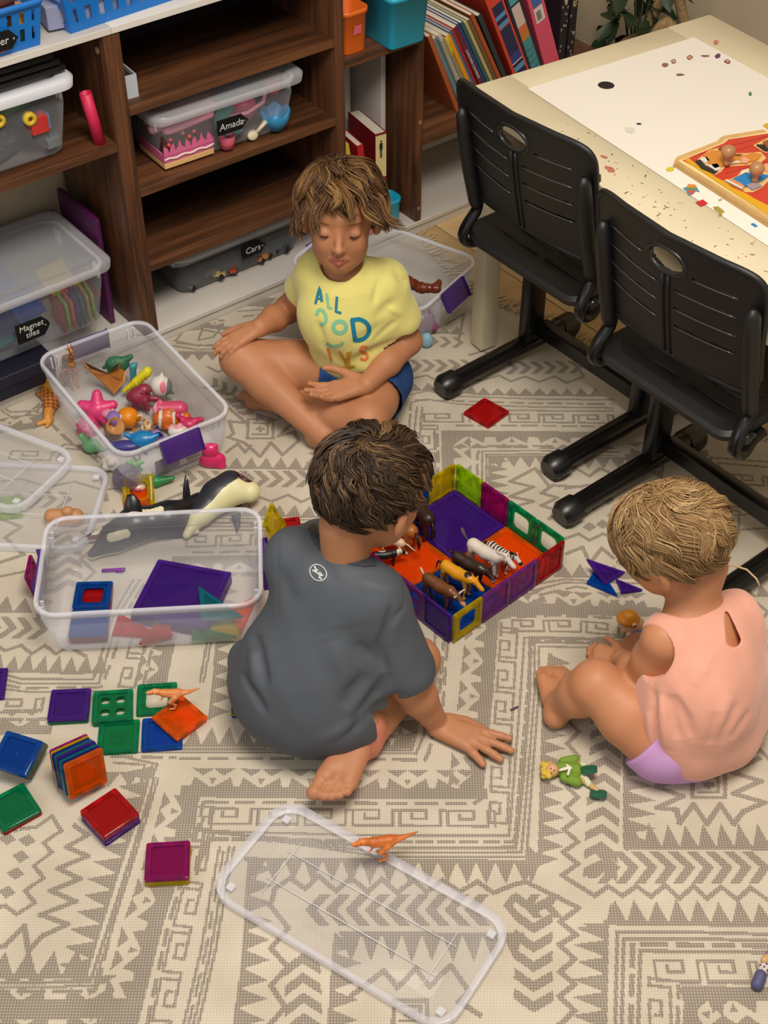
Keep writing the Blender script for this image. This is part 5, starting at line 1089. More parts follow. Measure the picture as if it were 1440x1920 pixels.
# ---- left bookcase: bricks bin on the shelf
bb = lidded_bin('lidded clear bin of building bricks on the left bookcase shelf', sfm(-.285, .125, .5058, -1), .36, .235, .150, lidcol=mat('c9ccd4', .4, name='white_lid_plastic'))
def brick_in(a, b_, z, r_, c, lab, size=(.03, .03, .022), studs=(2, 2), tilt=0, m_=None): boxy('toy_brick', lab, 'toy brick', sfm(a, b_, z, r_) @ rot('X', tilt), size, m_ or mat(c, .4), .0015, studs)
for q in (
 (-.335, .035, .595, 8, 'b08a4a', 'tan square brick at the top left of the bricks bin', (.048, .03, .042), (3, 2), 0),
 (-.385, .03, .585, 0, 'd09020', 'amber brick at the left end of the bricks bin', (.03, .02, .04), (2, 1), 0),
 (-.300, .024, .575, 0, 'e4dccb', 'white brick in the middle front of the bricks bin', (.034, .022, .028), None, 0),
 (-.185, .030, .570, 0, 'b8302c', 'red brick at the right of the bricks bin', (.036, .03, .034), (2, 1), 0),
 (-.165, .034, .572, 0, '4a7aa0', 'slim blue brick beside the red brick', (.008, .03, .03), None, 0),
 (-.160, .030, .53, 5, '6c7074', 'light grey brick low at the right of the bricks bin', (.032, .02, .02), (3, 1), 0),
 (-.245, .075, .525, 25, '484e54', 'big dark grey brick slanting in the bricks bin', (.075, .03, .034), (4, 2), 20),
 (-.265, .06, .555, -20, '3c4248', 'charcoal brick behind the slanting grey one', (.05, .03, .03), (3, 2), 0),
 (-.305, .03, .535, 10, '7a7e80', 'grey studded brick under the white one', (.036, .02, .016), (3, 2), 40),
 (-.375, .030, .545, -15, '58b040', 'bright green studded brick at the lower left of the bricks bin', (.06, .03, .012), (4, 2), 40),
 (-.375, .028, .522, -15, '888c90', 'pale grey plate under the bright green brick', (.06, .03, .010), None, 30),
 (-.32, .024, .515, 30, 'dc9030', 'orange brick at the lower middle of the bricks bin', (.026, .02, .024), (2, 1), 0),
 (-.405, .024, .51, 0, 'c04a2c', 'orange-red brick at the bottom left corner of the bricks bin', (.04, .02, .018), None, 0),
 (-.225, .060, .625, 12, '2f7a48', 'dark green studded brick at the top of the bricks bin', (.07, .05, .022), (4, 3), 15)): brick_in(q[0], q[1], q[2], q[3], q[4], q[5], q[6], q[7], q[8])
for a, z, lab in ((-.265, .622, 'yellow toy wheel at the top of the bricks bin, left of the other'), (-.203, .606, 'yellow toy wheel at the top of the bricks bin, above the red brick')):
    t = toy('brick_wheel_set', lab, 'toy wheel', sfm(a, .02, z) @ rot('X', 90)); b = MB(); b.loft([[(r*math.cos(2*math.pi*i/20), r*math.sin(2*math.pi*i/20), zz) for i in range(20)] for r, zz in ((.013, -.008), (.013, .008), (.0055, .009), (.005, .002), (.0055, -.008))], closed=True); b.build('tyre', mat('cdb02c', .45), t, True); b = MB(); b.tube([(0, 0, -.006), (0, 0, .002)], .0054, 12); b.build('hub', mat('3a6a40', .5), t)
for i, z in enumerate((.676, .690, .704)):
    boxy('paper_tray', 'black flat tray above the bricks bin, %s' % ['lowest', 'middle', 'topmost'][i], 'tray', sfm(-.33, .14, z-.0), (.44-.02*i, .24, .010), mat('141517', .35), .003)
t = toy('cardboard_tube', 'bright pink tube standing beside the bricks bin', 'tube', sfm(-.062, .025, .5058) @ rot('X', -2) @ rot('Y', -7)); b = MB(); b.loft([[(r*math.cos(2*math.pi*i/24), r*math.sin(2*math.pi*i/24), z) for i in range(24)] for r, z in ((.012, 0), (.012, .11), (.0095, .11), (.0095, 0))], closed=True); b.build('tube', mat('c8204c', .5), t, True)
t = toy('picture_frame_corner', 'small white box with a dark rim on the top shelf of the middle bookcase', 'box', sfm(.028, .045, .5705, -4)); b = MB(); b.box((-.018, -.012, 0), (.014, -.009, .048)); b.box((-.018, -.009, 0), (-.015, .1, .048)); b.box((.011, -.009, 0), (.014, .1, .048)); b.build('card_sides', mat('b9c0cc', .5), t)
b = MB(); b.box((-.015, -.0085, .001), (.0105, .1, .040)); b.build('inside', mat('2c1e18', .8), t)
# ---- left bookcase, bottom: magnet tiles bin on dark blue boxes
for i, (z, w) in enumerate(((.0352, .62), (.0655, .60))):
    boxy('game_box', 'dark navy flat game box under the magnet tiles bin, %s' % ('lower' if i == 0 else 'upper'), 'box', sfm(-.262-w/2, .118-.004*i, z), (w, .27, .029), mat('171a2c', .5), .003)
mb_ = lidded_bin('lidded clear bin of magnet tiles at the bottom of the left bookcase', sfm(-.275, .127, .0955, 0), .37, .255, .148)
chalk_tag('black chalk tag reading Magnet tiles on the lidded bin', ['Magnet', 'tiles'], sfm(-.292, -.006, .170), .072, .046, .019)
rnd = random.Random(4)
for i in range(7):
    col = ['lime', 'yellow', 'teal', 'purple', 'orange', 'lime', 'red'][i]
    tile('%s magnet tile upright in the lidded bin, %s from the right' % (col, ['first', 'second', 'third', 'fourth', 'fifth', 'sixth', 'seventh'][i]), col, sfm(-.125-.013*i, .06, .137) @ rot('Z', 78+i) @ rot('X', 90), 'solid', .068)
for i, (a, b_, z, c, k_) in enumerate(((-.35, .03, .135, 'teal', 8), (-.39, .03, .12, 'green', -5), (-.31, .05, .15, 'indigo', 20), (-.26, .05, .165, 'blue', 10), (-.17, .07, .185, 'yellow', 4), (-.13, .04, .15, 'red', 30), (-.38, .1, .19, 'magenta', -12), (-.28, .12, .20, 'blue', 12))):
    tile('%s magnet tile lying in the lidded bin, %s' % (c, ['behind the tag', 'left of the tag', 'above the tag', 'under the lid middle', 'near the right end', 'at the right end', 'top left', 'top middle'][i]), c, sfm(a, b_+.04, z, k_) @ rot('X', 20+5*i % 30), 'plain', .068)
boxy('folder', 'dark magenta folder standing behind the magnet tiles bin', 'folder', sfm(-.066, .17, .0355, 0) @ rot('Z', 90), (.17, .012, .265), mat('4c1248', .5), .002)
boxy('plastic_sheet', 'grey translucent panel leaning behind the magnet tiles bin', 'panel', sfm(-.28, .268, .0355), (.40, .012, .21), clear('a0a8b4', .14, .3, tint='b8c0c8', name='smoky_panel'), .003)
# ---- corner bookcase contents
def bucket(name, label, M, w, d, h, m_, contents=None):
    t = toy(name, label, 'bucket', M); f = lambda s, z, r: (rrect(-w/2*s, -d/2*s, w/2*s, d/2*s, r, 4), z)
    b = MB(); b.loft([f(.86, 0, .012), f(.88, .003, .014), f(1, h-.012, .016), f(1.07, h-.010, .018), f(1.07, h, .018), f(.98, h, .016), f(.85, .006, .012)], cap=(1, 1)); b.build('tub', m_, t, True); return t
M_or = mat('d8641c', .35); M_tq = mat('1c9cba', .38)
t = bucket('plastic_bucket', 'orange plastic bucket with a pink sticker on the corner bookcase', sfm(.574, .05, .5134), .068, .075, .098, M_or); b = MB(); b.add([(-.012+.0, -.0385, .045), (.010, -.0385, .045), (.012, -.0390, .064), (-.008, -.0390, .066)], [(0, 1, 2, 3)]); b.build('sticker', mat('c8606a', .5), t)
bucket('plastic_bucket', 'turquoise plastic bucket on the corner bookcase', sfm(.690, .045, .5134, -2), .108, .16, .12, M_tq)
boxy('board', 'white card board standing in the corner bookcase', 'board', sfm(.715, .19, .0355) @ rot('Z', 90), (.18, .014, .44), mat('c4bfba', .6), .002)
t = toy('paper_roll', 'white rolled paper standing in the corner bookcase', 'paper roll', sfm(.665, .22, .0355)); b = MB(); b.lathe([(.034, 0), (.034, .44), (.028, .44), (.028, .3)], 28, cap=(1, 1)); b.build('roll', mat('c9c4c0', .6), t, True)
boxy('binder', 'dark navy binder at the back left of the corner bookcase', 'binder', sfm(.55, .2, .0355) @ rot('Z', 90), (.16, .03, .40), mat('14182c', .5), .002)
def book(name, label, M, w, d, h, c, pages=True, cat='book', strips=()):
    """spine faces -y; w thick, d deep, h high"""
    t = toy(name, label, cat, M); m_ = mat(c, .45); b = MB(); e = .0014
    b.box((-w/2, 0, 0), (-w/2+e, d, h)); b.box((w/2-e, 0, 0), (w/2, d, h)); b.box((-w/2, -.0006, 0), (w/2, e, h)); b.build('cover', m_, t)
    b = MB(); b.box((-w/2+e+.0001, e+.0002, .002), (w/2-e-.0001, d-.003, h-.002)); b.build('pages', mat('cfc8b8', .8), t)
    for z0, z1, c2 in strips:
        b = MB(); b.box((-w/2+.0008, -.0012, z0*h), (w/2-.0008, -.0007, z1*h)); b.build('spine_print', mat(c2, .5), t)
    return t
book('box_book', 'red boxed book with a cream panel and a black figure in the corner bookcase', sfm(.652, .03, .0355, -8) @ rot('X', 0), .030, .13, .255, '7e1420', strips=((.55, .98, 'd4c68c'),))
fg = toy('figure_print', 'black standing figure printed on the red box book', 'print', sfm(.652, .03, .0355, -8)); b = MB()
b.ball((0, -.0016, .234), (.0025, .0006, .003), 8); b.box((-.0028, -.002, .212), (.0028, -.0014, .230)); b.box((-.0045, -.002, .214), (-.0034, -.0014, .229)); b.box((.0034, -.002, .214), (.0045, -.0014, .229)); b.box((-.0025, -.002, .192), (-.0004, -.0014, .2115)); b.box((.0004, -.002, .192), (.0025, -.0014, .2115)); b.build('silhouette', mat('1a1614', .6), fg)
book('picture_book', 'red and white picture book leaning in the corner bookcase', sfm(.612, .02, .0355, -8) @ rot('Y', -6), .016, .16, .25, 'b01c28', strips=((.1, .9, 'a81822'),))
book('picture_book', 'yellow picture book beside the red one in the corner bookcase', sfm(.588, .025, .0355, -8) @ rot('Y', -8), .012, .15, .262, 'c8b83c')
book('picture_book', 'white booklet at the left of the corner bookcase', sfm(.565, .04, .0355, -8) @ rot('Y', -4), .008, .15, .27, 'cfc9c4')
bucket('small_tub', 'small turquoise tub on the plinth behind the boy in yellow', sfm(.655, -.0+.045, .0355) @ tr(.03, .0, 0), .05, .055, .07, M_tq)
t = bucket('small_tub', 'light blue tub inside the clear bin behind the boy in yellow', tr(-.005, 2.70, .008) @ rot('Z', -34), .09, .07, .06, mat('4a90b0', .4))
# ---- leaning books on the low board right of it
bks = [('a05028', .012, .235, 24, 'orange-brown book with a cream panel, leaning'), ('5a8088', .016, .225, 25, 'grey-teal book leaning beside the spiral book'),
       ('spiral', .012, .235, 26, 'spiral-bound book with a cream cover'), ('8f8a50', .012, .215, 27, 'olive board book with a yellow dinosaur shape'), ('d8901c', .012, .225, 27, 'orange-yellow board book'), ('3f6c98', .006, .235, 27, 'slim blue book'), ('a8242c', .006, .237, 27, 'slim bright red book'),
       ('642030', .014, .242, 28, 'dark red book with white lettering'), ('24407c', .007, .25, 28, 'slim royal blue book'), ('2c5a50', .009, .25, 28, 'dark green book'), ('b0a070', .008, .247, 28, 'beige book'), ('6c5034', .009, .25, 28, 'brown book'), ('a04c24', .010, .262, 28, 'rust book'), ('283038', .012, .25, 27, 'black slim book'),
       ('c84030', .046, .300, 26, 'red binder with blue striped panel'), ('1c2434', .040, .305, 25, 'navy binder with teal label'), ('d0506c', .046, .32, 22, 'pink binder with blue and white sticker')]
a = .862
for i, (c, w, h, lean, lab) in enumerate(bks):
    M = sfm(a+w/2, .012, .2805) @ rot('Y', -lean)
    M = M @ tr(w/2, 0, 0)
    if c == 'spiral':
        t = book('spiral_book', lab+' on the low board', M, w, .2, h, 'cfc6b0', cat='book')
        me = None
        for k_ in range(34):
            if me is None:
                b = MB(); b.tube([(.0085*math.cos(u), -.004+.007*math.sin(u)-.0, 0) for u in np.linspace(0, 2*math.pi, 11)], .0011, 5, cap=(0, 0)); o_ = b.build('wire_coil', mat('9a948c', .35, metal=.5), t, True); me = o_.data
            else: o_ = bpy.data.objects.new('wire_coil', me); COL.objects.link(o_); o_.parent = t
            o_.location = (0, 0, .008+k_*(h-.016)/33)
    elif w > .03:
        t = book('binder', lab+' on the low board', M, w, .22, h, c, cat='binder')
        if 'striped' in lab:
            z = .06
            for k_, (cc, hh) in enumerate((('1c2048', .10), ('4a90b8', .05), ('1c2048', .03), ('c8d0d8', .012), ('2c3c80', .08), ('20284c', .28), ('b86070', .012), ('4a90b8', .04), ('1c2048', .04), ('4a90b8', .04), ('20284c', .1))):
                b = MB(); b.box((-w/2+.008, -.0014, h*z), (w/2-.006, -.0008, h*(z+hh-.004))); b.build('stripe', mat(cc, .5), t); z += hh
        elif 'teal' in lab:
            for z0, z1, cc in ((.02, .42, '3f8890'), (.42, .5, 'b87a30'), (.5, .56, 'c86a48'), (.56, .76, 'c8b8ae'), (.78, .99, '4c98a0')):
                b = MB(); b.box((-w/2+.008, -.0014, h*z0), (w/2-.006, -.0008, h*z1)); b.build('label_panel', mat(cc, .5), t)
            b = MB()
            for k_ in range(5): b.tube([(-w/2+.008, -.0018, h*(.08+.06*k_)), (0, -.0018, h*(.072+.06*k_)), (w/2-.007, -.0018, h*(.08+.06*k_))], .0008, 4)
            b.build('thin_lines', mat('1a3038', .6), t)
        else:
            b = MB(); b.box((-.012, -.0014, h*.64), (.014, -.0008, h*.84)); b.build('sticker', mat('2f68a8', .5), t)
            b = MB(); b.box((-.014, -.0014, h*.50), (.014, -.0008, h*.63)); b.build('white_sticker', mat('d0ccc8', .6), t)
            b = MB(); b.tube([(.004, -.0015, h*.82), (.004, -.002, h*.82)], .0055, 14, M=None); b.build('yellow_dot', mat('d8b820', .5), t)
            b = MB(); x = -.009
            while x < .006: w2 = rnd.choice((.0006, .0012)); b.box((x, -.0018, h*.52), (x+w2, -.0015, h*.60)); x += w2+.0009
            b.build('barcode', mat('201c20', .6), t)
            text_on(t, '1', .010, tr(.004, -.0024, h*.82) @ rot('X', 90), mat('2a2420', .5))
    else:
        t = book('picture_book', lab+' on the low board', M, w, .2, h, c)
        if 'dinosaur' in lab:
            b = MB(); V, F = solid([('e', (0, -.001, h*.86), (.008, .003, .022), None), ('e', (.004, -.001, h*.97), (.010, .003, .012), None)], .0016, .006); b.add(V, F.tolist()); b.build('yellow_head', mat('c8b020', .5), t, True)
        if 'lettering' in lab: text_on(t, 'COME PARA COLOREAR', .0085, tr(0, -.0012, h*.5) @ rot('Z', 0) @ rot('X', 90) @ rot('Z', -90), M_chalk, shear=0)
    a += (w+.0012)/math.cos(math.radians(lean))
# black doodled standing books on the right end
for i, (w, lab) in enumerate(((.028, 'black notebook with white doodles, left one'), (.026, 'black notebook with white doodles, right one'))):
    M = sfm(a+.02+.031*i, .02, .2805, 6); t = book('notebook', lab, M, w, .2, .33, '1e1a22', cat='notebook'); rd = random.Random(20+i); b = MB()
    for k_ in range(26):
        x = rd.uniform(-w/2+.003, w/2-.003); z = rd.uniform(.03, .32); r_ = rd.uniform(.0012, .0038)
        b.tube([(x+r_*math.cos(u)*rd.uniform(.5, 1), -.0012, z+r_*math.sin(u)) for u in np.linspace(0, 5, 7)], .0006, 4)
    b.build('doodles', mat('b8b0b0', .6), t)
    if i == 0:
        b = MB(); b.ball((0, -.0012, .235), (.005, .0008, .007), 10); b.ball((0, -.0012, .246), (.0036, .0008, .005), 10); b.box((-.0008, -.002, .25), (.0008, -.001, .272)); b.build('guitar_doodle', mat('c8a888', .6), t)
        b = MB(); b.ball((.002, -.0012, .18), (.005, .0008, .011), 10); b.ball((-.004, -.0012, .188), (.0025, .0008, .008), 8); b.build('hand_doodle', mat('c8a89c', .6), t)
    else: text_on(t, 'PEACE', .0085, tr(0, -.0016, .19) @ rot('X', 90), M_chalk, shear=0); b = MB(); b.tube([(.006*math.cos(u), -.0014, .165+.006*math.sin(u)) for u in np.linspace(0, 2*math.pi, 15)], .0007, 4); b.tube([(0, -.0014, .171), (0, -.0014, .159)], .0006, 4); b.tube([(-.0045, -.0014, .161), (0, -.0014, .166), (.0045, -.0014, .161)], .0006, 4); b.build('peace_sign', mat('b0a860', .6), t)
# ---- blue baskets on the white top
def basket(label, M, L_, W_, h):
    t = toy('plastic_basket', label, 'basket', M); m_ = mat('0c6cc0', .38, name='blue_basket_plastic'); nx = 12; b = MB(); th = .0022
    def wall(p0, p1, q0, q1, n):   # bottom edge p0-p1, top edge q0-q1
        p0, p1, q0, q1 = [np.array(v) for v in (p0, p1, q0, q1)]; nn = unit(np.cross(p1-p0, q0-p0))*th/2
        pt_ = lambda u, v: (p0*(1-u)+p1*u)*(1-v)+(q0*(1-u)+q1*u)*v
        def quadp(u0, u1, v0, v1):
            c_ = [pt_(u0, v0), pt_(u1, v0), pt_(u1, v1), pt_(u0, v1)]; b.add([tuple(x+nn) for x in c_]+[tuple(x-nn) for x in c_], [(0, 1, 2, 3), (7, 6, 5, 4), (0, 4, 5, 1), (1, 5, 6, 2), (2, 6, 7, 3), (3, 7, 4, 0)])
        for v0, v1 in ((0, .18), (.46, .58), (.84, 1)): quadp(0, 1, v0, v1)
        for i in range(n+1):
            w_ = .033 if 0 < i < n else .05; u = i/n; quadp(max(0, u-w_), min(1, u+w_), .18, .46); quadp(max(0, u-w_), min(1, u+w_), .58, .84)
    x, y, X, Y = L_/2*.9, W_/2*.9, L_/2, W_/2
    wall((-x, -y, 0), (x, -y, 0), (-X, -Y, h), (X, -Y, h), 9); wall((x, -y, 0), (x, y, 0), (X, -Y, h), (X, Y, h), 5); wall((x, y, 0), (-x, y, 0), (X, Y, h), (-X, Y, h), 9); wall((-x, y, 0), (-x, -y, 0), (-X, Y, h), (-X, -Y, h), 5)
    b.box((-x, -y, 0), (x, y, .002)); b.build('mesh_wall', m_, t, False)
    b = MB(); b.loft([ring(L_, W_, .01, h-.008), ring(L_+.014, W_+.014, .016, h-.006), ring(L_+.016, W_+.016, .016, h+.002), ring(L_+.004, W_+.004, .012, h+.004), ring(L_-.002, W_-.002, .01, h)], cap=(0, 0)); b.build('rim', m_, t, True); return t
basket('blue plastic basket with a dark tag at the top left corner', sfm(-.262, .085, .7428, 0), .23, .16, .085)
basket('blue plastic basket with grid holes on the white top, right of the other', sfm(.035, .115, .7428, 3), .29, .20, .10)
chalk_tag('dark tag ending in per hanging on the left blue basket', ['super'], sfm(-.245, -.001, .776), .075, .035, .020)
rnd = random.Random(9)
for i, (a_, b_, z, c, nm, sz) in enumerate(((-.30, .05, .81, 'b02020', 'red', (.07, .06, .03)), (-.235, .06, .80, '3a1418', 'dark maroon', (.09, .08, .03)), (-.18, .04, .775, 'c89028', 'yellow', (.03, .03, .04)), (-.23, .04, .748, 'c04878', 'pink', (.05, .05, .03)), (-.29, .05, .748, '6a2430', 'wine red', (.06, .06, .04)), (-.19, .05, .748, '1c3c38', 'dark green', (.05, .06, .025)))):
    boxy('toy_block', '%s toy block in the left blue basket' % nm, 'toy', sfm(a_, b_, z, i*13), sz, mat(c, .4), .006)
for i, (a_, b_, z, c, nm, sz) in enumerate(((-.06, .06, .748, '8a90b0', 'lilac grey', (.12, .06, .045)), (.04, .06, .748, '7c86a8', 'slate', (.10, .06, .04)), (.12, .06, .748, '30343c', 'charcoal', (.08, .06, .06)), (-.03, .07, .80, '5a3a40', 'brown', (.06, .05, .03)), (.05, .06, .79, 'c8b090', 'cream', (.05, .03, .03)))):
    boxy('card_pack', '%s pack inside the right blue basket' % nm, 'box', sfm(a_, b_, z, i*7-10), sz, mat(c, .5), .003)
# ---- plant and woven basket in the corner
pb = toy('woven_basket', 'woven straw basket with loop handle behind the table', 'basket', tr(*[float(v) for v in sp(1.50, -.06, 0)]) @ rot('Z', 78)); M_st = mat('8f7650', .8, noise=.3, nscale=160)
b = MB()
for k_ in range(16): b.tube([((.10+.02*math.sin(k_/16*2.6))*math.cos(u), (.10+.02*math.sin(k_/16*2.6))*math.sin(u), .012+.0175*k_) for u in np.linspace(0, 2*math.pi, 25)], .0095, 6, cap=(0, 0))
o_ = b.build('woven_body', M_st, pb, True); o_['kind'] = 'stuff'
for s_ in (-1, 1):
    b = MB(); P = [(s_*.105+.006*math.cos(u*9)*0, -.055+.11*u, .26+.14*math.sin(math.pi*u)) for u in np.linspace(0, 1, 18)]; b.tube(P, .014, 8); q_ = [tuple(np.array(P[int(i/60*17)])+np.array((.012*math.cos(i*1.3), 0, .012*math.sin(i*1.3)))) for i in range(61)]; b.tube(q_, .005, 5); b.build('handle', M_st, pb, True)
pl2 = toy('potted_plant', 'dark leafy plant in the corner beside the woven basket', 'plant', tr(*[float(v) for v in sp(1.545, .07, 0)])); b = MB(); b.lathe([(.06, 0), (.085, .16), (.078, .16), (.07, .14), (.001, .14)], 24); b.build('pot', mat('2c2a26', .6), pl2, True)
M_lf = mat('1d3318', .45, noise=.3, nscale=30); rnd = random.Random(31); me = None
b = MB()
for k_ in range(14):
    u = rnd.uniform(0, 6.28); r_ = rnd.uniform(.02, .08); b.tube([(0, 0, .13), (r_*.5*math.cos(u), r_*.5*math.sin(u), .3), (r_*math.cos(u), r_*math.sin(u), rnd.uniform(.28, .42))], [.004, .003, .0015], 5)
o_ = b.build('stems', mat('2c3320', .7), pl2, True); o_['kind'] = 'stuff'
for k_ in range(70):
    if me is None:
        b = MB(); b.add([(0, 0, 0), (.02, .018, .004), (.055, .022, .008), (.09, .0, -.004), (.055, -.022, .008), (.02, -.018, .004), (.05, 0, .0)], [(0, 6, 1), (1, 6, 2), (2, 6, 3), (3, 6, 4), (4, 6, 5), (5, 6, 0)]); o_ = b.build('leaf', M_lf, pl2, True); me = o_.data
    else: o_ = bpy.data.objects.new('leaf', me); COL.objects.link(o_); o_.parent = pl2
    u = rnd.uniform(0, 6.28); r_ = rnd.uniform(.02, .08); o_.location = (r_*math.cos(u), r_*math.sin(u), rnd.uniform(.16, .43)); o_.rotation_euler = (rnd.uniform(-.5, .5), rnd.uniform(-.2, 1.0), u+rnd.uniform(-.8, .8)); o_.scale = (rnd.uniform(.7, 1.2),)*3
print('shelf ok')
# ================================================================ rug with its woven pattern
def rug_mat(dark):
    m, n, o = nt('rug_grey_weave' if dark else 'rug_cream_weave'); b = n.nodes.new('ShaderNodeBsdfPrincipled'); n.links.new(b.outputs[0], o.inputs[0]); b.inputs['Roughness'].default_value = .95; b.inputs['Specular IOR Level'].default_value = .1
    tc = n.nodes.new('ShaderNodeTexCoord'); ns = n.nodes.new('ShaderNodeTexNoise'); ns.inputs['Scale'].default_value = 9; n.links.new(tc.outputs['Object'], ns.inputs[0])
    wv = []
    for ax_, sc in (('X', 70), ('Y', 70)):
        w = n.nodes.new('ShaderNodeTexWave'); w.bands_direction = ax_; w.inputs['Scale'].default_value = sc; w.inputs['Distortion'].default_value = .5; w.inputs['Detail'].default_value = 1; w.inputs['Detail Scale'].default_value = .3; n.links.new(tc.outputs['Object'], w.inputs[0]); wv.append(w)
    mu = n.nodes.new('ShaderNodeMath'); mu.operation = 'MULTIPLY'; n.links.new(wv[0].outputs['Fac'], mu.inputs[0]); n.links.new(wv[1].outputs['Fac'], mu.inputs[1])
    r = n.nodes.new('ShaderNodeValToRGB'); n.links.new(mu.outputs[0], r.inputs[0]); e = r.color_ramp.elements
    if dark: e[0].position = .10; e[0].color = lin('8a8176'); e[1].position = .75; e[1].color = lin('b8ae9e')
    else: e[0].position = .0; e[0].color = lin('bfb6a5'); e[1].position = .35; e[1].color = lin('cec5b3')
    mx = n.nodes.new('ShaderNodeMix'); mx.data_type = 'RGBA'; mx.blend_type = 'MULTIPLY'; mx.inputs[0].default_value = .5
    r2 = n.nodes.new('ShaderNodeValToRGB'); r2.color_ramp.elements[0].position = .35; r2.color_ramp.elements[0].color = lin('dcdad6'); r2.color_ramp.elements[1].position = .65; r2.color_ramp.elements[1].color = lin('ffffff'); n.links.new(ns.outputs[0], r2.inputs[0])
    n.links.new(r.outputs[0], mx.inputs[6]); n.links.new(r2.outputs[0], mx.inputs[7]); n.links.new(mx.outputs[2], b.inputs['Base Color'])
    bu = n.nodes.new('ShaderNodeBump'); bu.inputs['Strength'].default_value = .35; bu.inputs['Distance'].default_value = .0015; n.links.new(mu.outputs[0], bu.inputs['Height']); n.links.new(bu.outputs[0], b.inputs['Normal']); return m
rug = thing('area_rug', 'large cream rug with grey woven geometric pattern under the children', 'rug', (0, 0, 0))
corner = S0+SE*.735+SN*-.045
E1 = S0+SE*.73-SN*.002; E0 = S0-SE*1.0-SN*.002
edge = [tuple(E0[:2]), tuple(E1[:2]), (.175, 2.80), (.365, 2.665), (.51, 2.50), (.70, 2.33), (1.05, 2.03), (1.44, 1.70), (1.44, -.3), (-1.29, -.3)]
b = MB(); b.loft([(edge, .0002), (edge, .0028)]); b.build('rug_base', rug_mat(False), rug, False)
G = MB(); LZ = [.0031]
def F2(p): q = at(p[0], p[1], 0); return np.array((q[0], q[1]))
def poly(P, px=True): 
    Q = [F2(p) for p in P] if px else P; G.add([(q[0], q[1], LZ[0]) for q in Q], [tuple(range(len(Q)))])
def seg(a, b_, w):      # floor coordinates, width w
    d = b_-a; L_ = np.linalg.norm(d)
    if L_ < 1e-5: return
    d = d/L_; n_ = np.array((-d[1], d[0]))*w/2; e = d*w*.42; G.add([(q[0], q[1], LZ[0]) for q in (a-e-n_, b_+e-n_, b_+e+n_, a-e+n_)], [(0, 1, 2, 3)])
rr = random.Random(77)
def pl(P, w=.006, jit=.0):
    Q = [F2(p) for p in P]
    for i in range(len(Q)-1): seg(Q[i], Q[i+1], w)
def walk(P):
    Q = [F2(p) for p in P]; L_ = [0]
    for i in range(len(Q)-1): L_.append(L_[-1]+np.linalg.norm(Q[i+1]-Q[i]))
    def f(s):
        s = max(0, min(L_[-1], s))
        for i in range(len(Q)-1):
            if s <= L_[i+1] or i == len(Q)-2:
                d = (Q[i+1]-Q[i])/(L_[i+1]-L_[i]); return Q[i]+d*(s-L_[i]), d
    return f, L_[-1]
def dash(P, w=.007, on=.034, off=.018):
    f, L_ = walk(P); s = rr.uniform(0, .01)
    while s < L_:
        e = min(L_, s+on*rr.uniform(.8, 1.15)); m_ = (s+e)/2; seg(f(s)[0], f(m_)[0], w); seg(f(m_)[0], f(e)[0], w); s = e+off*rr.uniform(.8, 1.1)
def spikes(P, h, side=1, pitch=.027, base=.004):
    """solid triangles on a line; side +1: to its left"""
    f, L_ = walk(P); n_ = max(1, round(L_/pitch)); p = L_/n_
    for i in range(n_):
        a, d = f(i*p); c, _ = f((i+1)*p); m_, d = f((i+.5)*p); nn = np.array((-d[1], d[0]))*side; k = .04*rr.uniform(-1, 1)
        t_ = m_+nn*h*rr.uniform(.9, 1.05)+d*k*p; G.add([(q[0], q[1], LZ[0]) for q in (a, c, t_)], [(0, 1, 2) if side > 0 else (0, 2, 1)])
    if base:
        for i in range(len(P)-1): seg(F2(P[i])-np.array((0, 0)), F2(P[i+1]), base)
def chevrons(P, hw, pitch=.028, th=.015, lean=.9):
    """V bands pointing along the line"""
    f, L_ = walk(P); n_ = int(L_/pitch)
    for i in range(n_):
        c, d = f((i+.5)*pitch); nn = np.array((-d[1], d[0]))
        for s in (-1, 1):
            a, b_ = c+d*th/2, c+nn*s*hw-d*hw*lean+d*th/2; Q = [a, b_, b_-d*th, a-d*th]; G.add([(q[0], q[1], LZ[0]) for q in Q], [(0, 1, 2, 3)])
def key(P, h=.030, w=.0048, pitch=.072):
    """greek key meander along a line"""
    f, L_ = walk(P); n_ = max(1, round(L_/pitch)); p = L_/n_; M_ = [[(0, 0), (.0, 1), (.55, 1), (.55, .45), (.25, .45)], [(.25, .45), (.25, .75)], [(.0, 0), (.85, 0), (.85, 1), (1.0, 1), (1, 0)]]
    for i in range(n_):
        for L in M_:
            Q = []
            for x, y in L: c, d = f((i+x)*p); Q.append(c+np.array((-d[1], d[0]))*(y-.5)*h)
            for k_ in range(len(Q)-1): seg(Q[k_], Q[k_+1], w)
def birds(P, side=1, field=.022, pitch=.085, size=.03):
    """dark strip with alternating cut triangles standing off one side"""
    f, L_ = walk(P); n_ = max(1, round(L_/pitch)); p = L_/n_
    for i in range(len(P)-1): seg(F2(P[i]), F2(P[i+1]), field)
    for i in range(n_):
        a, d = f((i+.5)*p); nn = np.array((-d[1], d[0]))*side; o_ = a+nn*field/2; s = size
        for tri in (((-1.15, 0), (-.15, 0), (-1.0, 1.0)), ((1.15, 0), (.15, 0), (1.0, 1.0)), ((-.55, 1.15), (.0, 1.9), (-1.2, 1.95)), ((.55, 1.15), (.0, 1.9), (1.2, 1.95)), ((-.2, .9), (.2, .9), (0, .2))):
            G.add([(q[0], q[1], LZ[0]) for q in [o_+d*x*s+nn*y*s*.62 for x, y in tri]], [(0, 1, 2)])
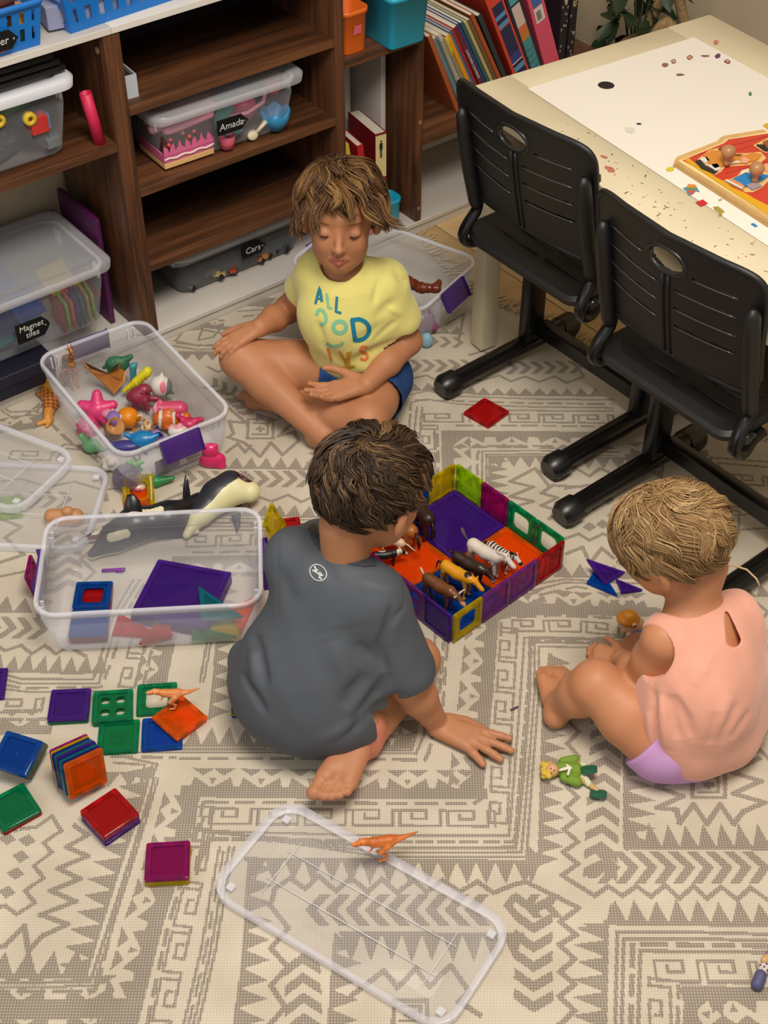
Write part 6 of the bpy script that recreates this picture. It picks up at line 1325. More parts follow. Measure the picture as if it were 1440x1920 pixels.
def square(cx, cy, s=30):
    for k_, w in ((1, .0065), (.58, .005)):
        P = [(cx-s*k_*.93, cy-s*.75*k_), (cx+s*k_, cy-s*.74*k_), (cx+s*k_, cy+s*.76*k_), (cx-s*k_, cy+s*.75*k_), (cx-s*k_*.93, cy-s*.75*k_)]
        pl(P[:3] if k_ < 1 else P, w); 
        if k_ < 1: pl(P[2:4], w)
    pl([(cx-s*.2, cy), (cx+s*.25, cy)], .009); pl([(cx, cy-s*.15), (cx, cy+s*.2)], .006)
Z = lambda x0, y0, s, L: [(x0+x/s, y0+y/s) for x, y in L]
# ---- panel with the star, right edge (under the toddler)
spikes([(1173, 1360), (1173, 1592)], .046, 1, .028, .009); spikes([(1173, 1590), (1445, 1592)], .045, 1, .0285, .008)
pl(Z(960, 1400, 3, [(1390, 70), (1235, 150), (1400, 200), (1245, 270), (1420, 320), (1300, 370), (1245, 440), (1170, 330), (1095, 440), (1020, 330), (940, 435), (925, 360), (815, 350), (960, 285), (810, 230), (980, 180), (830, 110)]), .0085); square(1328, 1474, 31)
chevrons([(1125, 1640), (1140, 1290), (1140, 1180)], .026, .0335, .017, .75); chevrons([(1135, 1628), (1460, 1628)], .028, .029, .016, .8)
poly(Z(960, 1400, 3, [(425, 700), (425, 748), (470, 748), (545, 690), (530, 660)]))
pl(Z(960, 1400, 3, [(370, -220), (300, -150), (375, -80), (310, -10), (375, 60), (300, 120), (375, 180), (305, 230), (370, 290), (300, 350), (365, 415), (290, 470), (370, 540), (285, 600), (370, 665), (280, 730), (465, 845), (540, 790), (620, 845), (700, 790), (780, 850), (860, 785), (940, 860), (1020, 790), (1095, 860), (1175, 795), (1265, 865), (1340, 800), (1440, 870)]), .0075)
spikes([(1013, 1600), (1020, 1330), (1032, 1230)], .036, -1, .027, .008); spikes([(1013, 1612), (985, 1618)], .03, -1, .03)
poly([(1003, 1600), (1046, 1612), (1010, 1626), (996, 1658), (985, 1618)])
# ---- key band winding through the middle
for d, w in ((0, .006), (9, .0045), (17, .0045)):
    pl([(370+d*.2, 1640-d), (384+d, 1560+d*.3), (392+d, 1562), (720, 1592+d), (987-(17-d)*.2-17+d, 1591+d), (996-17+d, 1480), (1010-17+d, 1300), (1010-17+d, 1214-17+d if d else 1197), (1090, 1216-17+d if d else 1199), (1200, 1210+d*.6)], w)
dash([(384, 1575), (720, 1580), (966, 1580), (974, 1480), (990, 1300), (996, 1204), (1090, 1206), (1190, 1205)], .007, .026, .012)
pl([(376, 1560), (720, 1569), (954, 1569), (962, 1480), (976, 1300), (983, 1198), (1060, 1201), (1190, 1196)], .0045)
key([(395, 1532), (690, 1535), (928, 1537)], .029); key([(934, 1545), (942, 1380), (955, 1180)], .029); key([(960, 1175), (1080, 1176), (1170, 1184)], .026)
dash([(385, 1506), (700, 1508), (900, 1508), (908, 1380), (922, 1300), (932, 1160), (1040, 1156), (1180, 1162)], .0065, .03, .017)
dash([(383, 1500), (370, 1560), (345, 1640), (315, 1740), (285, 1880), (275, 1930)], .0065, .03, .018)
key([(385, 1515), (368, 1640), (342, 1740), (315, 1860), (300, 1930)], .027, .0045, .07)
for d in (0, 9, 18, 27): (dash if d == 9 else pl)([(412+d, 1590), (395+d, 1680), (378+d, 1780), (355+d, 1880), (343+d, 1930)], .0045)
birds([(903, 1490), (700, 1490), (480, 1488), (350, 1486)], -1); birds([(893, 1490), (905, 1380), (915, 1260), (925, 1150)], 1); birds([(364, 1486), (335, 1600), (290, 1740), (240, 1935)], -1, .024)
birds([(925, 1152), (1040, 1146), (1230, 1150)], 1)
dash([(330, 1424), (560, 1424), (800, 1427), (812, 1380), (825, 1290), (835, 1170)], .0065); pl([(200, 1413), (480, 1413), (780, 1415), (795, 1380), (812, 1260), (818, 1160)], .0048); dash([(200, 1421), (330, 1422)], .006)
pl([(340, 1407), (480, 1407), (772, 1409), (786, 1350)], .0045)
spikes([(345, 1400), (480, 1400), (640, 1402), (768, 1402)], .040, 1, .030, .007); spikes([(768, 1402), (785, 1330), (800, 1230)], .04, 1, .03)
spikes([(392, 1350), (400, 1290), (408, 1200), (412, 1100)], .036, -1, .03, .006)
# ---- lower middle panel (seen through the lid)
spikes([(462, 1613), (800, 1616), (1000, 1618)], .042, -1, .030, .007); spikes([(440, 1930), (458, 1800), (468, 1615)], .040, -1, .031, .007)
pl([(500, 1930), (535, 1890), (508, 1850), (540, 1815), (508, 1780), (541, 1742), (507, 1700), (516, 1668), (545, 1648), (572, 1668), (598, 1645), (630, 1672), (658, 1648), (690, 1674), (716, 1650), (745, 1676), (775, 1652), (800, 1674), (830, 1652), (862, 1674), (895, 1655), (925, 1676), (960, 1662), (985, 1655), (1085, 1704), (1050, 1730), (1080, 1755), (1048, 1773), (1077, 1800), (1050, 1824), (1078, 1847), (1048, 1870), (1077, 1897), (1047, 1925)], .0078)
chevrons([(900, 1708), (560, 1708)], .026, .030, .017, .8); chevrons([(1000, 1690), (1000, 1940)], .028, .0315, .017, .7); chevrons([(570, 1930), (566, 1750)], .026, .031, .016, .75); chevrons([(1045, 1700), (930, 1700)], .02, .03, .014, .7)
spikes([(640, 1752), (980, 1755)], .046, -1, .031, .007); spikes([(618, 1930), (630, 1755)], .04, -1, .03, .007)
pl([(660, 1868), (720, 1822), (745, 1854), (780, 1818), (805, 1852), (845, 1812), (880, 1862), (860, 1880), (900, 1905)], .008); square(769, 1902, 32)
# ---- bottom right nested corner
spikes([(1136, 1732), (1300, 1734), (1450, 1736)], .041, 1, .0315, .008); spikes([(1136, 1733), (1133, 1930)], .046, -1, .029, .008)
poly([(1136, 1733), (1145, 1694), (1158, 1733)]); poly([(1136, 1733), (1088, 1733), (1136, 1750)])
for d, w in ((0, .0055), (12, .0055)): pl([(1153+d, 1930), (1157+d, 1750+d), (1300, 1750+d), (1450, 1754+d)], w)
dash([(1182, 1930), (1186, 1772), (1450, 1776)], .008, .032, .017); pl([(1196, 1930), (1200, 1785), (1450, 1788)], .006); key([(1228, 1822), (1300, 1822), (1420, 1824)], .032); key([(1238, 1930), (1236, 1838)], .03); dash([(1268, 1845), (1420, 1845)], .006, .03, .014); dash([(1270, 1930), (1272, 1852)], .006)
birds([(1292, 1930), (1296, 1866)], -1, .02); birds([(1290, 1864), (1450, 1866)], -1, .022)
# ---- bottom left panel
spikes([(280, 1440), (262, 1520), (218, 1640), (180, 1760), (160, 1834)], .046, 1, .0285, .007) if False else spikes([(160, 1834), (185, 1750), (220, 1640), (262, 1520), (285, 1440)], .044, 1, .0285, .006)
spikes([(-20, 1833), (160, 1833)], .044, 1, .033, .007)
pl([(290, 1460), (255, 1580), (220, 1690), (170, 1842), (-20, 1846)], .0055); pl([(297, 1462), (262, 1580), (227, 1690), (176, 1850), (80, 1853), (-20, 1853)], .004); dash([(284, 1490), (250, 1610), (220, 1700), (180, 1861), (-20, 1861)], .0065)
pl([(40, 1556), (68, 1553), (98, 1532), (115, 1560), (82, 1582), (98, 1600), (64, 1625), (82, 1648), (48, 1672), (66, 1695), (32, 1716), (10, 1700), (-10, 1705)], .0065)
pl([(140, 1550), (165, 1568), (125, 1590), (165, 1607), (110, 1630), (150, 1650), (95, 1672), (142, 1692), (77, 1717), (127, 1735), (80, 1757), (54, 1785), (46, 1738), (10, 1775), (-10, 1780)], .008)
for x, y in ((15, 1575), (52, 1578), (40, 1608), (30, 1640), (14, 1675)): poly([(x-17, y-2), (x+3, y-12), (x+16, y+1), (x-2, y+12)])
birds([(230, 1892), (100, 1894), (-30, 1894)], -1, .03); birds([(-20, 1935), (230, 1935)], 1, .02)
pl([(150, 1410), (190, 1412), (295, 1435), (285, 1460)], .005); pl([(215, 1432), (272, 1436), (265, 1470)], .005)
spikes([(190, 1452), (262, 1450)], .03, -1, .03); pl([(-10, 1500), (30, 1560)], .006)
# ---- left middle
chevrons([(-20, 1178), (110, 1182)], .026, .029, .015, .8); pl([(-10, 1210), (10, 1222), (40, 1212), (60, 1228), (85, 1212), (105, 1228), (130, 1214), (160, 1232)], .007)
spikes([(-20, 1260), (60, 1261), (130, 1264), (200, 1262)], .040, 1, .026, .006); pl([(-10, 1262), (40, 1275), (175, 1276), (190, 1230), (215, 1150), (250, 1090)], .005); pl([(-10, 1270), (40, 1284), (185, 1284), (200, 1235), (225, 1150), (262, 1090)], .0045); dash([(-10, 1282), (40, 1292), (190, 1291), (212, 1236), (238, 1150), (275, 1090)], .0055)
pl([(-10, 1292), (60, 1300), (195, 1298)], .0045); key([(-10, 1326), (80, 1324)], .028); key([(238, 1290), (262, 1200), (290, 1110)], .028); dash([(268, 1290), (290, 1200), (320, 1110)], .006); birds([(300, 1290), (320, 1200), (345, 1110)], 1, .02)
dash([(-10, 1352), (90, 1350)], .006); birds([(-20, 1372), (90, 1370)], 1, .018); pl([(375, 1280), (390, 1200), (400, 1120)], .0048); pl([(382, 1280), (397, 1200), (407, 1120)], .004)
spikes([(-10, 1150), (60, 1150)], .04, 1, .04); pl([(-10, 1060), (45, 1042), (10, 1010), (40, 990), (-10, 970)], .008); pl([(-10, 1085), (40, 1075), (80, 1068)], .006); spikes([(70, 1165), (75, 1080), (85, 1000)], .032, -1, .03)
chevrons([(130, 1060), (128, 1000), (128, 1120)][1:], .026, .03, .016, -.75); pl([(150, 1100), (178, 1075), (152, 1050), (180, 1025), (155, 1000), (182, 980)], .007)
birds([(-20, 812), (62, 800), (110, 760)], 1, .02, .07, .024); pl([(-5, 758), (20, 775), (70, 772), (95, 745), (60, 710)], .005); pl([(-5, 766), (20, 783), (75, 780), (102, 750)], .004); dash([(90, 790), (130, 830), (180, 860)], .008); pl([(105, 850), (120, 835), (160, 838), (190, 862)], .005); pl([(112, 856), (126, 843), (158, 846), (184, 868)], .0045)
chevrons([(30, 940), (170, 938)], .024, .03, .014, .75); pl([(0, 905), (40, 900), (90, 915), (140, 905), (190, 920), (225, 918)], .006); spikes([(150, 985), (230, 975), (330, 968)], .034, 1, .028); key([(20, 855), (110, 858)], .026)
dash([(190, 895), (200, 940)], .009, .012, .006)
# ---- around the crossed legs
square(488, 806, 24); pl([(430, 768), (462, 795), (430, 792), (438, 815), (428, 822), (458, 832), (488, 858), (508, 832), (530, 855), (560, 828), (552, 812), (522, 820), (548, 796), (525, 782), (560, 772)], .0078)
pl([(425, 850), (446, 834), (460, 850), (470, 838)], .0075); spikes([(400, 879), (500, 880), (595, 882)], .036, 1, .029, .006); spikes([(600, 880), (605, 850), (612, 810)], .032, 1, .028)
chevrons([(350, 899), (480, 900), (600, 900)], .024, .029, .015, .8); pl([(310, 940), (345, 925), (365, 938), (480, 932), (510, 942), (540, 930), (565, 943), (595, 930), (610, 936)], .0068)
spikes([(340, 968), (470, 968), (620, 972)], .034, 1, .028, .006)
pl([(330, 975), (470, 974), (620, 978)], .0045); dash([(400, 982), (500, 982), (610, 986)], .0055); pl([(330, 990), (470, 989), (620, 993)], .0045); pl([(330, 997), (470, 996), (590, 1000)], .0045); key([(350, 1018), (480, 1014)], .028); dash([(360, 1038), (490, 1036)], .006)
birds([(330, 1052), (490, 1050)], -1, .02); pl([(320, 1080), (490, 1076)], .005)
spikes([(338, 664), (412, 664)], .032, -1, .029, .012); pl([(325, 640), (370, 650), (412, 648)], .0045); pl([(325, 650), (370, 658), (412, 656)], .0045); dash([(330, 645), (412, 652)], .005)
pl([(330, 640), (345, 622), (380, 618), (372, 640), (400, 634), (412, 620)], .0052); dash([(355, 615), (420, 628)], .006, .024, .012); birds([(370, 612), (430, 618)], 1, .014, .06, .02); dash([(450, 596), (512, 590)], .006, .022, .012); pl([(445, 586), (520, 580)], .0045)
poly([(452, 575), (470, 562), (520, 560), (500, 578)]); poly([(525, 562), (545, 548), (540, 575)]); poly([(470, 628), (590, 640), (590, 600), (575, 600)]); pl([(560, 545), (545, 590)], .005); pl([(575, 545), (560, 590)], .005)
pl([(390, 690), (410, 700), (425, 690)], .006); chevrons([(395, 722), (440, 740)], .022, .026, .013, .8); chevrons([(430, 735), (480, 790)], .02, .026, .013, .8); spikes([(440, 745), (475, 775), (520, 790)], .03, -1, .028)
# ---- right of the boy in yellow, up to the chairs
chevrons([(775, 688), (905, 687)], .022, .028, .014, .8); chevrons([(955, 692), (1100, 690)], .022, .028, .014, .8); pl([(770, 712), (800, 706), (820, 716), (850, 706), (900, 716), (936, 706), (957, 717), (985, 708), (1010, 718), (1040, 708), (1062, 720), (1095, 708), (1085, 695)], .0058)
spikes([(765, 734), (830, 732), (900, 742), (1000, 743), (1130, 744)], .026, 1, .030, .005)
for y, w in ((0, .004), (15, .004)): pl([(770, 742+y), (800, 735+y), (860, 745+y), (1000, 750+y), (1150, 752+y)], w)
dash([(775, 752), (860, 754), (1000, 758), (1150, 760)], .005, .03, .014); pl([(880, 770), (1000, 772), (1150, 773)], .004)
key([(795, 785), (880, 786)], .026); key([(955, 786), (1150, 788)], .026); dash([(850, 800), (1000, 800), (1150, 802)], .005, .03, .014)
birds([(838, 815), (1000, 816), (1160, 818)], -1, .02); birds([(838, 980), (840, 900), (838, 815)], -1, .024); dash([(895, 920), (895, 850), (910, 838), (1000, 838), (1140, 842)], .0055); pl([(904, 930), (904, 848), (1000, 847), (1160, 850)], .0045); pl([(912, 930), (912, 854), (1000, 853), (1160, 857)], .0045)
spikes([(920, 858), (1000, 858), (1200, 862)], .036, -1, .030, .006); spikes([(918, 950), (918, 858)], .04, -1, .024, .006); key([(802, 990), (805, 900), (803, 800)], .026); dash([(821, 990), (822, 900), (820, 800)], .0055); pl([(785, 880), (788, 800), (792, 765)], .0045); pl([(775, 880), (778, 800), (782, 765)], .0045); dash([(765, 860), (770, 760)], .0055)
pl([(1030, 915), (1003, 880), (956, 905), (1000, 915), (956, 933), (1000, 942), (965, 952)], .0075); pl([(1055, 902), (1080, 880), (1105, 895), (1125, 880), (1150, 892), (1180, 875)], .0075); pl([(1090, 915), (1035, 912), (1015, 927), (1045, 935), (1015, 950), (1048, 960), (1030, 975)], .0075); pl([(1060, 918), (1100, 912), (1140, 908)], .007)
for x, y in ((1110, 950), (1140, 940), (1150, 968), (1105, 990), (1130, 985), (1090, 968)): poly([(x-13, y), (x, y-9), (x+13, y), (x, y+9)])
pl([(1060, 1012), (1085, 1003), (1105, 1015), (1130, 1003), (1160, 1015)], .007); pl([(1062, 1040), (1092, 1028), (1106, 1058), (1128, 1030), (1150, 1048)], .0078)
spikes([(1040, 1082), (1200, 1086)], .034, 1, .030, .006); pl([(1000, 1098), (1060, 1088), (1150, 1094), (1240, 1098)], .0045); pl([(1005, 1108), (1060, 1094), (1110, 1096)], .0045); dash([(1010, 1118), (1080, 1102), (1115, 1108)], .0055)
birds([(950, 1140), (1010, 1138), (1080, 1144), (1200, 1146)], 1, .016); dash([(938, 1200), (940, 1158)], .006)
pl([(905, 1060), (930, 1100), (880, 1150), (860, 1180)], .004); dash([(830, 1330), (836, 1240), (842, 1190)], .006)
chevrons([(620, 1180), (760, 1180)], .024, .03, .015, .8)
# ---- under the chairs and table, and along the right edge
pl([(880, 668), (905, 660), (930, 672), (955, 662)], .006); chevrons([(760, 640), (880, 645)], .02, .028, .012, .8); pl([(790, 600), (850, 560), (820, 620), (870, 590), (860, 640)], .006); pl([(830, 480), (870, 540), (840, 560)], .005); spikes([(690, 620), (760, 625), (870, 628)], .028, 1, .03)
pl([(1330, 930), (1332, 860), (1440, 868)], .005); pl([(1345, 930), (1347, 870), (1440, 878)], .005); key([(1375, 900), (1440, 905)], .028); key([(1372, 1000), (1374, 905)], .026); dash([(1310, 950), (1312, 860)], .006); birds([(1180, 860), (1320, 852)], 1, .02)
for y in (940, 968, 996): pl([(1380, y), (1445, y-4)], .005)
dash([(1400, 950), (1445, 948)], .006); spikes([(1240, 900), (1246, 860), (1252, 800)], .03, 1, .03); spikes([(1390, 1120), (1445, 1120)], .03, 1, .03); pl([(1415, 1130), (1440, 1150), (1415, 1175), (1445, 1190)], .007); pl([(1415, 1240), (1440, 1215), (1418, 1265), (1445, 1290)], .006); spikes([(1400, 1420), (1400, 1320)], .03, -1, .03)
pl([(1420, 1340), (1445, 1360), (1418, 1400), (1445, 1430)], .007)
cs = .0019; gx0, gy0, gx1, gy1 = -1.45, .80, 1.45, 3.1; NX, NY = int((gx1-gx0)/cs), int((gy1-gy0)/cs); GR = np.zeros((NY, NX), bool)
VA = np.array(G.V)[:, :2]
for f_ in G.F:      # union of all the shapes on a stitch-sized grid
    Q = VA[list(f_)]; lo = np.floor((Q.min(0)-(gx0, gy0))/cs).astype(int); hi = np.ceil((Q.max(0)-(gx0, gy0))/cs).astype(int)+1
    lo = np.maximum(lo, 0); hi = np.minimum(hi, (NX, NY))
    if (hi <= lo).any(): continue
    X, Y = np.meshgrid(gx0+(np.arange(lo[0], hi[0])+.5)*cs, gy0+(np.arange(lo[1], hi[1])+.5)*cs); ins = np.zeros(X.shape, bool); m_ = len(Q)
    for i in range(m_):
        (xa, ya), (xb, yb) = Q[i], Q[(i+1) % m_]
        if ya != yb: ins ^= ((ya > Y) != (yb > Y)) & (X < (xb-xa)*(Y-ya)/(yb-ya)+xa)
    GR[lo[1]:hi[1], lo[0]:hi[0]] |= ins
XX, YY = np.meshgrid(gx0+(np.arange(NX)+.5)*cs, gy0+(np.arange(NY)+.5)*cs); dz_ = YY*_c+1.9*_s; U_ = 720+PX_F*XX/dz_      # the pattern repeats beyond the part worked out above
far = YY > (2.80-(XX-.175)*.79); sh_ = int(1.02/cs); ri = (U_ > 1442) & ~far; rl = U_ < -22; GS = np.roll(GR, sh_, 1); GR[ri] = GS[ri]; GS = np.roll(GR, -sh_, 1); GR[rl] = GS[rl]
inr = np.zeros(XX.shape, bool)
for i in range(len(edge)):
    (xa, ya), (xb, yb) = edge[i][:2], edge[(i+1) % len(edge)][:2]
    if ya != yb: inr ^= ((ya > YY) != (yb > YY)) & (XX < (xb-xa)*(YY-ya)/(yb-ya)+xa)
GR &= inr
D_ = np.diff(np.pad(GR, ((0, 0), (1, 1))).astype(np.int8), axis=1); R0_ = np.argwhere(D_ == 1); R1_ = np.argwhere(D_ == -1)      # runs per row, equal runs merged over rows
open_ = {}; rects = []
for (y, a), (_, c) in zip(R0_.tolist(), R1_.tolist()):
    k_ = (a, c); o = open_.get(k_)
    if o is not None and o[1] == y-1: o[1] = y
    else:
        if o is not None: rects.append((a, c, o[0], o[1]))
        open_[k_] = [y, y]
rects += [(k_[0], k_[1], o[0], o[1]) for k_, o in open_.items()]
RC = np.array(rects, float); x0 = gx0+RC[:, 0]*cs; x1 = gx0+RC[:, 1]*cs; y0 = gy0+RC[:, 2]*cs; y1 = gy0+(RC[:, 3]+1)*cs; z = np.full(len(RC), .0031)
V = np.stack([x0, y0, z, x1, y0, z, x1, y1, z, x0, y1, z], 1).reshape(-1, 3); me = bpy.data.meshes.new('woven_pattern'); n_ = len(RC)
me.vertices.add(4*n_); me.vertices.foreach_set('co', V.ravel()); me.loops.add(4*n_); me.loops.foreach_set('vertex_index', np.arange(4*n_)); me.polygons.add(n_); me.polygons.foreach_set('loop_start', np.arange(n_)*4); me.polygons.foreach_set('loop_total', np.full(n_, 4)); me.update(calc_edges=True)
me.materials.append(rug_mat(True)); PAT = bpy.data.objects.new('woven_pattern', me); COL.objects.link(PAT); PAT.parent = rug; PAT['kind'] = 'stuff'; print('rects', n_)
# fringe along the far edge
fr = MB(); rnd = random.Random(8); fe = [np.array(p) for p in edge[1:8]]
for i in range(len(fe)-1):
    d = fe[i+1]-fe[i]; L_ = np.linalg.norm(d); d /= L_; nn = np.array((-d[1], d[0])); n_ = int(L_/.0085)
    for k_ in range(n_):
        a = fe[i]+d*(k_+.5)*.0085; P = [(a[0]-nn[0]*.006, a[1]-nn[1]*.006, .0035)]; v = nn*1.0+d*rnd.uniform(-.6, .6); L2 = rnd.uniform(.035, .06); q = a.copy()
        for s in range(5): v = v+d*rnd.uniform(-.8, .8)*.6; v /= np.linalg.norm(v); q = q+v*L2/5; P.append((q[0], q[1], .003+rnd.uniform(0, .0025)))
        fr.tube(P, [.0022, .0024, .0022, .0020, .0018, .0012], 4)
fo_ = fr.build('fringe', mat('c6b99c', .95, .1), rug, True); fo_['kind'] = 'stuff'
print('rug ok', len(G.F))
# ================================================================ toys in and around the toy bin
FZ = .0085
def ptoy(name, label, x, y, z, prims, mats, zones=(), vox=.0018, k=.004, rz=0, cat='toy', scale=1., zmin=None, extras=None):
    """small moulded toy centred where the photograph shows it; prims in centimetres around its centre, x right, y away, z up"""
    c = at(x, y, z); t = toy(name, label, cat, tr(*[float(v) for v in c]) @ rot('Z', rz)); S_ = .0117*scale; P = []
    def cv(p):
        if p[0] == '-': return ('-', cv(p[1]))
        if p[0] in 'cC': return ('c', tuple(np.array(p[1])*S_), tuple(np.array(p[2])*S_), p[3]*S_, p[4]*S_)+((p[5]*S_,) if len(p) > 5 else ())
        return ('e', tuple(np.array(p[1])*S_), tuple(np.array(p[2])*S_), None)+((p[4]*S_,) if len(p) > 4 else ())
    V, F = solid([cv(p) for p in prims], vox, k, zmin=zmin); ms = mats if isinstance(mats, list) else [mats]
    mi = paint(V/S_, F, [z_ for z_ in zones]); mobj('body', V, F, ms, t, True, mi); return t, S_
def dots(t, S_, name, pts, r, m_):
    for p in pts: b = MB(); b.ball(tuple(np.array(p)*S_), r*S_, 8); b.build(name, m_, t, True)
E_ = lambda c, r, k=None: ('e', c, r, None)+((k,) if k is not None else ())
C_ = lambda a, b_, r0, r1: ('c', a, b_, r0, r1)
M_pk = mat('d83a78', .35); M_eye = mat('0c0a0a', .25); M_wt = mat('d4cec4', .4)
star = [C_((0, 0, 0), (2.9*math.cos(a), 1.4*math.sin(a), 2.4*math.sin(a)), 1.55, .85) for a in [math.radians(90+72*i) for i in range(5)]]
ptoy('toy_star', 'hot pink star squirt toy at the left of the toy bin', 183, 768, .045, star, M_pk)
t, s_ = ptoy('toy_elephant', 'maroon elephant bath toy in the middle of the toy bin', 262, 745, .04, [E_((0, 0, .2), (2.0, 1.8, 1.9)), E_((.9, .2, 1.6), (1.3, 1.2, 1.1)), E_((-1.7, -.3, .2), (.7, .4, 1.1)), E_((2.3, -.2, -.2), (1.5, .5, .6)), C_((1.2, -1.2, .2), (1.6, -1.8, -1.4), .5, .35), C_((-1, -.6, -1.3), (-1, -.6, -1.9), .6, .6), C_((.8, -.6, -1.3), (.8, -.6, -1.9), .6, .6)], mat('8c2c44', .35)); dots(t, s_, 'eye', [(.6, -1.1, 1.7), (1.5, -1.0, 1.8)], .16, M_eye)
t, s_ = ptoy('toy_leaf', 'yellow ribbed banana leaf toy leaning across the toy bin', 256, 716, .045, [C_((-2.4, -.6, -1.6), (0, 0, 0), .35, .8), C_((0, 0, 0), (2.1, .6, 1.9), .8, .9), C_((2.0, .4, 1.6), (2.4, .8, 2.6), .7, .15)], mat('d8cc18', .4)); 
b = MB()
for i in range(7): q = -2+.62*i; b.tube([((q-.1)*s_, (q*.25-.85)*s_, (q*.75+.5)*s_), ((q+.3)*s_, (q*.25-.9)*s_, (q*.75-.45)*s_)], .0011, 5)
b.build('ribs', mat('b0a010', .5), t, True)
t, s_ = ptoy('bath_shark', 'small white and grey shark bath toy at the back of the toy bin', 302, 724, .055, [E_((0, 0, 0), (2.0, 1.7, 2.1)), C_((-.8, .3, -.6), (-2.2, .6, -1.6), .7, .2), C_((1.2, 0, -1), (2.0, .4, -2.0), .6, .2), C_((.2, .2, 1.5), (.4, .8, 2.6), .5, .1)], [M_wt, mat('77797c', .4), mat('d8788c', .4)], [(lambda C: C[:, 0]+C[:, 2]*-.2 > 1.05, 1), (inel((.55, -1.2, .7), (.55, 1.2, 1.2)), 2), (lambda C: C[:, 2] < -1.3, 1)]); dots(t, s_, 'eye', [(.9, -1.25, -.9)], .17, M_eye)
t, s_ = ptoy('toy_hippo', 'pink hippo bath toy with a pale rim right of the elephant', 318, 768, .035, [C_((-1.4, 0, 0), (1.8, .2, 0), 1.5, 1.5), E_((-2.0, -.2, .2), (1.0, 1.2, 1.3)), E_((-1.6, .4, 1.5), (.5, .4, .5)), C_((1, -1, -1), (1, -1, -1.7), .6, .5)], [mat('c8486c', .35), mat('e09aa8', .35)], [(lambda C: C[:, 0] < -2.0, 1)]); dots(t, s_, 'eye', [(-1.5, -1.0, 1.1)], .15, M_eye)
t, s_ = ptoy('toy_puffer_fish', 'round orange-yellow puffer fish bath toy in the toy bin', 240, 783, .035, [E_((0, 0, 0), (2.0, 1.9, 1.9)), C_((1.5, 0, .2), (2.4, 0, -.4), .5, .35), C_((-.6, -.3, -1.4), (-1.0, -.6, -2.3), .5, .35), C_((.6, -.3, -1.4), (.9, -.6, -2.3), .5, .35)]+[E_((1.75*math.sin(a)*math.cos(b_), -1.75*math.cos(a)*.9, 1.7*math.sin(a)*math.sin(b_)), (.3, .3, .3), .2) for a in (.5, .95) for b_ in np.linspace(0, 5.2, 6)], mat('dc8410', .35)); dots(t, s_, 'eye', [(-1.25, -1.15, 1.0)], .62, M_wt); dots(t, s_, 'pupil', [(-1.5, -1.6, 1.25)], .3, M_eye)
t, s_ = ptoy('toy_clownfish', 'orange clownfish bath toy with white bands in the toy bin', 312, 787, .032, [E_((0, 0, 0), (2.5, 1.6, 2.0)), C_((2.3, .1, .2), (3.5, .3, .4), .6, .9), C_((0, .2, 1.6), (1.0, .3, 2.0), .5, .4), C_((.2, -1.4, -.5), (1.0, -2.0, -.8), .5, .3)], [mat('c8601c', .35), M_wt], [(lambda C: (np.abs(C[:, 0]+1.0-.12*C[:, 2]) < .28) | (np.abs(C[:, 0]-1.5) < .22) | (np.abs(C[:, 0]-2.9) < .18), 1)]); dots(t, s_, 'eye', [(-1.7, -1.05, -.6)], .45, mat('3a1440', .3))
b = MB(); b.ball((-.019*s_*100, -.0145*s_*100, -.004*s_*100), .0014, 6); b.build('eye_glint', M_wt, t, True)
ptoy('toy_lobster', 'crimson lobster bath toy at the right of the toy bin', 354, 795, .03, [E_((0, 0, 0), (1.7, 1.4, 1.2)), C_((-1, .3, .8), (-1.8, .4, 1.6), .5, .45), C_((1, .2, .6), (2.2, .2, .9), .5, .5)]+[C_((.3*i-.6, -1.0, -.2), (.5*i-1, -1.9, -.9), .3, .2) for i in range(5)], mat('c02858', .4, noise=.2, nscale=300))
t, s_ = ptoy('bath_mouse', 'white round toy with a pink tuft at the front of the toy bin', 334, 809, .032, [E_((0, 0, 0), (1.8, 1.3, 1.2)), E_((.4, .3, 1.2), (.5, .4, .4)), E_((-1.1, .3, .9), (.4, .3, .4))], [M_wt, mat('dc90a0', .4)], [(lambda C: C[:, 2] > 1.05, 1)])
t, s_ = ptoy('toy_whale', 'bright blue whale bath toy at the front of the toy bin', 268, 823, .032, [E_((0, 0, 0), (2.3, 1.6, 1.5)), C_((-1.8, .1, .2), (-2.9, .2, .8), .5, .45), C_((1.6, -.2, .4), (2.6, .0, .9), .9, .4), C_((.3, -1.2, -.4), (.8, -1.9, -1.0), .5, .3)], mat('1878b4', .32))
lathe_toy('toy_cup', 'lilac little cup lying by the clownfish', 'toy', tr(*[float(v) for v in at(291, 812, .028)]) @ rot('X', 75) @ rot('Y', 20), cupp(.0145, .026), mat('9078b8', .4), 'cup')
lathe_toy('toy_cup', 'tan round cup at the left front of the toy bin', 'toy', tr(*[float(v) for v in at(206, 806, .03)]) @ rot('X', 30) @ rot('Y', 35), cupp(.019, .030), mat('b4824a', .45), 'cup')
lathe_toy('toy_cup', 'lilac barrel toy behind the tan cup', 'toy', tr(*[float(v) for v in at(216, 792, .03)]) @ rot('X', 20), [(.012, 0), (.015, .008), (.015, .02), (.012, .028), (.001, .028)], mat('8a6ab0', .4), 'barrel')
t, s_ = ptoy('toy_pig', 'pale pink pig figurine on the lilac barrel', 203, 776, .045, [E_((0, 0, 0), (1.2, .9, .9)), E_((1.0, -.3, .3), (.7, .6, .6)), E_((.9, .1, .9), (.25, .2, .3))], mat('cf8a98', .4))
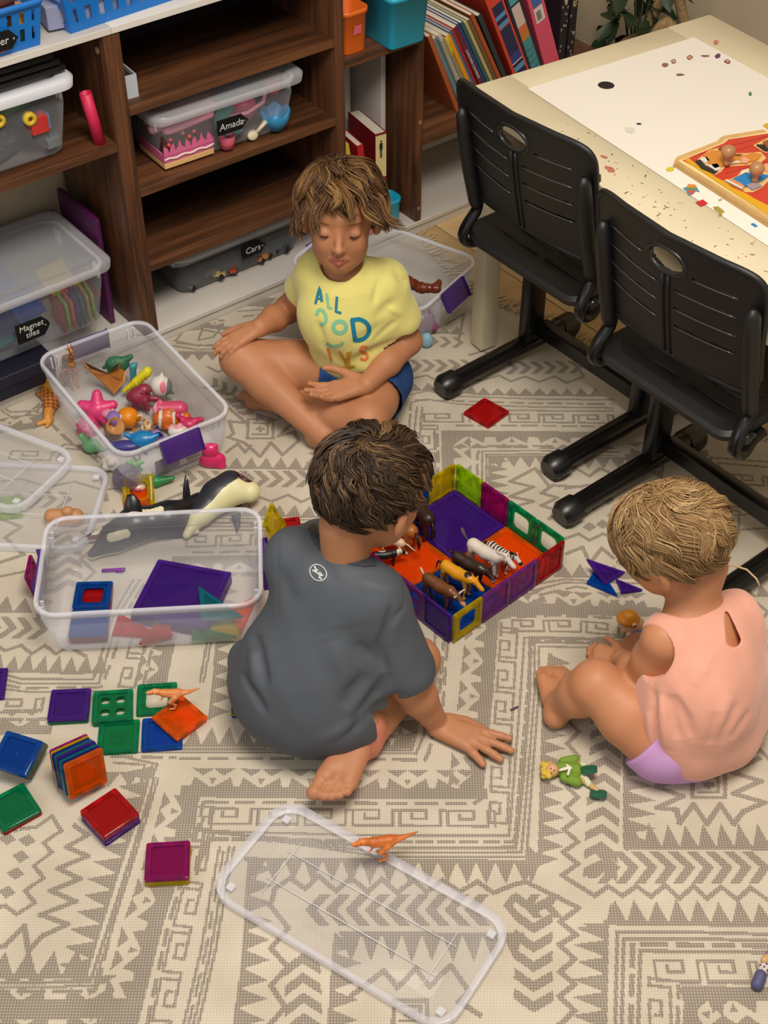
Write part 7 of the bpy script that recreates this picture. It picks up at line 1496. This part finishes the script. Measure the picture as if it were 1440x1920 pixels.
t, s_ = ptoy('toy_giraffe', 'tiny cream and orange giraffe figurine in the toy bin', 275, 795, .034, [C_((-.4, 0, -1), (.2, 0, -.6), .8, .8), C_((.2, 0, -.4), (-.8, 0, 1.6), .45, .3), E_((-1.0, -.1, 1.9), (.5, .35, .35)), C_((.5, 0, -1), (.8, -.2, -2.2), .3, .22), C_((-.6, 0, -1.2), (-.7, -.2, -2.2), .3, .22)], [mat('d8c8a8', .4), mat('c07818', .4)], [(lambda C: np.sin(C[:, 0]*5)*np.sin(C[:, 2]*4.2) > .2, 1)], vox=.0012)
ptoy('toy_crab', 'indigo crab bath toy at the left front corner of the toy bin', 235, 836, .022, [E_((0, 0, 0), (2.4, 1.2, .9)), C_((1.8, 0, .1), (3.2, .2, -.1), .6, .4), C_((-1.8, 0, .1), (-2.6, .2, .5), .5, .4)], mat('3c3a80', .4))
ptoy('toy_urchin', 'pink nubbly ball seen through the left wall of the toy bin', 165, 800, .02, [E_((0, 0, 0), (1.9, 1.9, 1.8))]+[E_((1.9*math.sin(a)*math.cos(b_), -1.9*abs(math.cos(a)), 1.8*math.sin(a)*math.sin(b_)), (.35, .35, .35), .15) for a in (.4, .9, 1.4) for b_ in np.linspace(0, 5.4, 7)], mat('c84a78', .4))
ptoy('toy_dinosaur', 'pale green dinosaur toy at the left front of the toy bin', 172, 836, .02, [E_((0, 0, 0), (1.6, 1.2, 1.4)), C_((-.6, 0, .8), (-1.4, 0, 2.2), .8, .6), C_((.9, 0, -.3), (2.4, 0, -1.0), .7, .2)], mat('6aa070', .4))
ptoy('toy_lamb', 'white woolly lamb toy near the front left corner of the toy bin', 208, 868, .022, [E_((.9*math.cos(i*1.9), .6*math.sin(i*2.7), .7*math.sin(i*1.9)), (.8, .8, .8), .2) for i in range(9)], mat('d4ccc0', .7))
t, s_ = ptoy('glitter_ball', 'clear ball full of glitter and beads at the front left of the toy bin', 238, 896, .026, [E_((0, 0, 0), (2.5, 2.5, 2.5))], clear('9088a0', .2, .05, tint='d0c8d8', name='clear_ball'))
rnd = random.Random(3)
for i in range(26):
    v = unit([rnd.gauss(0, 1) for _ in range(3)])*rnd.uniform(.5, 2.1); b = MB(); b.ball(tuple(v*s_), rnd.uniform(.12, .34)*s_, 6); b.build('bead', mat(rnd.choice(['8a2040', '202028', 'c0c0c8', '503070', '306080', 'b05080']), .25, metal=rnd.choice([0, .6])), t, True)
ptoy('toy_star', 'small green star toy at the front of the toy bin', 254, 869, .03, [C_((0, 0, 0), (1.5*math.cos(a), -.2, 1.5*math.sin(a)), .6, .25) for a in [math.radians(90+72*i) for i in range(5)]], mat('58b050', .4))
ptoy('toy_bone', 'white bone-shaped toy under the green star', 262, 892, .016, [C_((-1.2, 0, 0), (1.2, .3, .2), .5, .5), E_((1.6, .3, .2), (.8, .6, .6)), E_((-1.4, 0, 0), (.8, .6, .6))], M_wt)
ptoy('toy_crocodile', 'green crocodile toy along the front of the toy bin', 292, 903, .014, [C_((-2.6, -.4, -.2), (0, 0, 0), .4, 1.0), C_((0, 0, 0), (3.0, .5, .4), 1.0, .3)], mat('2c8a4c', .4))
ptoy('toy_piglet', 'cream and pink toy face at the bottom front of the toy bin', 258, 912, .012, [E_((0, 0, 0), (1.5, 1.0, .9)), E_((.2, -.9, .1), (.5, .4, .35))], [mat('d8c0a8', .4), mat('c05868', .4)], [(inel((.2, -1.2, .1), (.6, .5, .45)), 1)])
ptoy('toy_bear', 'hot pink bear-shaped mould at the right front of the toy bin', 397, 855, .028, [E_((0, 0, -.8), (2.4, 1.3, 1.7)), E_((-.2, 0, 1.4), (1.5, 1.1, 1.3)), E_((-1.0, 0, 2.3), (.5, .4, .5)), E_((.8, 0, 2.3), (.5, .4, .5)), E_((1.5, -.4, -1.7), (.9, .8, .7))], mat('d42a68', .3))
# orange pteranodon wing, green dragon and big giraffe behind
t = toy('toy_wing', 'translucent orange dragon wing leaning in the back of the toy bin', 'toy', tr(0, 0, 0)); P3 = [at(x, y, z) for x, y, z in ((152, 676, .075), (165, 690, .075), (200, 702, .07), (222, 690, .08), (233, 668, .085), (237, 690, .06), (234, 715, .045), (214, 739, .02), (196, 722, .03), (172, 700, .05))]; o0 = np.mean(P3, 0); t.location = tuple(o0); b = fin([p-o0 for p in P3], .002, (.2, -.8, .5)); b.build('membrane', mat('c88038', .5), t)
t, s_ = ptoy('toy_dragon', 'dark green scaly dragon toy at the back of the toy bin', 220, 682, .07, [E_((0, 0, 0), (2.2, 1.2, 1.5)), C_((1.2, 0, .6), (2.6, 0, 1.6), .8, .5), C_((-1.4, 0, -.2), (-2.6, 0, -.9), .5, .3)]+[C_((-1.6+.55*i, -.4, -1.0), (-1.8+.6*i, -.8, -1.9), .35, .12) for i in range(6)], mat('2f6a48', .5, noise=.3, nscale=200))
ptoy('toy_fin', 'teal blue fin toy at the far right of the toy bin', 248, 700, .05, [C_((0, 0, -1.6), (.3, 0, 1.6), .5, .7), C_((.3, 0, 1.4), (1.2, 0, 2.4), .5, .2)], mat('3c8c98', .45))
def giraffe(label, base, lean, h, rz):
    t = toy('toy_giraffe', label, 'toy animal', tr(*base) @ rot('Z', rz) @ rot('Y', lean)); s = h; m1 = mat('c88a40', .45); m2 = mat('8a4c1c', .45)
    C = lambda a, b_, r0, r1, k=.02: ('c', tuple(np.array(a)*s), tuple(np.array(b_)*s), r0*s, r1*s, k*s)
    pr = [C((-.12, 0, .48), (.12, 0, .54), .085, .075, .04), C((.12, 0, .54), (.24, 0, .88), .055, .028, .04), C((.22, 0, .90), (.34, 0, .86), .036, .022, .02)]
    for q in (-1, 1):
        pr += [C((.22, q*.02, .92), (.21, q*.03, .985), .010, .011, .006), C((.21, q*.035, .91), (.18, q*.07, .92), .014, .008, .006)]
        for x in (-.13, .12): pr += [C((x, q*.045, .44), (x+.01, q*.05, .22), .038, .020), C((x+.01, q*.05, .22), (x, q*.05, .02), .019, .017)]
    V, F = solid(pr, .0018, .01*s); net = lambda C: (np.abs(np.sin(C[:, 0]*38+C[:, 2]*9)*np.sin(C[:, 2]*34+C[:, 1]*30)) > .22) & (C[:, 2] > .3)
    mobj('body', V, F, [m1, m2], t, True, paint(V/s, F, [(net, 1)])); b = MB(); b.tube([np.array(p)*s for p in ((-.19, 0, .5), (-.23, 0, .4), (-.23, 0, .3))], [.008*s, .006*s, .012*s], 6); b.build('tail', m1, t, True)
    b = MB()
    for q in (-1, 1): b.ball(tuple(np.array((.265, q*.028, .905))*s), .006*s, 6)
    b.build('eyes', M_eye, t, True); return t
p = at(148, 690, .03); giraffe('peach giraffe figurine standing behind the toy bin, only its head above the rim', tuple(float(v) for v in sp(-.232, -.022, .0035)), 0, .128, -60)
# winged giraffe-patterned toy lying at the left of the bin
t = toy('toy_giraffe', 'orange giraffe figurine lying on the rug against the left side of the toy bin', 'toy animal', tr(0, 0, 0)); P = [at(90, 792, .012), at(92, 760, .018), at(96, 735, .02), at(84, 712, .022), at(76, 704, .02)]; o0 = P[1].copy(); o0[2] = RZ; t.location = tuple(o0)
pr = [('c', tuple(at(90, 782, .014)), tuple(at(96, 752, .018)), .009, .016, .01), ('c', tuple(at(96, 752, .018)), tuple(at(84, 718, .020)), .016, .009, .01), ('c', tuple(at(84, 718, .020)), tuple(at(78, 700, .018)), .008, .006, .01), ('c', tuple(at(72, 795, .008)), tuple(at(90, 788, .010)), .005, .006, .005), ('c', tuple(at(96, 786, .008)), tuple(at(88, 799, .007)), .006, .004, .005), ('c', tuple(at(70, 736, .012)), tuple(at(84, 745, .016)), .004, .007, .006)]
V, F = solid(pr, .0014, .004, zmin=.0046); net = lambda C: (np.abs(np.sin(C[:, 0]*330+C[:, 1]*60)*np.sin(C[:, 1]*300+C[:, 2]*200)) > .25) & (C[:, 1] > at(0, 782, 0)[1]) & (C[:, 1] < at(0, 735, 0)[1])
mobj('body', V-o0, F, [mat('cc8a3a', .45), mat('94481a', .45)], t, True, paint(V, F, [(net, 1)]))
w_ = [at(x, y, z) for x, y, z in ((59, 690, .02), (72, 700, .04), (95, 715, .05), (104, 735, .035), (98, 752, .025), (84, 738, .02), (70, 720, .018))]; b = fin([p-o0 for p in w_], .002, (.2, -.6, .7)); b.build('wing', mat('b88428', .5), t)
t = toy('toy_glasses', 'rose gold shiny plastic scrap between the giraffes at the bin corner', 'toy', tr(*[float(v) for v in at(120, 715, .02)])); b = MB(); b.tube([(.0, 0, -.01), (.012, 0, .0), (.02, .0, .03), (.012, 0, .036), (-.004, 0, .02), (0, 0, -.01)], .003, 6); b.build('frame', mat('c88a5a', .2, metal=.7), t, True)
# ---- toys in the bin behind the boy in yellow
c = at(800, 542, .12); t = toy('toy_horse', 'glossy brown horse leg toy sticking over the far bin rim', 'toy', tr(0, 0, 0)); o0 = at(770, 540, .12); t.location = tuple(o0); pr = [('c', tuple(at(755, 525, .11)), tuple(at(790, 540, .118)), .016, .011, .01), ('c', tuple(at(790, 540, .118)), tuple(at(818, 541, .122)), .011, .010, .008), ('c', tuple(at(818, 541, .122)), tuple(at(823, 530, .130)), .009, .0075, .006)]
V, F = solid(pr, .0016, .006, fn=lambda X, Y, Z: .0006*np.sin(500*X)); mobj('body', V-o0, F, mat('6a2c18', .25), t, True)
ptoy('toy_lump', 'plum coloured toy seen through the wall of the far bin', 795, 600, .04, [E_((0, 0, 0), (2.2, 1.6, 2.4)), E_((1.4, -.4, -1.2), (1.4, 1, 1))], mat('8a4870', .5))
ptoy('toy_lump', 'pale blue toy at the bottom of the far bin', 800, 638, .02, [E_((0, 0, 0), (1.2, 1.2, 1.6))], mat('88b0c4', .5))
# ---- dolls
sk = mat('c49a6c', .5); gr = mat('6c8c28', .8); dg = mat('1c5a40', .6)
p0 = at(1075, 1450, 0); t = toy('wooden_doll', 'small wooden doll in a green coat and dark green shoes lying on the rug', 'doll', tr(p0[0], p0[1], 0)); o0 = np.array((p0[0], p0[1], 0))
def dp(name, prims, m_, vox=.0011, k=.002, zones=()):
    V, F = solid(prims, vox, k, zmin=.0035); return mobj(name, V-o0, F, m_, t, True, paint(V, F, zones) if zones else None)
Q = lambda x, y, z: tuple(at(x, y, z))
dp('head', [('e', Q(1035, 1444, .018), (.0115, .0115, .0115), None)], sk)
dp('hair', [('e', Q(1027+6*math.cos(i*1.3)-2, 1444+11*math.sin(i*.9), .018+.004*math.cos(i*2)), (.0055, .0055, .005), None, .001) for i in range(14)], mat('c8a838', .8), .0012)
dp('coat', [('c', Q(1052, 1442, .014), Q(1078, 1446, .014), .012, .0145), ('c', Q(1056, 1428, .015), Q(1078, 1424, .016), .0075, .008), ('c', Q(1058, 1458, .014), Q(1082, 1466, .014), .0075, .0085)], gr)
dp('hand', [('e', Q(1081, 1428, .014), (.006, .006, .006), None)], sk); dp('hand', [('e', Q(1091, 1464, .012), (.006, .006, .006), None)], sk)
dp('collar', [('c', Q(1050, 1444, .026), Q(1061, 1441, .029), .0022, .0030), ('c', Q(1062, 1434, .030), Q(1070, 1440, .030), .0016, .0026), ('c', Q(1068, 1442, .030), Q(1065, 1452, .029), .0022, .0022)], mat('d8d4c0', .8))
dp('trousers', [('c', Q(1086, 1442, .014), Q(1094, 1436, .016), .009, .007), ('c', Q(1088, 1450, .013), Q(1104, 1470, .010), .008, .0055)], mat('c4c8a8', .8, noise=.25, nscale=400))
dp('leg', [('c', Q(1104, 1468, .010), Q(1118, 1483, .010), .0045, .0050)], sk)
for x, y, a_, z in ((1104, 1443, 8, .024), (1122, 1488, -12, .012)):
    c = at(x, y, z)-o0; b = MB(); b.loft([[(px*.0135, py*.0095, zz) for px, py in [(math.copysign(abs(math.cos(u))**.7, math.cos(u)), math.copysign(abs(math.sin(u))**.7, math.sin(u))) for u in np.linspace(0, 2*math.pi, 21)[:-1]]] for zz in (-.004, .004)], tr(*[float(v) for v in c]) @ rot('Z', a_) @ rot('X', -32)); b.build('shoe', dg, t)
dots_ = MB()
for x, y in ((1033, 1441), (1034, 1449)): b = MB(); b.ball(tuple(at(x, y, .0285)-o0), .0013, 6); b.build('eye', mat('4a2a1a', .4), t, True)
b = MB(); b.ball(tuple(at(1039, 1444, .0285)-o0), .0016, 6); b.build('nose', mat('b87850', .5), t, True)
# farmer figure beside the toddler
p0 = at(1185, 1180, 0); t = toy('toy_farmer', 'chubby toy figure in an orange hat beside the toddler', 'toy figure', tr(p0[0], p0[1], 0)); o0 = np.array((p0[0], p0[1], 0)); fs_k = mat('dcae84', .4)
dp('head', [('e', Q(1186, 1170, .035), (.020, .017, .018), None), ('e', Q(1172, 1180, .030), (.007, .006, .007), None), ('e', Q(1200, 1165, .038), (.006, .005, .006), None), ('e', Q(1190, 1172, .050), (.005, .004, .004), None)], fs_k)
dp('hat', [('e', Q(1178, 1160, .048), (.021, .018, .012), None), ('e', Q(1180, 1156, .054), (.015, .014, .012), None)], mat('d0881c', .4))
dp('body', [('e', Q(1196, 1196, .018), (.016, .014, .016), None)], mat('3a78b0', .4)); dp('hand', [('e', Q(1180, 1190, .024), (.006, .005, .007), None)], fs_k)
for x, y in ((1182, 1163), (1191, 1160)): b = MB(); b.ball(tuple(at(x, y, .054)-o0), .0016, 6); b.build('eye', M_eye, t, True)
b = MB(); b.tube([tuple(at(x, y, .052)-o0) for x, y in ((1184, 1176), (1188, 1176), (1193, 1172))], .0012, 5); b.build('mouth', mat('8a3a2a', .5), t, True)
# doll cut off by the right edge
p0 = at(1430, 1830, 0); t = toy('wooden_doll', 'doll with slate blue shoe and spotted trousers at the bottom right edge', 'doll', tr(p0[0], p0[1], 0)); o0 = np.array((p0[0], p0[1], 0))
dp('shoe', [('c', Q(1420, 1845, .012), Q(1426, 1830, .014), .009, .009)], mat('4c4a70', .6)); dp('trousers', [('c', Q(1432, 1818, .012), Q(1444, 1800, .012), .008, .009)], [mat('c8bcb0', .8), mat('5a3a68', .8)], zones=[(lambda C: np.sin(C[:, 0]*700)*np.sin(C[:, 1]*700) > .35, 1)]); dp('leg', [('c', Q(1434, 1800, .018), Q(1448, 1790, .016), .006, .006)], mat('c49a6c', .5)); dp('coat', [('c', Q(1450, 1795, .014), Q(1470, 1790, .014), .013, .014)], mat('8a6a90', .8))
# blurred orange and tan toys under the lid at the left
ptoy('toy_lion', 'orange-brown lion toy lying under the lid at the left', 118, 968, .02, [C_((-1.8, 0, 0), (2.0, 0, -.2), 1.3, 1.5), E_((1.0, -.2, 1.3), (1.0, .9, .9)), C_((-1.6, -.6, -.6), (-2.6, -1.2, -1.2), .5, .4)], mat('b88458', .5))
t = toy('hair_clip', 'purple plastic clip on the rug beside the orca', 'clip', tr(*[float(v) for v in at(213, 1069, .008)]) @ rot('Z', 5)); b = MB(); b.box((-.022, -.003, -.003), (.022, .003, .003), bev=.0015); b.box((.004, -.006, -.003), (.018, -.003, .004), bev=.001); b.build('bar', mat('7a3a98', .3), t)
# ================================================================ things on the table
TMx = lambda x, y, z=.6012, rz=0: TF @ tr(x, y, z) @ rot('Z', rz)
def tloc(px, py, z=.602): q = Vector(at(px, py, z)); l = TF.inverted() @ q; return l.x, l.y
cA = tloc(1266, 300, .615); cB = tloc(1440, 412, .615)
pz = toy('farm_puzzle', 'wooden red barn peg puzzle with a horse and a farmer on the white paper', 'puzzle', TMx(cA[0], cA[1], .6012, 0)); dx_ = np.array(cB)-np.array(cA); ang = math.degrees(math.atan2(dx_[1], dx_[0])); pz.matrix_world = TMx(cA[0], cA[1], .6012, ang)
def pl_(px, py, z=.6175): q = pz.matrix_world.inverted() @ Vector(at(px, py, z)); return (q.x, q.y)
WD = mat('c9a468', .5, noise=.06, nscale=60); RD = mat('c03a28', .45)
outl = [pl_(1264, 299), pl_(1268, 292), pl_(1345, 262), pl_(1350, 256), pl_(1358, 252), pl_(1432, 240), (pl_(1432, 240)[0]+.08, pl_(1432, 240)[1]+.0), (.30, .14), (.30, 0), (.004, -.0)]
b = MB(); b.prism(outl, 0, .006); b.build('base_board', mat('b8935c', .5), pz)
b = MB(); b.prism([(np.mean([q[0] for q in outl])+(p[0]-np.mean([q[0] for q in outl]))*.995, np.mean([q[1] for q in outl])+(p[1]-np.mean([q[1] for q in outl]))*.99) for p in outl], .0065, .014); b.build('top_board', WD, pz)
def flat(name, pts, z, h, m_, parent=pz): b = MB(); b.prism([pl_(*p) for p in pts], z, z+h); return b.build(name, m_, parent)
flat('cream_border', [(1272, 300), (1354, 266), (1362, 259), (1436, 246), (1510, 240), (1520, 430), (1441, 402)], .0141, .0003, mat('e0cc90', .5)); 
flat('red_barn', [(1280, 299), (1358, 267), (1366, 260), (1440, 249), (1515, 242), (1525, 410), (1440, 388)], .0145, .0004, RD)
for a_, c_ in (((1300, 291), (1440, 254)), ((1372, 284), (1440, 262)), ((1360, 325), (1445, 300)), ((1395, 352), (1450, 336))):
    P = [np.array(pl_(*a_)), np.array(pl_(*c_))]; d = unit(P[1]-P[0]); nn = np.array((-d[1], d[0]))*.0006; b = MB(); b.prism([tuple(P[0]-nn), tuple(P[1]-nn), tuple(P[1]+nn), tuple(P[0]+nn)], .0149, .0151); b.build('plank_line', mat('7a2014', .5), pz)
flat('straw', [(1283, 299), (1290, 294), (1297, 300), (1304, 306), (1345, 333), (1356, 338), (1372, 350), (1400, 362), (1412, 370), (1440, 384), (1452, 398), (1440, 401), (1350, 344)], .0151, .0004, mat('d09c18', .5))
flat('horse_recess', [(1302, 304), (1316, 292), (1330, 281), (1350, 276), (1372, 287), (1400, 287), (1426, 284), (1437, 296), (1425, 306), (1395, 310), (1360, 312), (1352, 322), (1340, 328), (1318, 318)], .0156, .0004, mat('d8b070', .5))
flat('horse_body', [(1318, 292), (1334, 284), (1352, 286), (1375, 294), (1398, 293), (1412, 288), (1428, 292), (1420, 301), (1396, 308), (1366, 308), (1352, 314), (1340, 318), (1328, 306)], .0161, .003, mat('c88030', .45))
flat('horse_legs', [(1310, 300), (1324, 296), (1330, 303), (1322, 308)], .0161, .003, M_wt); flat('horse_legs', [(1326, 312), (1344, 309), (1352, 318), (1342, 323)], .0161, .003, M_wt); flat('horse_hooves', [(1303, 304), (1312, 301), (1322, 312), (1334, 318), (1346, 322), (1339, 327), (1316, 317)], .0161, .0028, mat('2c2420', .5))
flat('horse_muzzle', [(1388, 300), (1396, 297), (1405, 302), (1400, 309), (1392, 308)], .0192, .0006, mat('d89a88', .5)); flat('horse_mane', [(1345, 281), (1352, 279), (1372, 291), (1392, 292), (1386, 296), (1368, 294)], .0192, .0005, mat('7a4428', .5)); flat('horse_belly', [(1364, 310), (1380, 304), (1392, 306), (1380, 309)], .0192, .0005, M_wt)
flat('farmer_recess', [(1356, 340), (1382, 330), (1390, 320), (1408, 316), (1440, 316), (1460, 330), (1440, 340), (1428, 352), (1412, 360), (1398, 360)], .0156, .0004, mat('d8b070', .5))
flat('farmer_overalls', [(1374, 337), (1398, 326), (1425, 328), (1442, 331), (1428, 340), (1410, 346), (1398, 352)], .0161, .003, mat('1c78b8', .45)); flat('farmer_legs', [(1360, 339), (1372, 337), (1396, 350), (1394, 358)], .0161, .003, mat('c88a58', .45)); flat('farmer_socks', [(1358, 341), (1362, 339), (1392, 354), (1390, 357)], .0192, .0004, M_wt); flat('farmer_shirt', [(1390, 322), (1404, 318), (1402, 326), (1388, 331)], .0161, .003, mat('d8d0b8', .5)); flat('farmer_bucket', [(1399, 349), (1418, 343), (1428, 351), (1410, 358)], .0161, .0034, mat('988a94', .4)); flat('farmer_face', [(1432, 310), (1446, 308), (1450, 320), (1436, 324)], .0161, .003, mat('d8a070', .45))
flat('cow_recess', [(1412, 272), (1424, 266), (1440, 258), (1450, 284), (1434, 286)], .0156, .0004, mat('d8b070', .5)); flat('cow_patch', [(1418, 273), (1432, 273), (1442, 284), (1434, 284)], .0161, .0028, mat('28201c', .5)); flat('cow_face', [(1430, 268), (1445, 262), (1448, 280), (1438, 280)], .0161, .003, mat('8a5428', .5))
for x, y, lab in ((1362, 306, 1), (1415, 338, 2)):
    p = pl_(x, y, .622); b = MB(); b.lathe([(.0075, .0185), (.0055, .024), (.0055, .030), (.011, .036), (.0135, .043), (.0115, .051), (.005, .055), (.0005, .0555)], 20, tr(p[0], p[1], 0)); b.build('wooden_peg', mat('a87850', .35, noise=.08, nscale=60), pz, True)
def sticker(name, label, pts, c, layers=()):
    cx, cy = np.mean([p[0] for p in pts]), np.mean([p[1] for p in pts]); o0 = at(cx, cy, .6014); t = toy(name, label, 'sticker', tr(*[float(v) for v in o0])); b = MB(); b.prism([tuple((at(x, y, .6016)-o0)[:2]) for x, y in pts], 0, .0004); b.build('paper', mat(c, .5), t)
    for i, (L, c2) in enumerate(layers): b = MB(); b.prism([tuple((at(x, y, .6016)-o0)[:2]) for x, y in L], .0005, .0008); b.build('print', mat(c2, .5), t)
sticker('fish_sticker', 'orange, green and red fish sticker near the puzzle', [(1280, 353), (1288, 350), (1290, 345), (1303, 346), (1306, 350), (1312, 360), (1304, 359), (1300, 364), (1292, 366), (1286, 358)], '5a88a8', [([(1290, 346), (1303, 346), (1306, 352), (1287, 352)], 'd08030'), ([(1287, 353), (1306, 353), (1305, 357), (1287, 356)], '4a8a48'), ([(1288, 357), (1304, 358), (1296, 366)], 'c84830')])
sticker('square_sticker', 'red square sticker in front of the puzzle', [(1304, 379), (1318, 374), (1328, 382), (1314, 387)], 'c02030')
sticker('banana_sticker', 'olive banana shaped sticker near the table edge', [(1337, 388), (1346, 387), (1356, 394), (1359, 398), (1354, 399), (1354, 404), (1348, 405), (1348, 399), (1340, 394)], '9a8a3c')
sticker('dot_sticker', 'yellow oval sticker left of the puzzle', [(1248, 318), (1252, 314), (1258, 313), (1264, 315), (1264, 319), (1258, 322), (1251, 321)], 'c8bc30')
sticker('chip_sticker', 'small blue sticker close to the table\'s front edge', [(1407, 420), (1413, 418), (1421, 424), (1416, 426)], '2878b8')
sticker('chip_sticker', 'tiny grey-green sticker between puzzle and banana sticker', [(1346, 375), (1352, 372), (1355, 374), (1350, 377)], '98a088')
sticker('sun_sticker', 'round yellow sticker behind the puzzle at the right edge', [(1430, 236), (1436, 231), (1446, 232), (1450, 240), (1440, 243)], 'd0a428')
for i, (x, y, c, lab) in enumerate(((1247, 122, '8a5a60', 'leftmost of the far row of cutouts'), (1263, 115, '8a6a58', 'second from the left of the far cutouts'), (1293, 108, '9a6a50', 'third from the left of the far cutouts'), (1323, 105, '8a5458', 'fourth from the left, slim'), (1346, 105, '5a3a50', 'dark fifth from the left of the far cutouts'), (1364, 115, '8a5450', 'rightmost of the far row of cutouts'), (1275, 140, '7a5a50', 'slim one below the far row of cutouts'), (1342, 79, 'c07068', 'pinkish one on the far table frame'), (1407, 176, '4a7868', 'teal-green one alone on the paper'), (1198, 232, '3a3c58', 'dark star-like one near the middle of the paper'))):
    r = random.Random(i); n_ = 9; pts = [(x+(8 if i != 8 else 5)*math.cos(u)*r.uniform(.6, 1.1)*(1.2 if i in (3, 6) else .8), y+(5 if i not in (3, 6, 9) else 2.4)*math.sin(u)*r.uniform(.6, 1.1)) for u in [2*math.pi*k_/n_ for k_ in range(n_)]]
    sticker('paper_cutout', '%s cutout sticker, %s' % ('small', lab), pts, c, [([(x-3, y-1), (x+2, y-2), (x+3, y+1), (x-1, y+2)], 'c8a890')] if i in (1, 2, 5) else ())
sticker('paper_smudge', 'pale rubbed circle drawn on the white paper', [(1171+0, 240), (1180, 238), (1190, 241), (1190, 248), (1182, 250), (1174, 247)], 'd0ccc0')
print('toys2 ok')
# ================================================================ repeats share a group phrase
GRP = {'toy_brick': 'building bricks in the lidded bin', 'brick_wheel_set': 'yellow toy wheels in the bricks bin', 'toy_car': 'toy cars in the cars bin', 'picture_book': 'picture books on the low shelves', 'binder': 'ring binders beside the picture books', 'notebook': 'black doodled notebooks', 'storage_bin': 'open clear bins on the floor', 'box_cover': 'clear lids on the rug', 'lidded_bin': 'lidded bins in the bookcases',
       'chalk_tag': 'black chalk name tags', 'plastic_basket': 'blue baskets on the white top', 'paper_tray': 'black trays on the bricks bin', 'game_box': 'navy boxes under the magnet bin', 'bookcase': 'walnut bookcases along the wall', 'plastic_bucket': 'buckets on the corner bookcase', 'toy_cow': 'farm animals in the pen', 'toy_horse': 'farm animals in the pen', 'toy_pig': 'farm animals in the pen', 'toy_zebra': 'farm animals in the pen',
       'toy_dinosaur': 'small dinosaur toys', 'person': 'children playing on the rug', 'wooden_doll': 'wooden dolls on the rug', 'triangle_tile': 'triangular magnetic tiles', 'paper_cutout': 'small cutouts on the paper sheet', 'toy_block': 'toy blocks in the left blue basket', 'card_pack': 'packs in the right blue basket', 'toy_giraffe': 'giraffe figurines', 'toy_cup': 'small toy cups', 'chip_sticker': 'stickers on the paper sheet', 'toy_star': 'star toys in the toy bin'}
cnt_ = {}
for o in bpy.data.objects:
    if o.parent is None: k_ = o.name.split('.')[0]; cnt_[k_] = cnt_.get(k_, 0)+1
for o in bpy.data.objects:
    if o.parent is not None or 'group' in o or 'label' not in o: continue
    k_ = o.name.split('.')[0]; lb_ = o['label']
    if k_ == 'magnet_tile': o['group'] = 'magnetic tiles of the animal pen' if 'pen' in lb_.split() else ('magnetic tiles in the clear bin' if 'clear bin' in lb_ else ('magnetic tiles in the lidded bin' if 'lidded' in lb_ else 'magnetic tiles on the rug'))
    elif k_ in GRP and cnt_[k_] > 1: o['group'] = GRP[k_]

# pieces that belong to one part sit under that part
SUBP = {'backrest': ('rim', 'handle_hole_rim', 'middle_rib', 'slot_highlight'), 'seat': ('seat_groove', 'seat_rail'), 'shirt': ('printed_letters', 'printed_emblem', 'collar'), 'top': ('neck_button', 'neck_ribbon'), 'body': ('eyelashes', 'eyebrow', 'eyes', 'eye', 'pupil', 'eye_glint', 'teeth', 'mane', 'horns', 'ribs'), 'rim': ('stiffening_rib',), 'lid_panel': ('moulded_line', 'corner_lug'),
        'top_board': ('cream_border', 'red_barn', 'plank_line', 'straw', 'horse_recess', 'farmer_recess', 'cow_recess', 'horse_body', 'horse_legs', 'horse_hooves', 'horse_muzzle', 'horse_mane', 'horse_belly', 'farmer_overalls', 'farmer_legs', 'farmer_socks', 'farmer_shirt', 'farmer_bucket', 'farmer_face', 'cow_patch', 'cow_face', 'wooden_peg'),
        'cover': ('stripe', 'label_panel', 'thin_lines', 'sticker', 'white_sticker', 'yellow_dot', 'barcode', 'spine_print', 'wire_coil', 'doodles', 'guitar_doodle', 'hand_doodle', 'peace_sign', 'lettering', 'yellow_head'), 'slate': ('lettering', 'eyelet'), 'frame': ('magnets',), 'side_panel': ('screw_cap',), 'coat': ('collar',), 'head': ('eye', 'nose', 'hair', 'mouth'), 'block': ('stud',), 'icing_layer': ('icing_drips', 'cream_line'), 'chocolate_layer': ('sprinkle',), 'tub': ('sticker',), 'paper': ('print',), 'side_bracket': ()}
for root in [o for o in bpy.data.objects if o.parent is None]:
    kids = list(root.children); byn = {}
    for c_ in kids: byn.setdefault(c_.name.split('.')[0], c_)
    for pn, subs in SUBP.items():
        if pn not in byn: continue
        if pn == 'rim' and 'box_body' not in byn: continue
        P_ = byn[pn]
        if any(abs(v) > 1e-6 for v in P_.rotation_euler): continue
        for c_ in kids:
            if c_ is not P_ and c_.parent is root and c_.name.split('.')[0] in subs and not (pn == 'body' and root.name.startswith('wooden')): c_.parent = P_; c_.location = c_.location-P_.location
